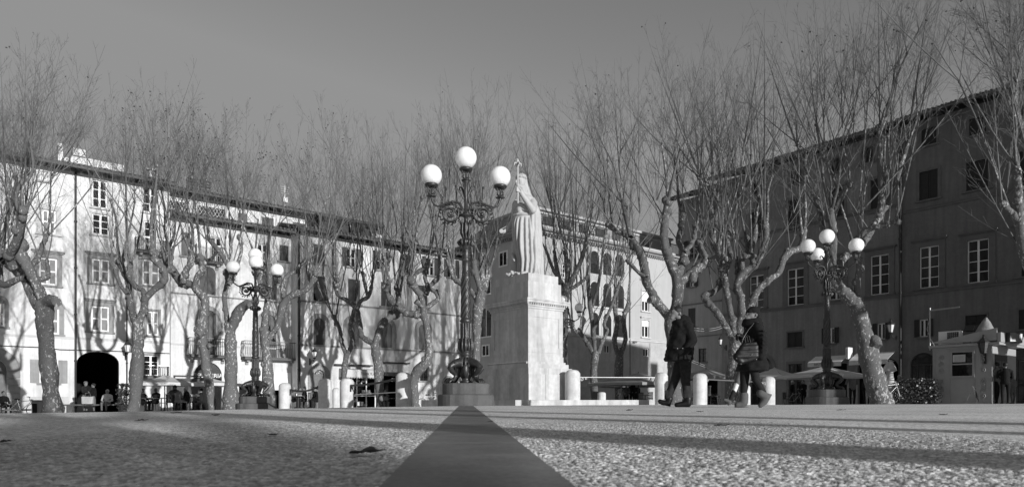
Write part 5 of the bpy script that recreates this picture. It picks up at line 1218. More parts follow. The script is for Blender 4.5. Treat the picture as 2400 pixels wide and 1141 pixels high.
T(12,'wide gnarled plane tree with elbowed limbs behind the walking woman',1724,35,
  [(1716,950,17),(1716,900,16),(1720,850,16),(1724,810,17),(1726,785,18)],
  [[(1716,792,9),(1700,764,9),(1682,736,9),(1664,712,9),(1650,694,10),(1672,684,8),(1690,664,9),(1698,636,9),(1690,606,9),(1676,580,8),(1668,550,8)],[(1722,785,10),(1716,750,9),(1708,710,8),(1700,670,8),(1694,640,8)],[(1730,782,12),(1738,740,11),(1736,700,10),(1728,668,9),(1742,640,10),(1768,622,10),(1786,590,9),(1796,556,8),(1792,530,8)],[(1738,765,12),(1758,725,11),(1770,690,10),(1796,660,9),(1824,640,9),(1836,608,9),(1852,590,9),(1876,580,8),(1884,540,7)],[(1700,640,7),(1712,600,7),(1704,570,7),(1712,530,7)],[(1742,640,7),(1738,610,7),(1752,590,7),(1750,560,6)],[(1768,622,7),(1760,590,7),(1768,560,7),(1770,530,7)],[(1690,606,6),(1682,580,6),(1690,550,6)],[(1736,700,6),(1724,680,6),(1730,650,6),(1728,620,6)],[(1770,600,5),(1744,600,5)]],
  60,7,16,.34,90,[(1690,490,.5,.9),(1740,480,-.5,.9),(1790,480,.3,.9),(1860,500,-.3,.7)],1.1)
T(13,'heavy leaning plane tree behind the right lamp',2052,27,
  [(2072,952,30),(2056,910,25),(2042,860,23),(2032,810,21),(2022,765,20),(2012,728,19),(2004,700,19)],
  [[(2000,706,17),(1980,686,16),(1960,668,15),(1950,640,13),(1948,600,12),(1954,555,11),(1948,500,9)],[(2008,700,8),(2010,660,7.5),(2014,630,7.5),(2010,610,6)],[(1958,650,11),(1970,615,10),(1992,592,10),(2020,572,10),(2040,545,9),(2058,510,9),(2080,480,8)],[(1992,592,8),(2008,560,8),(2040,536,8),(2068,530,7),(2100,520,6)],[(1950,570,9),(1930,545,8),(1922,500,8),(1916,470,7)],[(2058,510,8),(2066,470,7),(2064,420,7),(2062,300,6)],[(2080,480,7),(2096,440,6),(2110,390,6),(2130,330,5)],[(1948,520,7),(1962,480,7),(1990,430,6)]],
  -40,8,16,.36,90,[(2062,260,.5,1.),(2130,300,-.4,1.),(2165,280,.4,.9),(1975,300,.4,1.),(1900,330,-.4,.9),(1930,380,0,.9),(2000,330,0,.8)],1.1,(0,0),[[(2028,800,14),(2048,796,13),(2056,812,12)]],lmax=10)
T(14,'big plane tree at the right edge whose crown alone enters the picture',2440,23,
  [(2470,955,30),(2462,860,26),(2450,760,24),(2440,690,24)],
  [[(2436,690,16),(2420,640,14),(2400,590,13),(2392,540,11),(2388,470,9),(2386,400,8)],[(2440,690,14),(2450,600,12),(2440,500,11),(2420,420,9),(2400,320,8)],[(2448,690,14),(2490,620,12),(2520,540,10)],[(2395,560,9),(2380,510,7),(2350,480,6)],[(2400,330,7),(2385,270,6),(2370,200,6)]],
  -120,8,17,.34,110,[(2390,330,.4,1.),(2350,210,-.4,1.),(2385,200,.4,1.),(2390,140,0,1.),(2360,440,0,.8),(2395,240,0,1.)],1.1,(-.05,0),lmax=7)
T(15,'plane tree half out of the picture at the far left edge',-40,33,
  [(-42,968,16),(-40,880,14),(-42,800,13),(-45,760,13)],
  [[(-45,765,9),(-25,730,8),(-12,700,8),(-5,660,7)],[(-48,760,9),(-70,720,8),(-78,680,7)],[(-44,760,8),(-40,700,7),(-34,640,7)]],
  170,7,13,.34,40,[(-20,600,0,.8),(10,600,.4,.6)],.95)
T(16,'plane tree further back between the statue and the arching tree',1455,52,
  [(1452,946,11),(1450,880,10),(1452,830,10)],
  [[(1450,832,7),(1440,800,7),(1446,760,6),(1440,720,5)],[(1454,832,7),(1466,795,6),(1462,750,6),(1474,710,5)]],
  330,8,14,.34,20,[(1445,640,0,.8),(1475,600,.5,.8)],.9)
T(17,'plane tree standing behind the trees at the clothes shop',812,43,
  [(806,953,9),(804,910,8),(808,860,8),(812,830,8)],
  [[(812,832,6),(800,800,6),(796,770,5.5),(780,740,5)],[(814,832,6),(826,800,6),(822,760,5),(830,730,5)]],
  300,8,13,.34,90,[(790,660,0,.8),(825,650,.5,.8)],.85)
# trees of the same rows beside and behind the camera, plus slender ones added for shadow; they throw the long shadows over the paving
def off_tree(seed, lab, x, y, h, big=1.0, n=9, dens=7):
    r = np.random.default_rng(seed); limbs = []
    for k in range(6):
        a = k*1.05+r.uniform(-.3,.3); p = [(0,4.2,.26,0)]; rr = 0; z = 4.2
        for j in range(4):
            rr += r.uniform(.5,1.0); z += r.uniform(.3,1.3); p.append((math.cos(a)*rr, z, .2-.03*j, math.sin(a)*rr)); a += r.uniform(-.5,.5)
        limbs.append([(q[0],q[1],q[2]*big,q[3]) for q in p])
    make_tree(seed, lab, x, y, [(0,0,.42*big),(0,1.5,.36*big),(.05,3,.34*big),(0,4.3,.36*big)], limbs, h, n, dens, .34, 0, (), 1.0, world=True, stems=False)
off_tree(31,'plane tree of the near row behind the camera, closest to it',7.0,-5.8,17,.62)
off_tree(32,'plane tree of the near row behind the camera to the right',11.2,-6.6,17,.75)
off_tree(35,'plane tree of the second row behind the camera to the right',16.4,-20.2,18,.8,6,4)
off_tree(36,'plane tree of the second row straight behind the camera',6.0,-17.5,18)
off_tree(40,'slender plane tree added behind the camera to throw a narrow shadow to the left',6.3,-6.95,14,.34,3,3)  # unseen, added for its thin trunk shadow on the left paving
off_tree(41,'slender plane tree added behind the camera for one more shadow band',10.6,-7.9,15,.45,3,3)  # unseen, added for another trunk shadow across the paving
off_tree(33,'plane tree of the right row just beyond the picture edge',22.5,13.0,18)
off_tree(34,'plane tree of the right row furthest beyond the picture edge',28.0,15.2,18)
off_tree(37,'plane tree of the right row near the dark building, outside the picture',28.8,19.2,18)
off_tree(38,'plane tree to the right of the camera, outside the picture',19.6,9.2,18)
# ------------------------------------------------------------------ people
class Px:
    """photo-column space at one depth: Q(x,y,d) -> metres relative to the feet"""
    def __init__(s, x0, Y): s.Y = Y; s.b = PX(x0, Y); s.k = Y/F
    def __call__(s, x, y, d=0.): return tuple(P(x, y, s.Y)-s.b+Vector((0,d,0)))
def loft(q, rings, n=40, seed=1, wr=.012):
    r = np.random.default_rng(seed); V = []; k = q.k; ph = r.uniform(0,6.28,6)
    ys = np.linspace(rings[0][2], rings[-1][2], 34); Y_ = [a[2] for a in rings]
    for y in ys:
        x0 = np.interp(y,Y_,[a[0] for a in rings]); x1 = np.interp(y,Y_,[a[1] for a in rings]); d = np.interp(y,Y_,[a[3] for a in rings])
        for j in range(n):
            a = 2*math.pi*j/n; w = wr*(.5*math.sin(3*a+y*.16+ph[0])+.6*math.sin(7*a-y*.22+ph[1])+.5*math.sin(4*a+y*.55+ph[2])+.4*math.sin(11*a+y*.1+ph[3]))
            e_ = 2.5; ca, sa = math.cos(a), math.sin(a); f = (abs(ca)**e_+abs(sa)**e_)**(-1/e_)
            V.append(tuple(Vector(q((x0+x1)/2, y))+Vector((((x1-x0)/2*k+w)*ca*f, (d+w)*sa*f, 0))))
    m = len(ys); F_ = [(i*n+j, (i+1)*n+j, (i+1)*n+(j+1)%n, i*n+(j+1)%n) for i in range(m-1) for j in range(n)]+[tuple(range(n)), tuple(range((m-1)*n, m*n))[::-1]]
    return V, F_
def walker_man():
    q = Px(1585, 12.0); k = q.k; e = thing('person', 'man in dark hooded jacket and jeans walking left with head bowed and hands in pockets', 'person', q.b)
    B = []
    def c(a, b, ra, rb, m='skin'): B.append(('c', a, b, ra*k, rb*k, m))
    # whole body
    B.append(('e', q(1584,731), (12.*k,10.5*k,14*k), 'skin')); c(q(1578,739), q(1575,744.5), 7.2, 5.2); c(q(1573.5,731.5), q(1570,737.5), 1.5, 2.0); c(q(1574,742), q(1573,744), 4.2, 3.6); [B.append(('e', q(1573.5,731.5,.035*z_), (1.6*k,1.8*k,1.4*k), 'hair_d')) for z_ in (-1,1)]; [B.append(('e', q(1573.2,728.3,.04*z_), (1.8*k,3.2*k,1.0*k), 'hair_d')) for z_ in (-1,1)]; B.append(('e', q(1571.6,742.4), (1.6*k,2.6*k,.9*k), 'grey_cl'))
    c(q(1591,734,-.078), q(1592,738,-.08), 2.6, 2.0); c(q(1591,734,.078), q(1592,738,.08), 2.6, 2.0)
    c(q(1590,744), q(1599,757), 8, 9)
    c(q(1602,768), q(1600,835), 15, 15); c(q(1601,768,-.14), q(1601,768,.14), 8, 8)
    for s in (-1,1):
        c(q(1605,768,.19*s), q(1613,800,.22*s), 7, 6); c(q(1613,800,.22*s), q(1592,824,.2*s), 5.5, 4.5); c(q(1592,824,.2*s), q(1584,830,.19*s), 4.5, 3.5)
        for f in range(4): c(q(1584,829+f,.19*s+.02*f-.03), q(1577,832+f,.19*s+.02*f-.03), 1.4, 1.1)
        c(q(1587,826,.19*s-.03*s), q(1581,825,.19*s-.04*s), 1.5, 1.2)
    c(q(1600,840,.08), q(1583,892,.09), 11, 8); c(q(1583,892,.09), q(1567,936,.09), 7.5, 5); c(q(1567,938,.09), q(1552,941,.09), 5, 4)
    c(q(1604,840,-.08), q(1604,893,-.09), 11, 8); c(q(1604,893,-.09), q(1608,936,-.09), 7.5, 5); c(q(1608,944,-.09), q(1585,948,-.09), 5, 4)
    me = fuse('body', B, .010, 1); paint(me, B, None); link('body', me, None, e)
    # jacket
    J = []
    def j(a, b, ra, rb): J.append(('c', a, b, ra*k, rb*k, 'black'))
    j(q(1602,764,-.15), q(1602,764,.15), 12, 12)
    j(q(1600,747), q(1607,752), 11, 13); j(q(1611,752), q(1613,764), 9, 11); j(q(1588,754), q(1581,757), 6, 6); j(q(1580,755,-.05), q(1580,755,.05), 5, 5)      # hood and raised collar
    for s in (-1,1):
        j(q(1606,768,.18*s), q(1615,800,.24*s), 12, 11); j(q(1615,800,.24*s), q(1598,824,.25*s), 11, 9.5); j(q(1598,824,.25*s), q(1586,829,.23*s), 9.5, 8)
    for s in (-1,1):
        for z in range(5): j(q(1606+z*2,776+z*9,.27*s), q(1617,774+z*9,.22*s), 3, 3)
    for x in (1578,1600): j(q(x-8,817,-.235), q(x+9,818,-.24), 2.2, 2.2)
    LF = loft(q, [(1584,1612,748,.13),(1576,1621,758,.2),(1573,1625,775,.235),(1568,1626,800,.24),(1562,1624,825,.25),(1557,1621,842,.255),(1558,1619,846,.25)], 44, 3)
    me = fuse('jacket', J, .013, 1, [LF]); paint(me, J, None); link('jacket', me, None, e)
    w = MB()
    for x, y in ((1578,819),(1590,819),(1603,820)): w.ball(Vector(q(x,y,-.30)), .010, 8, 6)
    w.build('button', MT['metal'], e)
    H = [('e', q(1587,728,.0), (13.*k,11.6*k,11.5*k), 'hair_d'), ('c', q(1590,730), q(1594,739), 9.5*k, 7.5*k, 'hair_d'), ('c', q(1576,723,-.02), q(1576,723,.02), 5*k, 5*k, 'hair_d')]
    me = fuse('hair', H, .012, 1); paint(me, H, None); link('hair', me, None, e)
    Tn = []
    def t(a, b, ra, rb): Tn.append(('c', a, b, ra*k, rb*k, 'jeans'))
    t(q(1600,838,.08), q(1584,892,.09), 14.5, 10.5); t(q(1584,892,.09), q(1568,930,.09), 10.5, 8.5); t(q(1604,838,-.08), q(1604,893,-.09), 15, 11); t(q(1604,893,-.09), q(1609,931,-.09), 10.5, 9.5)
    for z in range(3): t(q(1600,918+z*6,-.13), q(1617,917+z*6,-.1), 3.2, 3.2); t(q(1562,916+z*6,.05),q(1577,918+z*6,.07),2.6,2.6)
    for z in range(4): t(q(1590+z*3,870+z*5,-.17),q(1612,862+z*9,-.16),2.2,2.0)
    me = fuse('jeans', Tn, .014, 1); paint(me, Tn, None); link('jeans', me, None, e)
    for pts in ([(1571,934,.09,9),(1568,943,.09,8),(1556,943,.09,6.5),(1549,939.5,.09,5)], [(1609,934,-.09,10),(1609,944,-.09,9),(1594,947,-.09,7),(1583,948,-.09,5.5)]):
        S = [('c', q(*pts[i][:3]), q(*pts[i+1][:3]), pts[i][3]*k, pts[i+1][3]*k, 'leather') for i in range(3)]
        if pts[0][2] > 0: S += [('c', q(1573,950,.09), q(1548,944,.09), 2.5*k, 2.5*k, 'leather')]
        else: S += [('c', q(1612,952,-.09), q(1582,952,-.09), 2.5*k, 2.5*k, 'leather')]
        me = fuse('boot', S, .012, 1); paint(me, S, None); link('boot', me, None, e)
def walker_woman():
    q = Px(1752, 11.1); k = q.k; e = thing('person', 'woman in black coat, knit hat and suede boots striding left with a large black handbag', 'person', q.b)
    B = []
    def c(a, b, ra, rb, m='skin'): B.append(('c', a, b, ra*k, rb*k, m))
    B.append(('e', q(1762,736), (12*k,10.5*k,14.5*k), 'skin')); c(q(1754,744), q(1751,746), 7, 5.5); c(q(1750,736), q(1746,740.5), 2, 2.6);  c(q(1769,738,-.08),q(1769,742,-.08),2.4,1.8)
    [B.append(('e', q(1751,735.5,.035*z_), (1.5*k,1.8*k,1.3*k), 'hair_d')) for z_ in (-1,1)]; B.append(('e', q(1748.6,744.2), (1.5*k,2.4*k,.9*k), 'grey_cl'))
    c(q(1766,748), q(1767,760), 8, 9); c(q(1767,766), q(1760,845), 15, 15); c(q(1767,766,-.16), q(1767,766,.16), 9, 9)
    c(q(1766,768,-.19), q(1776,805,-.21), 6.5, 5.5); c(q(1776,805,-.21), q(1768,838,-.22), 5, 4); c(q(1768,838,-.22), q(1765,846,-.22), 4.5, 4)
    for f in range(4): c(q(1764+f,846,-.22), q(1761+f*1.3,854,-.21), 1.4, 1.1)
    c(q(1766,768,.19), q(1752,800,.1), 6.5, 5.5); c(q(1752,800,.1), q(1728,790,-.14), 5, 4); c(q(1728,790,-.14), q(1722,788,-.16), 4.5, 4.2)
    c(q(1752,850,.07), q(1747,893,.07), 10, 7); c(q(1747,893,.07), q(1745,940,.07), 6.5, 5); c(q(1745,944,.07), q(1732,950,.07), 5, 4)
    c(q(1760,850,-.07), q(1768,892,-.07), 10, 7); c(q(1768,892,-.07), q(1789,926,-.07), 6.5, 5); c(q(1790,928,-.07), q(1782,944,-.07), 5, 4)
    me = fuse('body', B, .010, 1); paint(me, B, None); link('body', me, None, e)
    J = []
    def j(a, b, ra, rb, m='black'): J.append(('c', a, b, ra*k, rb*k, m))
    j(q(1767,767,-.14), q(1767,767,.14), 10, 10)
    j(q(1766,769,-.18), q(1776,805,-.25), 11.5, 11); j(q(1776,805,-.25), q(1769,838,-.27), 10.5, 9)
    j(q(1765,770,.19), q(1752,800,.1), 11, 10); j(q(1752,800,.1), q(1730,791,-.13), 10, 7.5)
    for z in range(6): j(q(1770,778+z*10,-.33), q(1783,782+z*10,-.22), 2.4, 2.4)
    LF = loft(q, [(1754,1780,752,.12),(1749,1785,762,.19),(1746,1786,780,.21),(1743,1786,805,.22),(1737,1790,830,.25),(1731,1796,855,.28),(1729,1798,869,.28)], 44, 5)
    me = fuse('coat', J, .013, 1, [LF]); paint(me, J, None); link('coat', me, None, e)
    S = []
    for r_, y, m in ((13,754,8),(15,760,8)):
        pts = [q(1763+ (r_+2)*math.cos(a), y+1.5*math.sin(a*2), r_*k*math.sin(a)) for a in np.linspace(0,2*math.pi,13)]
        S += [('c', pts[i], pts[i+1], m*k, m*k, 'black') for i in range(12)]
    me = fuse('scarf', S, .014, 2); paint(me, S, None); link('scarf', me, None, e)
    H = [('e', q(1765,729), (13.6*k,12.4*k,12*k), 'black'), ('c', q(1756,731,-.03), q(1756,731,.03), 7*k, 7*k, 'black'), ('c', q(1774,727), q(1778,722), 8*k, 5*k, 'black'), ('c', q(1772,735), q(1774,740), 8*k, 6*k, 'black')]
    me = fuse('knit_hat', H, .012, 1); paint(me, H, None); link('knit_hat', me, None, e)
    w = MB()
    for s in (-1,1):
        w.tube([Vector(q(1749,736.5,.045*s))+Vector((0,.0,0))+Vector((.012*math.cos(a)*.3,.032*math.cos(a),.02*math.sin(a))) for a in np.linspace(0,6.28,12,endpoint=False)], .004, 5, closed=True)
        w.tube([q(1750,735.5,.07*s), q(1768,735,.095*s)], .004, 5)
    w.build('glasses', MT['metal'], e)
    Gl = [('c', q(1728,790,-.14), q(1722,788,-.16), 5.5*k, 5.5*k, 'leather')]
    for f in range(4): Gl += [('c', q(1722,785+f*3.2,-.17), q(1716.5,788+f*3.2,-.19), 2*k, 1.8*k, 'leather'), ('c', q(1716.5,788+f*3.2,-.19), q(1719,793+f*2.4,-.22), 1.8*k, 1.5*k, 'leather')]
    Gl += [('c', q(1726,785,-.18), q(1719,783,-.2), 2*k, 1.7*k, 'leather')]
    me = fuse('glove', Gl, .008, 1); paint(me, Gl, None); link('glove', me, None, e)
    Tn = []
    def t(a, b, ra, rb): Tn.append(('c', a, b, ra*k, rb*k, 'navy'))
    t(q(1750,855,.07), q(1748,893,.07), 13, 10.5); t(q(1748,893,.07), q(1746,930,.07), 10, 7); t(q(1762,855,-.07), q(1768,890,-.07), 12, 9.5); t(q(1768,890,-.07), q(1786,920,-.07), 9, 7)
    me = fuse('leggings', Tn, .014, 1); paint(me, Tn, None); link('leggings', me, None, e)
    for pts in ([(1747,926,.07,10.5),(1746,942,.07,10.5),(1742,946,.07,9),(1731,948.5,.07,6.5)], [(1779,921,-.07,10),(1792,930,-.07,9.5),(1787,940,-.07,8.5),(1779,949,-.07,6)]):
        S = [('c', q(*pts[i][:3]), q(*pts[i+1][:3]), pts[i][3]*k, pts[i+1][3]*k, 'suede') for i in range(3)]
        if pts[0][2] > 0: S += [('c', q(1755,952.5,.07), q(1727,953,.07), 2.6*k, 2.6*k, 'grey_cl')]
        else: S += [('c', q(1803,925,-.07), q(1777,953,-.07), 2.8*k, 2.8*k, 'grey_cl'), ('c', q(1796,928,-.07), q(1782,946,-.07), 7*k, 6*k, 'suede')]
        me = fuse('boot', S, .012, 1); paint(me, S, None); link('boot', me, None, e)
    # the handbag she carries is a thing of its own
    b = thing('handbag', 'large black leather handbag hanging at the walking woman\'s side', 'handbag', q.b)
    w = MB(); top = [(1723,806),(1757,804)]; bot = [(1704,842),(1719,857),(1758,845)]
    Bg = []
    for (xa,ya,xb,yb,ra,rb) in ((1728,810,1754,808,5,5),(1724,818,1756,816,7,7),(1718,828,1756,826,8,8),(1712,838,1756,836,9,8),(1712,842,1722,850,7,7),(1722,850,1753,842,7,7)):
        Bg.append(('c', q(xa,ya,-.30), q(xb,yb,-.31), ra*k, rb*k, 'leather'))
    me = fuse('bag_body', Bg, .012, 9); paint(me, Bg, None); link('bag_body', me, None, b)
    for d in (-.35,-.25): w = MB(); w.tube([q(1730,807,d), q(1729,796,d), q(1733,790,d), q(1738,792,d), q(1741,806,d)], .010, 7); w.build('handle', MT['leather'], b)
    w = MB(); w.tube([q(1721,808,-.36), q(1724,798,-.37), q(1730,788,-.36), q(1738,778,-.31), q(1748,768,-.27), q(1757,760,-.2)], .003, 6); w.build('strap', MT['metal'], b)
    w = MB()
    for x, y in ((1753,845),(1743,834),(1718,855),(1708,843)): w.ball(q(x,y,-.385), .008, 8, 6)
    w.build('stud', MT['metal'], b)
def walker_companion():
    q = Px(1750, 12.2); k = q.k; e = thing('person', 'companion walking hidden behind the woman, only pale trouser legs and dark shoes showing', 'person', q.b)
    B = []
    def c(a, b, ra, rb, m): B.append(('c', a, b, ra*k, rb*k, m))
    c(q(1757,764), q(1756,835), 13, 13, 'navy'); B.append(('e', q(1762,748), (9*k,9*k,11*k), 'hair_d')); c(q(1757,768,-.15), q(1757,768,.15), 8, 8, 'navy')
    for s in (-1,1): c(q(1758,768,.17*s), q(1760,800,.2*s), 6, 5, 'navy'); c(q(1760,800,.2*s), q(1756,832,.2*s), 5, 4, 'navy'); c(q(1756,832,.2*s), q(1754,842,.2*s), 4, 3.5, 'skin')
    c(q(1752,835), q(1750,862), 13, 12, 'navy')
    c(q(1748,850,.05), q(1733,892,.05), 10, 10, 'grey_cl'); c(q(1731,894,.05), q(1724,915,.05), 6.5, 5, 'white'); c(q(1722,917,.05), q(1714,936,.05), 5.5, 5, 'navy'); c(q(1712,940,.05), q(1700,936,.05), 5, 3.5, 'suede'); c(q(1712,942,.05),q(1710,947,.05),5,3,'suede')
    c(q(1754,850,-.05), q(1748,892,-.05), 9, 8, 'grey_cl'); c(q(1748,894,-.05), q(1742,926,-.05), 6, 5.5, 'navy'); c(q(1742,928,-.05), q(1735,946,-.05), 6.5, 5, 'navy'); c(q(1742,946,-.05), q(1730,947,-.05), 4, 3.5, 'leather')
    me = fuse('person', B, .016, 1); paint(me, B, None); link('body', me, None, e)
walker_man(); walker_woman(); walker_companion()
# ---- people in the distance: one continuous body each, coloured by what they wear
def far_person(label, x, Y, pose='stand', face=0., top='navy', leg='jeans', hair='hair_d', h=1.7, arms='down', zadd=0., shoe='black', cap=None, lean=0., wide=1.0, group=None):
    g = PX(x, Y); s = h/1.72; e = thing('person', label, 'person', (g.x,g.y,g.z+zadd), face, group)       # figure faces local -y
    B = []
    def c(a, b, ra, rb, m): B.append(('c', tuple(v*s for v in a), tuple(v*s for v in b), ra*s, rb*s, m))
    sit = pose == 'sit'; hip = .47 if sit else .92; dz = hip-.92; ly = -.10*lean
    for q in (-1,1):
        if sit: c((.09*q,0,.50),(.12*q,-.42,.50),.085,.07,leg); c((.12*q,-.42,.50),(.12*q,-.40,.10),.065,.05,leg); c((.12*q,-.40,.05),(.12*q,-.56,.04),.045,.035,shoe)
        else: c((.09*q,0,.9),(.10*q,-.02*q,.48),.09,.065,leg); c((.10*q,-.02*q,.48),(.10*q,.03*q,.09),.062,.045,leg); c((.10*q,.03*q,.05),(.11*q,.03*q-.16,.04),.045,.035,shoe)
    c((0,0,.95+dz),(0,ly,1.22+dz),.145*wide,.15*wide,top); c((-.13,ly,1.38+dz),(.13,ly,1.38+dz),.085*wide,.085*wide,top); c((0,ly,1.2+dz),(0,ly,1.36+dz),.15*wide,.13*wide,top)
    for q in (-1,1):
        sh = (.20*q*wide,ly,1.36+dz)
        if arms == 'down': el, ha = (.25*q*wide,.02+ly,1.10+dz), (.23*q*wide,-.08+ly,.86+dz)
        elif arms == 'lap': el, ha = (.26*q*wide,-.05+ly,1.10+dz), (.06*q,-.26+ly,1.0+dz)
        elif arms == 'front': el, ha = (.24*q*wide,-.08+ly,1.12+dz), (.13*q,-.34+ly,1.14+dz)
        else: el, ha = (.25*q*wide,-.1+ly,1.12+dz), (.07*q,-.30+ly,1.32+dz)
        c(sh, el, .065, .055, top); c(el, ha, .05, .04, top); c(ha, (ha[0]-.01*q,ha[1]-.06,ha[2]-.02), .04, .03, 'skin')
        for f in range(4): c((ha[0]-.03+.02*f,ha[1]-.07,ha[2]-.02), (ha[0]-.03+.02*f,ha[1]-.12,ha[2]-.05), .012, .01, 'skin')
    c((0,ly,1.42+dz),(0,ly-.02,1.5+dz),.06,.055,'skin')
    hd = 1.61+dz; B.append(('e', (0,(ly-.03)*s,hd*s), (.085*s,.10*s,.12*s), 'skin')); c((0,ly-.125,hd),(0,ly-.14,hd-.025),.016,.018,'skin'); c((0,ly-.09,hd-.08),(0,ly-.10,hd-.08),.045,.035,'skin')
    if hair: B.append(('e', (0,(ly+.0)*s,(hd+.035)*s), (.095*s,.11*s,.10*s), hair)); 
    if hair and arms == 'long': pass
    if cap: B.append(('e', (0,(ly-.02)*s,(hd+.07)*s), (.10*s,.115*s,.065*s), cap)); c((-.04,ly-.12,hd+.06),(.04,ly-.12,hd+.06),.025,.025,cap)
    me = fuse('person', B, .022, 1); paint(me, B, None); link('body', me, None, e)
    return e
PI = math.pi
fp = far_person
# left
fp('man in a dark coat sitting low at the left edge beside a bicycle',8,36,'sit',1.2,'navy','black','hair_d',1.75,'front',.0)
fp('man with flat cap and shoulder strap standing before the dark passage',200,38,'stand',1.3,'navy','grey_cl','hair_d',1.74,'front',.12,cap='grey_cl')
fp('long haired woman in leather jacket standing before the dark passage',220,38,'stand',-1.2,'black','grey_cl','hair_d',1.62,'front',.12)
fp('woman in a pale cardigan sitting on the bench before the dark passage',252,37,'sit',.1,'pale_cl','grey_cl','hair_l',1.66,'lap',.12,wide=1.1)
CG = 'people sitting at the cafe on the left'
fp('dark clothed person at the first cafe table beside the spotted trunk',334,37,'sit',1.2,'black','black','hair_d',1.7,'front',.1,group=CG)
fp('bald man facing us at the cafe under the pale parasol',366,38,'sit',-.2,'navy','black',None,1.76,'front',.12,group=CG)
fp('person in a bulky dark coat seen from behind at the cafe',410,35.5,'sit',PI,'navy','black','hair_d',1.8,'lap',.12,wide=1.35,group=CG)
fp('fair haired woman with a strap across her dark coat at the cafe',437,36,'sit',-1.0,'navy','jeans','hair_l',1.68,'lap',.12,wide=1.15,group=CG)
fp('person half hidden by the leaning trunk at the cafe',472,38,'sit',-1.2,'navy','black','hair_d',1.68,'front',.1,group=CG)
fp('grey haired person leaning over a table right of the leftmost bollard',688,40,'sit',1.1,'grey_cl','navy','hair_l',1.7,'front',.1,lean=.8,group=CG)
fp('dark haired person bent over papers in the middle of three sitters',701,40,'sit',.7,'grey_cl','navy','hair_d',1.66,'front',.1,lean=1.2,group=CG)
fp('man in dark jacket and white collar turned to the left among three sitters',714,40,'sit',-1.3,'black','black','hair_d',1.74,'front',.1,group=CG)
fp('dark hunched person sitting just left of the wide shaded bollard',744,39,'sit',-.9,'black','black','hair_d',1.68,'lap',.08,lean=1.,group=CG)
gm = fp('street musician sitting at the foot of the tree by the clothes shop',902,41,'sit',.4,'navy','grey_cl','hair_d',1.7,'front',-.1)
# right
RG = 'people under the parasols on the right'
fp('pale clothed person beside the bright hair in the palazzo shade',1456,44,'stand',.3,'pale_cl','pale_cl','hair_l',1.66,'front',-.25,group=RG)
fp('light haired person raising hands in the palazzo shade',1468,44,'stand',-.6,'grey_cl','navy','hair_l',1.72,'up',-.2,group=RG)
fp('dark clothed person with a pale cap in the palazzo shade',1482,45,'stand',.2,'black','black','hair_d',1.8,'down',-.1,cap='pale_cl',group=RG)
fp('woman with bright collar at the right end of the palazzo group',1492,43,'stand',-.6,'black','black','hair_l',1.66,'front',-.2,group=RG)
fp('dark figure with light hair beneath the large parasol left of right lamp',1857,45,'stand',.8,'black','navy','hair_l',1.72,'down',.0,group=RG)
fp('dark figure bending beneath the large parasol left of right lamp',1884,44,'stand',-.9,'black','black','hair_d',1.7,'front',.0,lean=1,group=RG)
fp('person in grey close at the left of the right lamp plinth',1903,43,'stand',.4,'grey_cl','navy','hair_d',1.7,'front',-.05,group=RG)
fp('white haired person whose head shows above the right lamp plinth',1919,43,'stand',-.3,'grey_cl','navy','hair_l',1.72,'down',.0,group=RG)
fp('tall hooded person in grey right of the right lamp',1998,38,'stand',PI,'grey_cl','navy','hair_d',1.9,'front',.0,wide=1.2,group=RG)
fp('dark person with a pale scarf between right lamp and leaning tree',2026,40,'stand',1.4,'black','navy','hair_d',1.74,'up',.0,group=RG)
fp('person with pale trousers and white bag left of the leaning tree',2036,39,'stand',-.6,'black','pale_cl','hair_l',1.66,'front',.0,group=RG)
fp('person in a hooded pale coat sitting before the hedge',2109,31,'sit',-.9,'pale_cl','pale_cl','pale_cl',1.74,'lap',.1,wide=1.05)
fp('customer in a light padded jacket seen from behind at kiosk counter',2336,28.2,'stand',PI+.7,'grey_cl','black','hair_d',1.76,'front',.0,cap='black',wide=1.15)
fp('customer in a black coat beside the padded jacket at kiosk counter',2356,27.5,'stand',PI-.4,'black','black','hair_d',1.7,'front',.0,wide=1.1)
fp('child in grey waiting behind the kiosk customers',2374,28.5,'stand',PI+.3,'grey_cl','grey_cl','hair_l',1.25,'down',.0)
# ------------------------------------------------------------------ cafe furniture
def chair(x, Y, rz, label, group='cafe chairs'):
    g = PX(x, Y); e = thing('cafe_chair', label, 'chair', (g.x,g.y,g.z), rz, group)
    q = MB(); q.box(-.21,.21,-.21,.21,.43,.46); q.build('seat', MT['chair'], e)
    q = MB()
    for i in range(5): q.box(-.19+i*.085,-.15+i*.085,.19,.215,.52,.86)
    q.box(-.21,.21,.185,.22,.86,.91); q.box(-.21,.21,.186,.219,.47,.52); q.build('backrest', MT['chair'], e)
    for a, b in ((-1,-1),(1,-1),(-1,1),(1,1)):
        q = MB(); q.tube([(.19*a,.19*b,.43),(.21*a,.23*b,0)], .014, 6); q.build('leg', MT['chair'], e)
    return e
CH = [(326,38,1.3,'chair at the table beside the spotted trunk'),(352,39,-.6,'chair between the bald man and the first sitter'),(382,37,-1.2,'chair at the right of the bald man\'s table'),(398,36.5,.5,'empty chair left of the bulky dark coat'),(424,35,2.8,'chair with pale back leaning beside the bulky coat'),(446,37,-.9,'chair of the fair haired woman'),(462,38,.6,'chair at the white laid table'),
   (722,40,-1.3,'empty chair right of the three sitters'),(732,39.5,.4,'chair with a pale bag beside the hunched person'),(1506,44,.4,'chair under the palazzo parasol'),(1520,43,-.8,'chair beside the parasol pole in the palazzo shade'),(1666,30,.5,'chair seen between the bollard and the woman'),(1845,44,.6,'chair left of the dark figure under the parasol'),(1990,40,1.1,'chair right of the right lamp plinth'),(2112,31.4,-.9,'white chair under the pale coated sitter')]
c0 = None
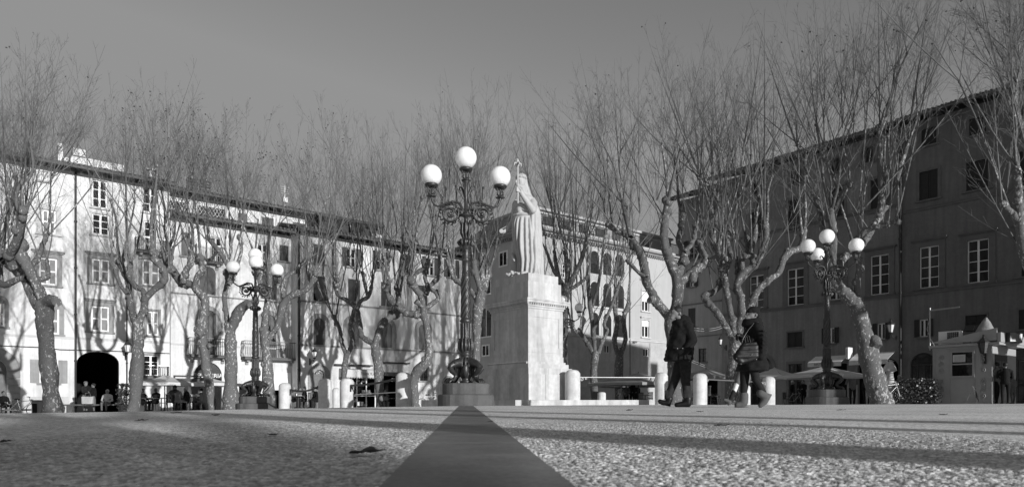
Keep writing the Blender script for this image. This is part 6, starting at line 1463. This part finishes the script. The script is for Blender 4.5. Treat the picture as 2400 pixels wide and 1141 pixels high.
for x, Y, rz, lab in CH:
    if c0 is None: c0 = chair(x, Y, rz, lab)
    else:
        g = PX(x, Y); dup(c0, (g.x,g.y,g.z+(.1 if x < 800 else 0)), rz, lab)
def table(x, Y, label, items=True, z=.1):
    g = PX(x, Y); e = thing('cafe_table', label, 'table', (g.x,g.y,g.z+z), 0, 'cafe tables')
    q = MB(); q.lathe([(.36,.71),(.38,.72),(.38,.745),(.0,.746)], 20); q.build('table_top', MT['grey_cl'], e)
    q = MB(); q.tube([(0,0,.03),(0,0,.71)], .03, 8); q.build('pedestal', MT['chair'], e); q = MB(); q.lathe([(.25,0),(.24,.03),(.03,.05)], 14); q.build('base', MT['chair'], e)
    if items:
        w = MB(); w.lathe([(.035,.75),(.04,.87),(.032,.875),(.03,.76)], 10, (-.12,.05,0)); tag(w.build('cup', MT['white'], None), 'white cup on the '+label, 'cup', 'cups on cafe tables').location = e.location
        w = MB(); w.box(.05,.22,-.12,.02,.75,.77); tag(w.build('napkin', MT['white'], None), 'white napkins on the '+label, 'napkin', 'napkins on cafe tables').location = e.location
for a in ((348,37,'round table before the bald man'),(378,38,'round table right of the bald man'),(455,36.5,'laid round table beside the fair haired woman'),(699,39.3,'round table of the three sitters'),(1512,43.5,'round table under the palazzo parasol',False,0)): table(*a)
w = MB(); g = PX(455,36.4)
for i in range(7): w.box(-.28+i*.08,-.23+i*.08,-.1,.1,.85,.9+random.uniform(.02,.16))
w.build('tableware', MT['white']).location = (g.x,g.y,g.z); tag(bpy.data.objects['tableware'], 'heap of white cups and napkins on the laid table', 'tableware')
def parasol(x, Y, yap, yed, half, label, mat='cloth_g', n=4, rz=0., fold=False):
    g = PX(x, Y); za = P(x,yap,Y).z-g.z; ze = P(x,yed,Y).z-g.z; e = thing('parasol', label, 'parasol', (g.x,g.y,g.z), rz, 'cafe parasols')
    q = MB(); q.tube([(0,0,0),(0,0,za+.05)], .03, 8); q.build('pole', MT['metal'] if mat != 'cloth_g' else MT['wood_d'], e)
    q = MB(); q.lathe([(.32,0),(.3,.08),(.06,.1),(.05,.3)], 14); q.build('base', MT['plinth'], e)
    q = MB()
    if fold:
        q.lathe([(.02,za),(.10,za-.05),(.30,za-.42),(.22,za-.46),(.13,za-.5),(.20,za-1.1),(.17,za-1.6),(.22,za-2.0),(.05,za-2.02)], 9)
        for v in range(len(q.v)):
            p = q.v[v]; a = math.atan2(p[1],p[0]); f = 1+.22*math.sin(5*a+p[2]*2); q.v[v] = (p[0]*f,p[1]*f,p[2])
    else:
        m = n*6; rings_ = 5; vs = [(0,0,za)]
        for i in range(1, rings_+1):
            t = i/rings_
            for j in range(m):
                a = 2*math.pi*j/m+math.pi/n; seg = (a-math.pi/n) % (2*math.pi/n)-math.pi/n
                r_ = half*t*math.cos(math.pi/n)/math.cos(seg) if n == 4 else half*t*math.cos(math.pi/n)/math.cos(seg)
                sg = .06*t*math.cos(seg*n)*(1) if n != 4 else .10*(1-abs(seg)/(math.pi/n))*t
                vs.append((r_*math.cos(a), r_*math.sin(a), za+(ze-za)*(t**.92)+sg*.4-.05*math.sin(t*math.pi)))
        fs = [(0,1+j,1+(j+1)%m) for j in range(m)]+[(1+i*m+j,1+(i+1)*m+j,1+(i+1)*m+(j+1)%m,1+i*m+(j+1)%m) for i in range(rings_-1) for j in range(m)]
        base = 1+(rings_-1)*m; v2 = [(p[0],p[1],p[2]-.16) for p in vs[base:]]; k = len(vs); vs += v2
        fs += [(base+j,k+j,k+(j+1)%m,base+(j+1)%m) for j in range(m)]
        q.add(vs, fs, False)
    cn = q.build('canopy', MT[mat], e); md = cn.modifiers.new('s','SOLIDIFY'); md.thickness = .012
    if not fold:
        q = MB()
        for j in range(n*2):
            a = 2*math.pi*j/(n*2)+math.pi/n; rr = half*(1 if j % 2 == 0 else math.cos(math.pi/n))*.96; q.tube([(0,0,za-.08),(rr*math.cos(a),rr*math.sin(a),ze-.03)], .012, 5)
        q.build('rib', MT['wood_d'], e)
    return e
parasol(386,37,878,898,2.2,'pale striped-shadow parasol over the left cafe','cloth_l',4,.62)
parasol(497,38,886,899,1.9,'pale parasol behind the leaning trunk at the ice cream parlour','cloth_l',4,.62)
parasol(1496,42,873,898,3.2,'wide grey square parasol in the palazzo shade','cloth_g',4,.67)
parasol(1452,50,890,903,2.8,'grey parasol behind the slender forking tree','cloth_g',4,.67)
parasol(1655,40,864,884,2.4,'grey parasol between walking man and walking woman','cloth_g',4,.67)
parasol(1815,41,861,884,2.1,'pale grey parasol just right of the walking woman','cloth_l',4,.67)
parasol(1935,36,856,880,2.55,'broad pale parasol behind the right lamp shaft','cloth_l',4,.67)
parasol(2086,31,846,870,1,'folded parasol beside the leaning tree','cloth_l',8,.2,True)
def awning(pl, bld, xa, xb, yt, yb, d, label, text=None, drop=.32):
    s0, s1 = pl.s(xa), pl.s(xb); zt = pl.z((xa+xb)/2, yt); zb = pl.z((xa+xb)/2, yb); sm = (s0+s1)/2; p = pl.pt(sm)
    e = thing('awning', label, 'awning', (p.x,p.y,0), math.atan2(pl.d.y,pl.d.x), 'shop awnings'); w = (s1-s0)/2
    q = MB(); q.hexa([(-w,-d,zb),(w,-d,zb),(w,-.02,zt),(-w,-.02,zt),(-w,-d,zb+.02),(w,-d,zb+.02),(w,-.02,zt+.02),(-w,-.02,zt+.02)]); q.build('canopy', MT['cloth_w'], e)
    q = MB(); q.box(-w, w, -d-.012, -d, zb-drop, zb-.002); va = q.build('valance', MT['cloth_l'], e)
    for sx in (-w+.05, w-.05): q = MB(); q.tube([(sx,-.03,zb-.1),(sx,-d,zb)], .02, 6); q.build('bracket', MT['metal'], e)
    if text: lettering(text, .30, (text_off(text)*w, -d-.018, zb-drop*.5), va, MT['ink_d'], .003)
def text_off(t): return .0
awning(PL_R, Fb, 1912, 1990, 834, 850, 1.3, 'sunlit white awning lettered for a restaurant behind the right lamp', 'RIST PACINI')
awning(PL_R, Fb, 2008, 2098, 826, 845, 1.3, 'sunlit white awning of the tobacco shop behind the leaning tree', 'TABACCHI')
s_ = PL_R.s(1999); p = PL_R.pt(s_, -1.0); e = thing('shop_sign', 'white framed box sign projecting between the two right awnings', 'sign', (p.x,p.y,0), math.atan2(PL_R.d.y,PL_R.d.x))
z0, z1 = PL_R.z(1999,842), PL_R.z(1999,815); q = MB(); q.box(-.09,.09,0,.8,z0,z1); q.build('sign_box', MT['white'], e); q = MB(); q.box(-.094,-.0902,.25,.55,z0+.12,z1-.12); q.box(-.05,.05,-.004,-.0002,z0+.12,z1-.12); q.build('sign_face', MT['metal'], e); q = MB(); q.tube([(0,.8,(z0+z1)/2),(0,1.0,(z0+z1)/2)], .03, 6); q.build('bracket', MT['iron2'], e)
# ------------------------------------------------------------------ wall lanterns
def lantern(p, rz, label, L=.55, s=1.0, lit='cloth_w'):
    e = thing('wall_lantern', label, 'lantern', p, rz, 'iron lanterns on walls'); e.scale = (s,s,s)     # wall at local +y
    q = MB(); q.tube([(0,0,-.42),(0,.15,-.5),(0,L,-.45)], .022, 6)
    q.tube(spiral((0,L-.2,-.6), .14, 1.3, Vector((0,1,0)), Vector((0,0,1)), 1.57, 18), .016, 5); q.tube(spiral((0,.2,-.53), .07, -1.2, Vector((0,1,0)), Vector((0,0,1)), 1.57, 14), .014, 5)
    q.box(-.05,.05,L-.03,L,-.8,-.3); q.build('bracket', MT['iron2'], e)
    q = MB(); q.lathe([(.12,-.3),(.21,.12)], 6, (0,0,0), False); q.build('glass', MT[lit], e)
    q = MB()
    for k in range(6): a = 2*math.pi*k/6; q.tube([(.125*math.cos(a),.125*math.sin(a),-.3),(.215*math.cos(a),.215*math.sin(a),.12)], .014, 4)
    q.lathe([(.0,-.4),(.05,-.38),(.13,-.33),(.13,-.3),(.0,-.29)], 6, (0,0,0), False); q.lathe([(.25,.12),(.24,.15),(.10,.32),(.05,.34),(.06,.38),(.03,.41),(.05,.45),(.0,.5)], 6, (0,0,0), False); q.build('lantern_frame', MT['iron2'], e)
def wall_pt(pl, x, y, off): s = pl.s(x); p = pl.pt(s, -off); return (p.x,p.y,pl.z(x,y))
rL = ANG; rR = math.atan2(PL_R.d.y, PL_R.d.x)
lantern(wall_pt(PL_A,294,815,.9), rL, 'iron wall lantern right of the dark arched passage', .9)
lantern(wall_pt(PL_C,726,830,.9), rL, 'iron wall lantern above the arched wooden door', .9)
lantern(wall_pt(PL_R,1702,800,.9), rR, 'small pale wall lantern left of the walking woman', .9, 1.0)
lantern(wall_pt(PL_R,2101,768,1.0), rR, 'bright glazed wall lantern above the tobacco awning', 1.0, 1.25)
# cables slung across the corner
for (a, b_, lab) in (((1628,768,34),(1706,757,42),'pair of slack pale cables between the two right trees'),((1618,842,40),(1690,868,48),'thin pale cable slanting down behind the walking man')):
    A_, B_ = P(*a), P(*b_); q = MB()
    for o_ in (0,.12): q.tube([A_.lerp(B_,t)+Vector((0,0,-o_-.35*4*t*(1-t)*(.5 if a[1] < 800 else .1))) for t in np.linspace(0,1,10)], .014, 5)
    tag(q.build('overhead_cable', MT['wire']), lab, 'cable', 'cables')
# ------------------------------------------------------------------ kiosk
kc = Vector((20.2,28.0,0)); kg = G(kc.x,kc.y)
ki = thing('kiosk', 'cream painted newspaper kiosk with sash window and rosette panels at the right', 'kiosk', (kc.x,kc.y,kg), rL)   # local x along D1, y along D2
Wk, Lk = 3.2, 2.25; zk = P(2325,808,28).z-kg
q = MB(); q.box(0, Wk, 0, Lk, .0, zk); q.build('body', MT['cream'], ki)
q = MB(); q.box(-.012, -.001, .0, Lk, 0, .06)
for y in (.02,.62,1.55,2.15): q.box(-.02,-.0012,y,y+.03,.06,zk-.12)
q.box(-.03,-.0014,.0,Lk,zk-.12,zk-.002); q.box(-.022,-.0016,.65,1.55,1.12,1.16); q.build('panel_trim', MT['cream'], ki)
for y in (.33, 1.9):
    q = MB()
    for z in (.35,1.0,1.45,2.05):
        if z < zk-.2:
            q.tube([(-.02,y+.085*math.cos(a),z+.085*math.sin(a)) for a in np.linspace(0,6.28,14,endpoint=False)], .018, 5, closed=True); q.ball((-.02,y,z), .03, 8, 6)
    for j in range(26):
        z = random.choice([random.uniform(.5,.9),random.uniform(1.55,1.95)]); q.tube([(-.008,y+random.uniform(-.12,.12),z),(-.018,y+random.uniform(-.12,.12),z+.06),(-.008,y+random.uniform(-.1,.1),z+.1)], .012, 4)
    q.build('rosette_panel', MT['cream'], ki)
q = MB(); y0, y1, z0, z1 = .72, 1.48, 1.22, 2.3
z1 = min(z1, zk-.25); q.box(-.05,-.002,y0-.07,y0,z0,z1); q.box(-.05,-.002,y1,y1+.07,z0,z1); q.box(-.05,-.002,y0-.07,y1+.07,z1+.001,z1+.07); q.box(-.06,-.002,y0-.09,y1+.09,z0-.07,z0-.001); q.box(-.045,-.0025,y0,y1,(z0+z1)/2-.03,(z0+z1)/2+.03)
kw = q.build('window', MT['cream'], ki); q = MB(); q.box(-.012,-.0013,y0,y1,z0,z1); q.build('pane', MT['glass'], kw)
q = MB(); q.box(-.02,-.0125,.98,1.46,1.82,2.14); nt_ = q.build('notice', MT['sheet'], kw)
q = MB()
for i in range(6): q.box(-.0215,-.0202,1.04,1.40,1.87+i*.04,1.878+i*.04)
q.build('text_lines', MT['ink_d'], kw)
q = MB(); q.box(-.22, Wk+.2, -.3, Lk+.1, zk, zk+.1); kr = q.build('roof', MT['cream'], ki)
q = MB(); q.prism([(0,0),(0,.52),(1,.05),(1,0)], 0, 1); q.v = [(-.18+v[1]*.08, -.2+v[0]*(Lk+.2), zk+.18+v[2]) for v in q.v]; q.build('gable', MT['cream'], ki)
q = MB(); q.box(-.18, Wk, -.34, -.22, zk+.1, zk+.5); q.build('fascia', MT['cream'], ki)
q = MB(); q.box(.3, 1.9, -.02, -.001, 1.15, 2.1)
for y in range(1): q.box(.25, 2.0, -.25, -.0012, 1.05, 1.12)
q.build('counter', MT['wood_d'], ki)
q = MB()
for i in range(14): q.box(.35+(i%7)*.22, .5+(i%7)*.22, -.05, -.021, 1.2+.4*(i//7), 1.45+.4*(i//7))
q.build('newspaper_rack', MT['grey_cl'], ki)
p = kc-D2*6.6+D1*.15; dup(ki, (p.x,p.y,G(p.x,p.y)+.25), rL, 'second cream kiosk added beyond the right picture edge to shade the first')  # unseen copy, added to keep sun off the first kiosk's counter side
p = D1*.30+D2*(Lk-.6)+kc; ac = thing('air_conditioner', 'white air conditioner unit standing on the kiosk roof', 'air conditioner', (p.x,p.y,kg+zk+.1), rL)
q = MB(); q.box(-.16,.16,-.42,.42,.04,.62); q.build('casing', MT['white'], ac)
q = MB()
for i in range(6): q.box(-.172,-.161,-.36+i*.075,-.31+i*.075,.22,.56)
for i in range(5): q.box(-.176,-.1722,-.37,.08,.2+i*.085,.225+i*.085)
q.build('grille', MT['wood_d'], ac); q = MB(); q.box(-.14,.14,-.38,-.3,0,.04); q.box(-.14,.14,.3,.38,0,.04); q.build('foot', MT['iron2'], ac)
p = kc+D2*(Lk+.02)+D1*(-.25); pl_ = thing('flag_pole', 'pale metal pole with a horizontal arm fixed to the kiosk corner', 'pole', (p.x,p.y,kg+zk-.1), rL)
q = MB(); hp = P(2183,722,29.7).z-(kg+zk-.1); q.tube([(0,0,0),(0,0,hp)], .03, 8); q.build('mast', MT['metal'], pl_); q = MB(); q.tube([(0,0,hp-.12),(0,-1.15,hp-.08)], .035, 8); q.build('crossbar', MT['metal'], pl_); q = MB(); q.tube([(-.04,0,hp*.7),(-.12,.08,hp*.5),(-.03,-.05,hp*.25),(.05,-.2,0.1)], .01, 5); q.build('wire', MT['wire'], pl_)
p = kc+D1*(-.25)+D2*.25; lantern((p.x,p.y,kg+zk-.02), rL-math.pi/2, 'dark iron lantern hung on the kiosk corner', .22, .95, 'shutter_d')
for i, (dx, lab) in enumerate(((.55,'left floodlight box on the kiosk fascia'),(1.35,'right floodlight box on the kiosk fascia'))):
    p = kc+D1*dx-D2*.5; e = thing('floodlight', lab, 'floodlight', (p.x,p.y,kg+zk+.12), rL-.5, 'floodlights on the kiosk'); q = MB(); q.box(-.17,.17,-.1,.1,0,.4); q.build('housing', MT['iron2'], e); q = MB(); q.box(-.15,.15,-.115,-.1005,.02,.38); q.build('lens', MT['metal'], e)
q = MB()
r_ = np.random.default_rng(5); prof = [(.5,0),(.55,.25),(.42,.5),(.3,.7),(.16,.95),(.05,1.15),(.0,1.17)]
q.lathe(prof, 14); q.v = [(v[0]*(1+r_.normal(0,.09)), v[1]*(1+r_.normal(0,.09)), v[2]+r_.normal(0,.03)) for v in q.v]
p = kc+D1*.95+D2*.5; o = q.build('plastic_cover', MT['plastic']); o.location = (p.x,p.y,kg+zk+.1); tag(o, 'cloudy plastic cover wrapped round something on the kiosk roof', 'cover')
g = PX(2290, 26.5); e = thing('display_easel', 'dark folding display easel at the kiosk corner', 'easel', (g.x,g.y,g.z), .3); q = MB(); q.hexa([(-.16,-.02,.35),(.06,-.02,.1),(.1,0,.12),(-.12,0,.4),(-.2,.0,.62),(-.1,.0,.65),(-.06,.02,.65),(-.16,.02,.62)]); q.build('board', MT['wood_d'], e)
for a, b_ in (((-.25,0,.72),(.42,0,0)),((-.2,.1,.5),(-.25,.3,0)),((.0,0,.3),(-.28,-.2,0))): q = MB(); q.tube([a,b_], .012, 5); q.build('leg', MT['metal'], e)
# ------------------------------------------------------------------ hedge, plants, bicycles, bench
def bush(label, p, rx, ry, h, n, name='hedge', sz=.06, pot=False):
    e = thing(name, label, 'plant', p); r = np.random.default_rng(int(abs(p[0]*100))); q = MB()
    c = np.stack([r.uniform(-rx,rx,n), r.uniform(-ry,ry,n), h*r.uniform(.05,1,n)**.8],-1); keep = (np.abs(c[:,0]/rx)**3+(c[:,2]/h)**3+r.normal(0,.12,n)) < 1.25; c = c[keep]; n = len(c)
    v1 = unit(r.normal(0,1,(n,3)))*sz; v2 = unit(np.cross(v1, r.normal(0,1,(n,3))))*sz*.55
    V = np.stack([c-v1,c+v2,c+v1,c-v2],1).reshape(-1,3); link('foliage', fast_mesh('foliage', V, np.arange(len(V)).reshape(-1,4)), MT['green'], e)
    for i in range(9): x = r.uniform(-rx*.8,rx*.8); q.tube([(x,0,0),(x+r.normal(0,.08),r.normal(0,.1),h*.5),(x+r.normal(0,.15),r.normal(0,.15),h*.95)], [.02,.014,.006], 5)
    if pot: q.lathe([(.2,0),(.28,.4),(.25,.42)], 12)
    q.build('stem', MT['wood_d'], e)
g = PX(2148, 29.5); bush('dark leafy hedge left of the kiosk', (g.x,g.y,g.z), .85, .5, 1.15, 2600)
g = PX(290, 37.5); bush('shrub in a pot left of the spotted trunk', (g.x,g.y,g.z+.1), .3, .3, 1.6, 420, 'potted_shrub', .08, True)
g = PX(1640, 46); bush('small shrub row in the shade right of the walking man', (g.x,g.y,g.z), 1.4, .4, .9, 500, 'shrub', .07)
def bicycle(x, Y, rz, label, z=0.):
    g = PX(x, Y); e = thing('bicycle', label, 'bicycle', (g.x,g.y,g.z+z), rz, 'parked bicycles')
    for cx in (-.52,.52):
        q = MB(); q.tube([(cx+.33*math.cos(a),0,.34+.33*math.sin(a)) for a in np.linspace(0,6.283,24,endpoint=False)], .02, 6, closed=True); wh = q.build('wheel', MT['iron2'], e)
        q = MB()
        for k in range(12): a = k*math.pi/6; q.tube([(cx,0,.34),(cx+.32*math.cos(a),0,.34+.32*math.sin(a))], .003, 3)
        q.build('spokes', MT['metal'], wh)
    q = MB()
    for a, b_ in (((-.52,0,.34),(-.05,0,.30)),((-.52,0,.34),(-.15,0,.78)),((-.05,0,.30),(-.18,0,.86)),((-.05,0,.30),(.36,0,.72)),((-.15,0,.78),(.33,0,.82)),((.52,0,.34),(.32,0,.95))): q.tube([a,b_], .017, 6)
    q.build('frame', MT['metal'], e); q = MB(); q.tube([(.24,-.28,1.03),(.34,-.12,1.0),(.33,0,.97),(.34,.12,1.0),(.24,.28,1.03)], .014, 6); q.build('handlebar', MT['iron2'], e)
    q = MB(); q.ball((-.2,0,.9), (.13,.07,.04), 10, 6); q.build('saddle', MT['leather'], e); q = MB(); q.ball((.42,0,.84), (.06,.05,.06), 8, 6); q.build('headlamp', MT['metal'], e)
bicycle(51, 34.5, .5, 'bicycle leaning by the man at the left edge', -.08); bicycle(2082, 28.5, .1, 'dark bicycle parked at the foot of the leaning tree', .05); bicycle(1862, 44, .3, 'dark bicycle in the shade left of the right lamp'); bicycle(1008, 41, .4, 'low bicycle with a white box behind the marble bollards', -.1)
g = PX(222, 37.6)
bn = thing('bench', 'low stone bench before the dark passage', 'bench', (g.x,g.y,g.z+.1), rL); q = MB(); q.box(-1.6,1.7,-.22,.22,.38,.46); q.build('seat', MT['plinth'], bn)
for x in (-1.2,1.3): q = MB(); q.box(x-.12,x+.12,-.18,.18,-.2,.38); q.build('leg', MT['plinth'], bn)
g = PX(45, 36); bn2 = thing('bench', 'low wooden pallet bench under the bicycle at left', 'bench', (g.x,g.y,g.z+.02), rL); q = MB(); q.box(-1.0,.9,-.3,.3,.22,.3); q.build('seat', MT['door'], bn2)
for x in (-.8,.7): q = MB(); q.box(x-.1,x+.1,-.25,.25,-.2,.22); q.build('leg', MT['door'], bn2)
g = PX(206, 37); sb = thing('shopping_bag', 'pale patterned bag standing on the bench between the couple', 'bag', (g.x,g.y,g.z+.56), .2); q = MB(); q.hexa([(-.27,-.14,0),(.27,-.14,0),(.27,.14,0),(-.27,.14,0),(-.3,-.12,.42),(.3,-.12,.42),(.28,.12,.42),(-.28,.12,.42)]); bb = q.build('bag_body', MT['pale_cl'], sb); md = bb.modifiers.new('b','BEVEL'); md.width = .04; md.segments = 2
q = MB(); q.tube([(-.15,0,.42),(-.1,0,.6),(.1,0,.6),(.15,0,.42)], .015, 6); q.build('handle', MT['grey_cl'], sb)
g = PX(98, 30); kb = thing('utility_box', 'small grey utility box at the foot of the leftmost trunk', 'box', (g.x,g.y,g.z), .2); q = MB(); q.box(-.3,.3,-.25,.25,0,.62); q.build('cabinet', MT['trim'], kb); q = MB(); q.box(-.36,.36,-.31,.31,.621,.66); q.build('lid', MT['trim'], kb); q = MB(); q.box(-.27,-.08,-.262,-.2505,.05,.5); q.build('door', MT['interior'], kb)
g = PX(905, 40.8); gt = thing('guitar', 'guitar on the lap of the street musician', 'guitar', (g.x-.05,g.y-.38,g.z+.62), .4); q = MB(); q.ball((-.12,0,0), (.2,.05,.17), 12, 8); q.ball((.12,0,0), (.15,.05,.13), 12, 8); q.build('body', MT['door'], gt); q = MB(); q.box(.2,.75,-.03,.0,-.025,.03); q.build('neck', MT['wood_d'], gt)
g = PX(422, 35); bd = thing('menu_board', 'dark framed menu board standing at the left cafe', 'board', wall_pt(PL_A,423,900,2.0), rL); q = MB(); q.box(-.75,.75,-.03,.03,-.9,.35); q.build('panel', MT['shutter_d'], bd); q = MB(); q.box(-.85,-.752,-.05,.05,-1.6,.45); q.box(.752,.85,-.05,.05,-1.6,.45); q.box(-.85,.85,-.05,.05,.452,.55); q.build('frame', MT['wood_d'], bd)
# ------------------------------------------------------------------ fallen leaves
def leaf_mesh(r, s, curl):
    q = MB(); out = []
    for i in range(25):
        a = 2*math.pi*i/24; rad = s*(.62+.25*abs(math.cos(2.5*a))+.13*math.cos(a)); out.append((rad*math.cos(a), rad*.75*math.sin(a)))
    n = len(out); vs = [(0,0,.3*s*curl)]
    for t in (.5,1.0):
        for x, y in out: vs.append((x*t, y*t, s*curl*(.15+.9*(y*t/s)**2+.35*abs(x*t/s)*(x > 0))+r.normal(0,.03*s)))
    fs = [(0,1+i,2+i) for i in range(n-1)]+[(1+i,1+n+i,2+n+i,2+i) for i in range(n-1)]
    me = bpy.data.meshes.new('dead_leaf'); me.from_pydata(vs, [], fs); me.polygons.foreach_set('use_smooth', [True]*len(fs)); me.update(); me.materials.append(MT['leafd']); return me
rl = np.random.default_rng(11)
tone = ('large curled dead leaf lying nearest, left of the stone strip',)
LV = [(852,1071,.052,.5,.2,'large curled dead leaf lying nearest, left of the stone strip'),(1475,963.5,.055,.6,.5,'small dark leaf right of the statue step on the lit paving'),(1640,966,.06,.3,1.2,'flat leaf below the man and woman'),(1970,962,.07,.25,0,'long flat leaf in front of the right lamp'),(1690,1001,.05,.35,.4,'leaf among the shadow bands below the woman'),(2210,974,.05,.4,.9,'leaf on bright paving in front of the kiosk'),(410,969,.06,.35,.3,'leaf on the paving before the left cafe'),(505,975,.05,.4,2,'leaf on the paving before the thick trunk'),(330,988,.05,.3,1,'leaf on the left paving below the spotted trunk'),(640,1023,.03,.3,2,'thin leaf on the left paving beside a shadow band'),(1148,990,.03,.3,.2,'leaf at the right edge of the stone strip'),(8,1041,.03,.4,1.,'dark leaf at the left edge of the paving')]
for x, y, s, cu, rz, lab in LV:
    Y = EYE*F/(y-HZ); p = PX(x, Y)
    if Y > 6: 
        for _ in range(6): Y = (EYE-p.z)*F/(y-HZ); p = PX(x, min(Y,30))
    o = bpy.data.objects.new('dead_leaf', leaf_mesh(rl, s, cu)); COL.objects.link(o); o.location = (p.x,p.y,p.z+.006); o.rotation_euler = (0,0,rz); tag(o, lab, 'leaf', 'fallen leaves on the paving')
# ------------------------------------------------------------------ light, sky, camera
ELEV = R(10); sdir = (-D2+D1*.012).normalized()
sun = bpy.data.lights.new('sun', 'SUN'); sun.energy = 4.6; sun.angle = R(.53); sun.color = (1,.985,.965)
so = bpy.data.objects.new('sun', sun); COL.objects.link(so)
S = Vector((sdir.x*math.cos(ELEV), sdir.y*math.cos(ELEV), math.sin(ELEV)))
so.rotation_euler = (S).to_track_quat('Z', 'Y').to_euler()
W = bpy.data.worlds.new('World'); SC.world = W; W.use_nodes = True; nt = W.node_tree; N = nt.nodes; L = nt.links
bg = N['Background']; sky = N.new('ShaderNodeTexSky'); sky.sky_type = 'NISHITA'; sky.sun_disc = False; sky.sun_elevation = ELEV
sky.sun_rotation = math.atan2(sdir.x, sdir.y); sky.air_density = 1.0; sky.dust_density = .6; sky.ozone_density = 1.0
sp = N.new('ShaderNodeSeparateColor'); L.new(sky.outputs[0], sp.inputs[0])
m1 = N.new('ShaderNodeMath'); m1.operation = 'MULTIPLY'; m1.inputs[1].default_value = .42; L.new(sp.outputs[0], m1.inputs[0])
m2 = N.new('ShaderNodeMath'); m2.operation = 'MULTIPLY_ADD'; m2.inputs[1].default_value = .58; L.new(sp.outputs[1], m2.inputs[0]); L.new(m1.outputs[0], m2.inputs[2])
mn = N.new('ShaderNodeMath'); mn.operation = 'MINIMUM'; mn.inputs[1].default_value = 1.95; L.new(m2.outputs[0], mn.inputs[0])
cc = N.new('ShaderNodeCombineColor')
for i in range(3): L.new(mn.outputs[0], cc.inputs[i])
L.new(cc.outputs[0], bg.inputs['Color']); bg.inputs['Strength'].default_value = .15
sun.color = (1,1,1)
cam = bpy.data.cameras.new('camera'); co = bpy.data.objects.new('camera', cam); COL.objects.link(co); SC.camera = co
cam.sensor_width = 36; cam.sensor_fit = 'HORIZONTAL'; cam.lens = F/2400*36; co.location = (0,0,EYE); co.rotation_euler = (R(90),0,0)
cam.shift_y = (HZ-570.5)/2400; cam.clip_start = .05; cam.clip_end = 1000
cam.dof.use_dof = True; cam.dof.focus_distance = 16; cam.dof.aperture_fstop = 8.0
SC.view_settings.view_transform = 'Standard'; SC.view_settings.look = 'None'; SC.view_settings.exposure = 0; SC.view_settings.gamma = 1; SC.view_settings.use_curve_mapping = False
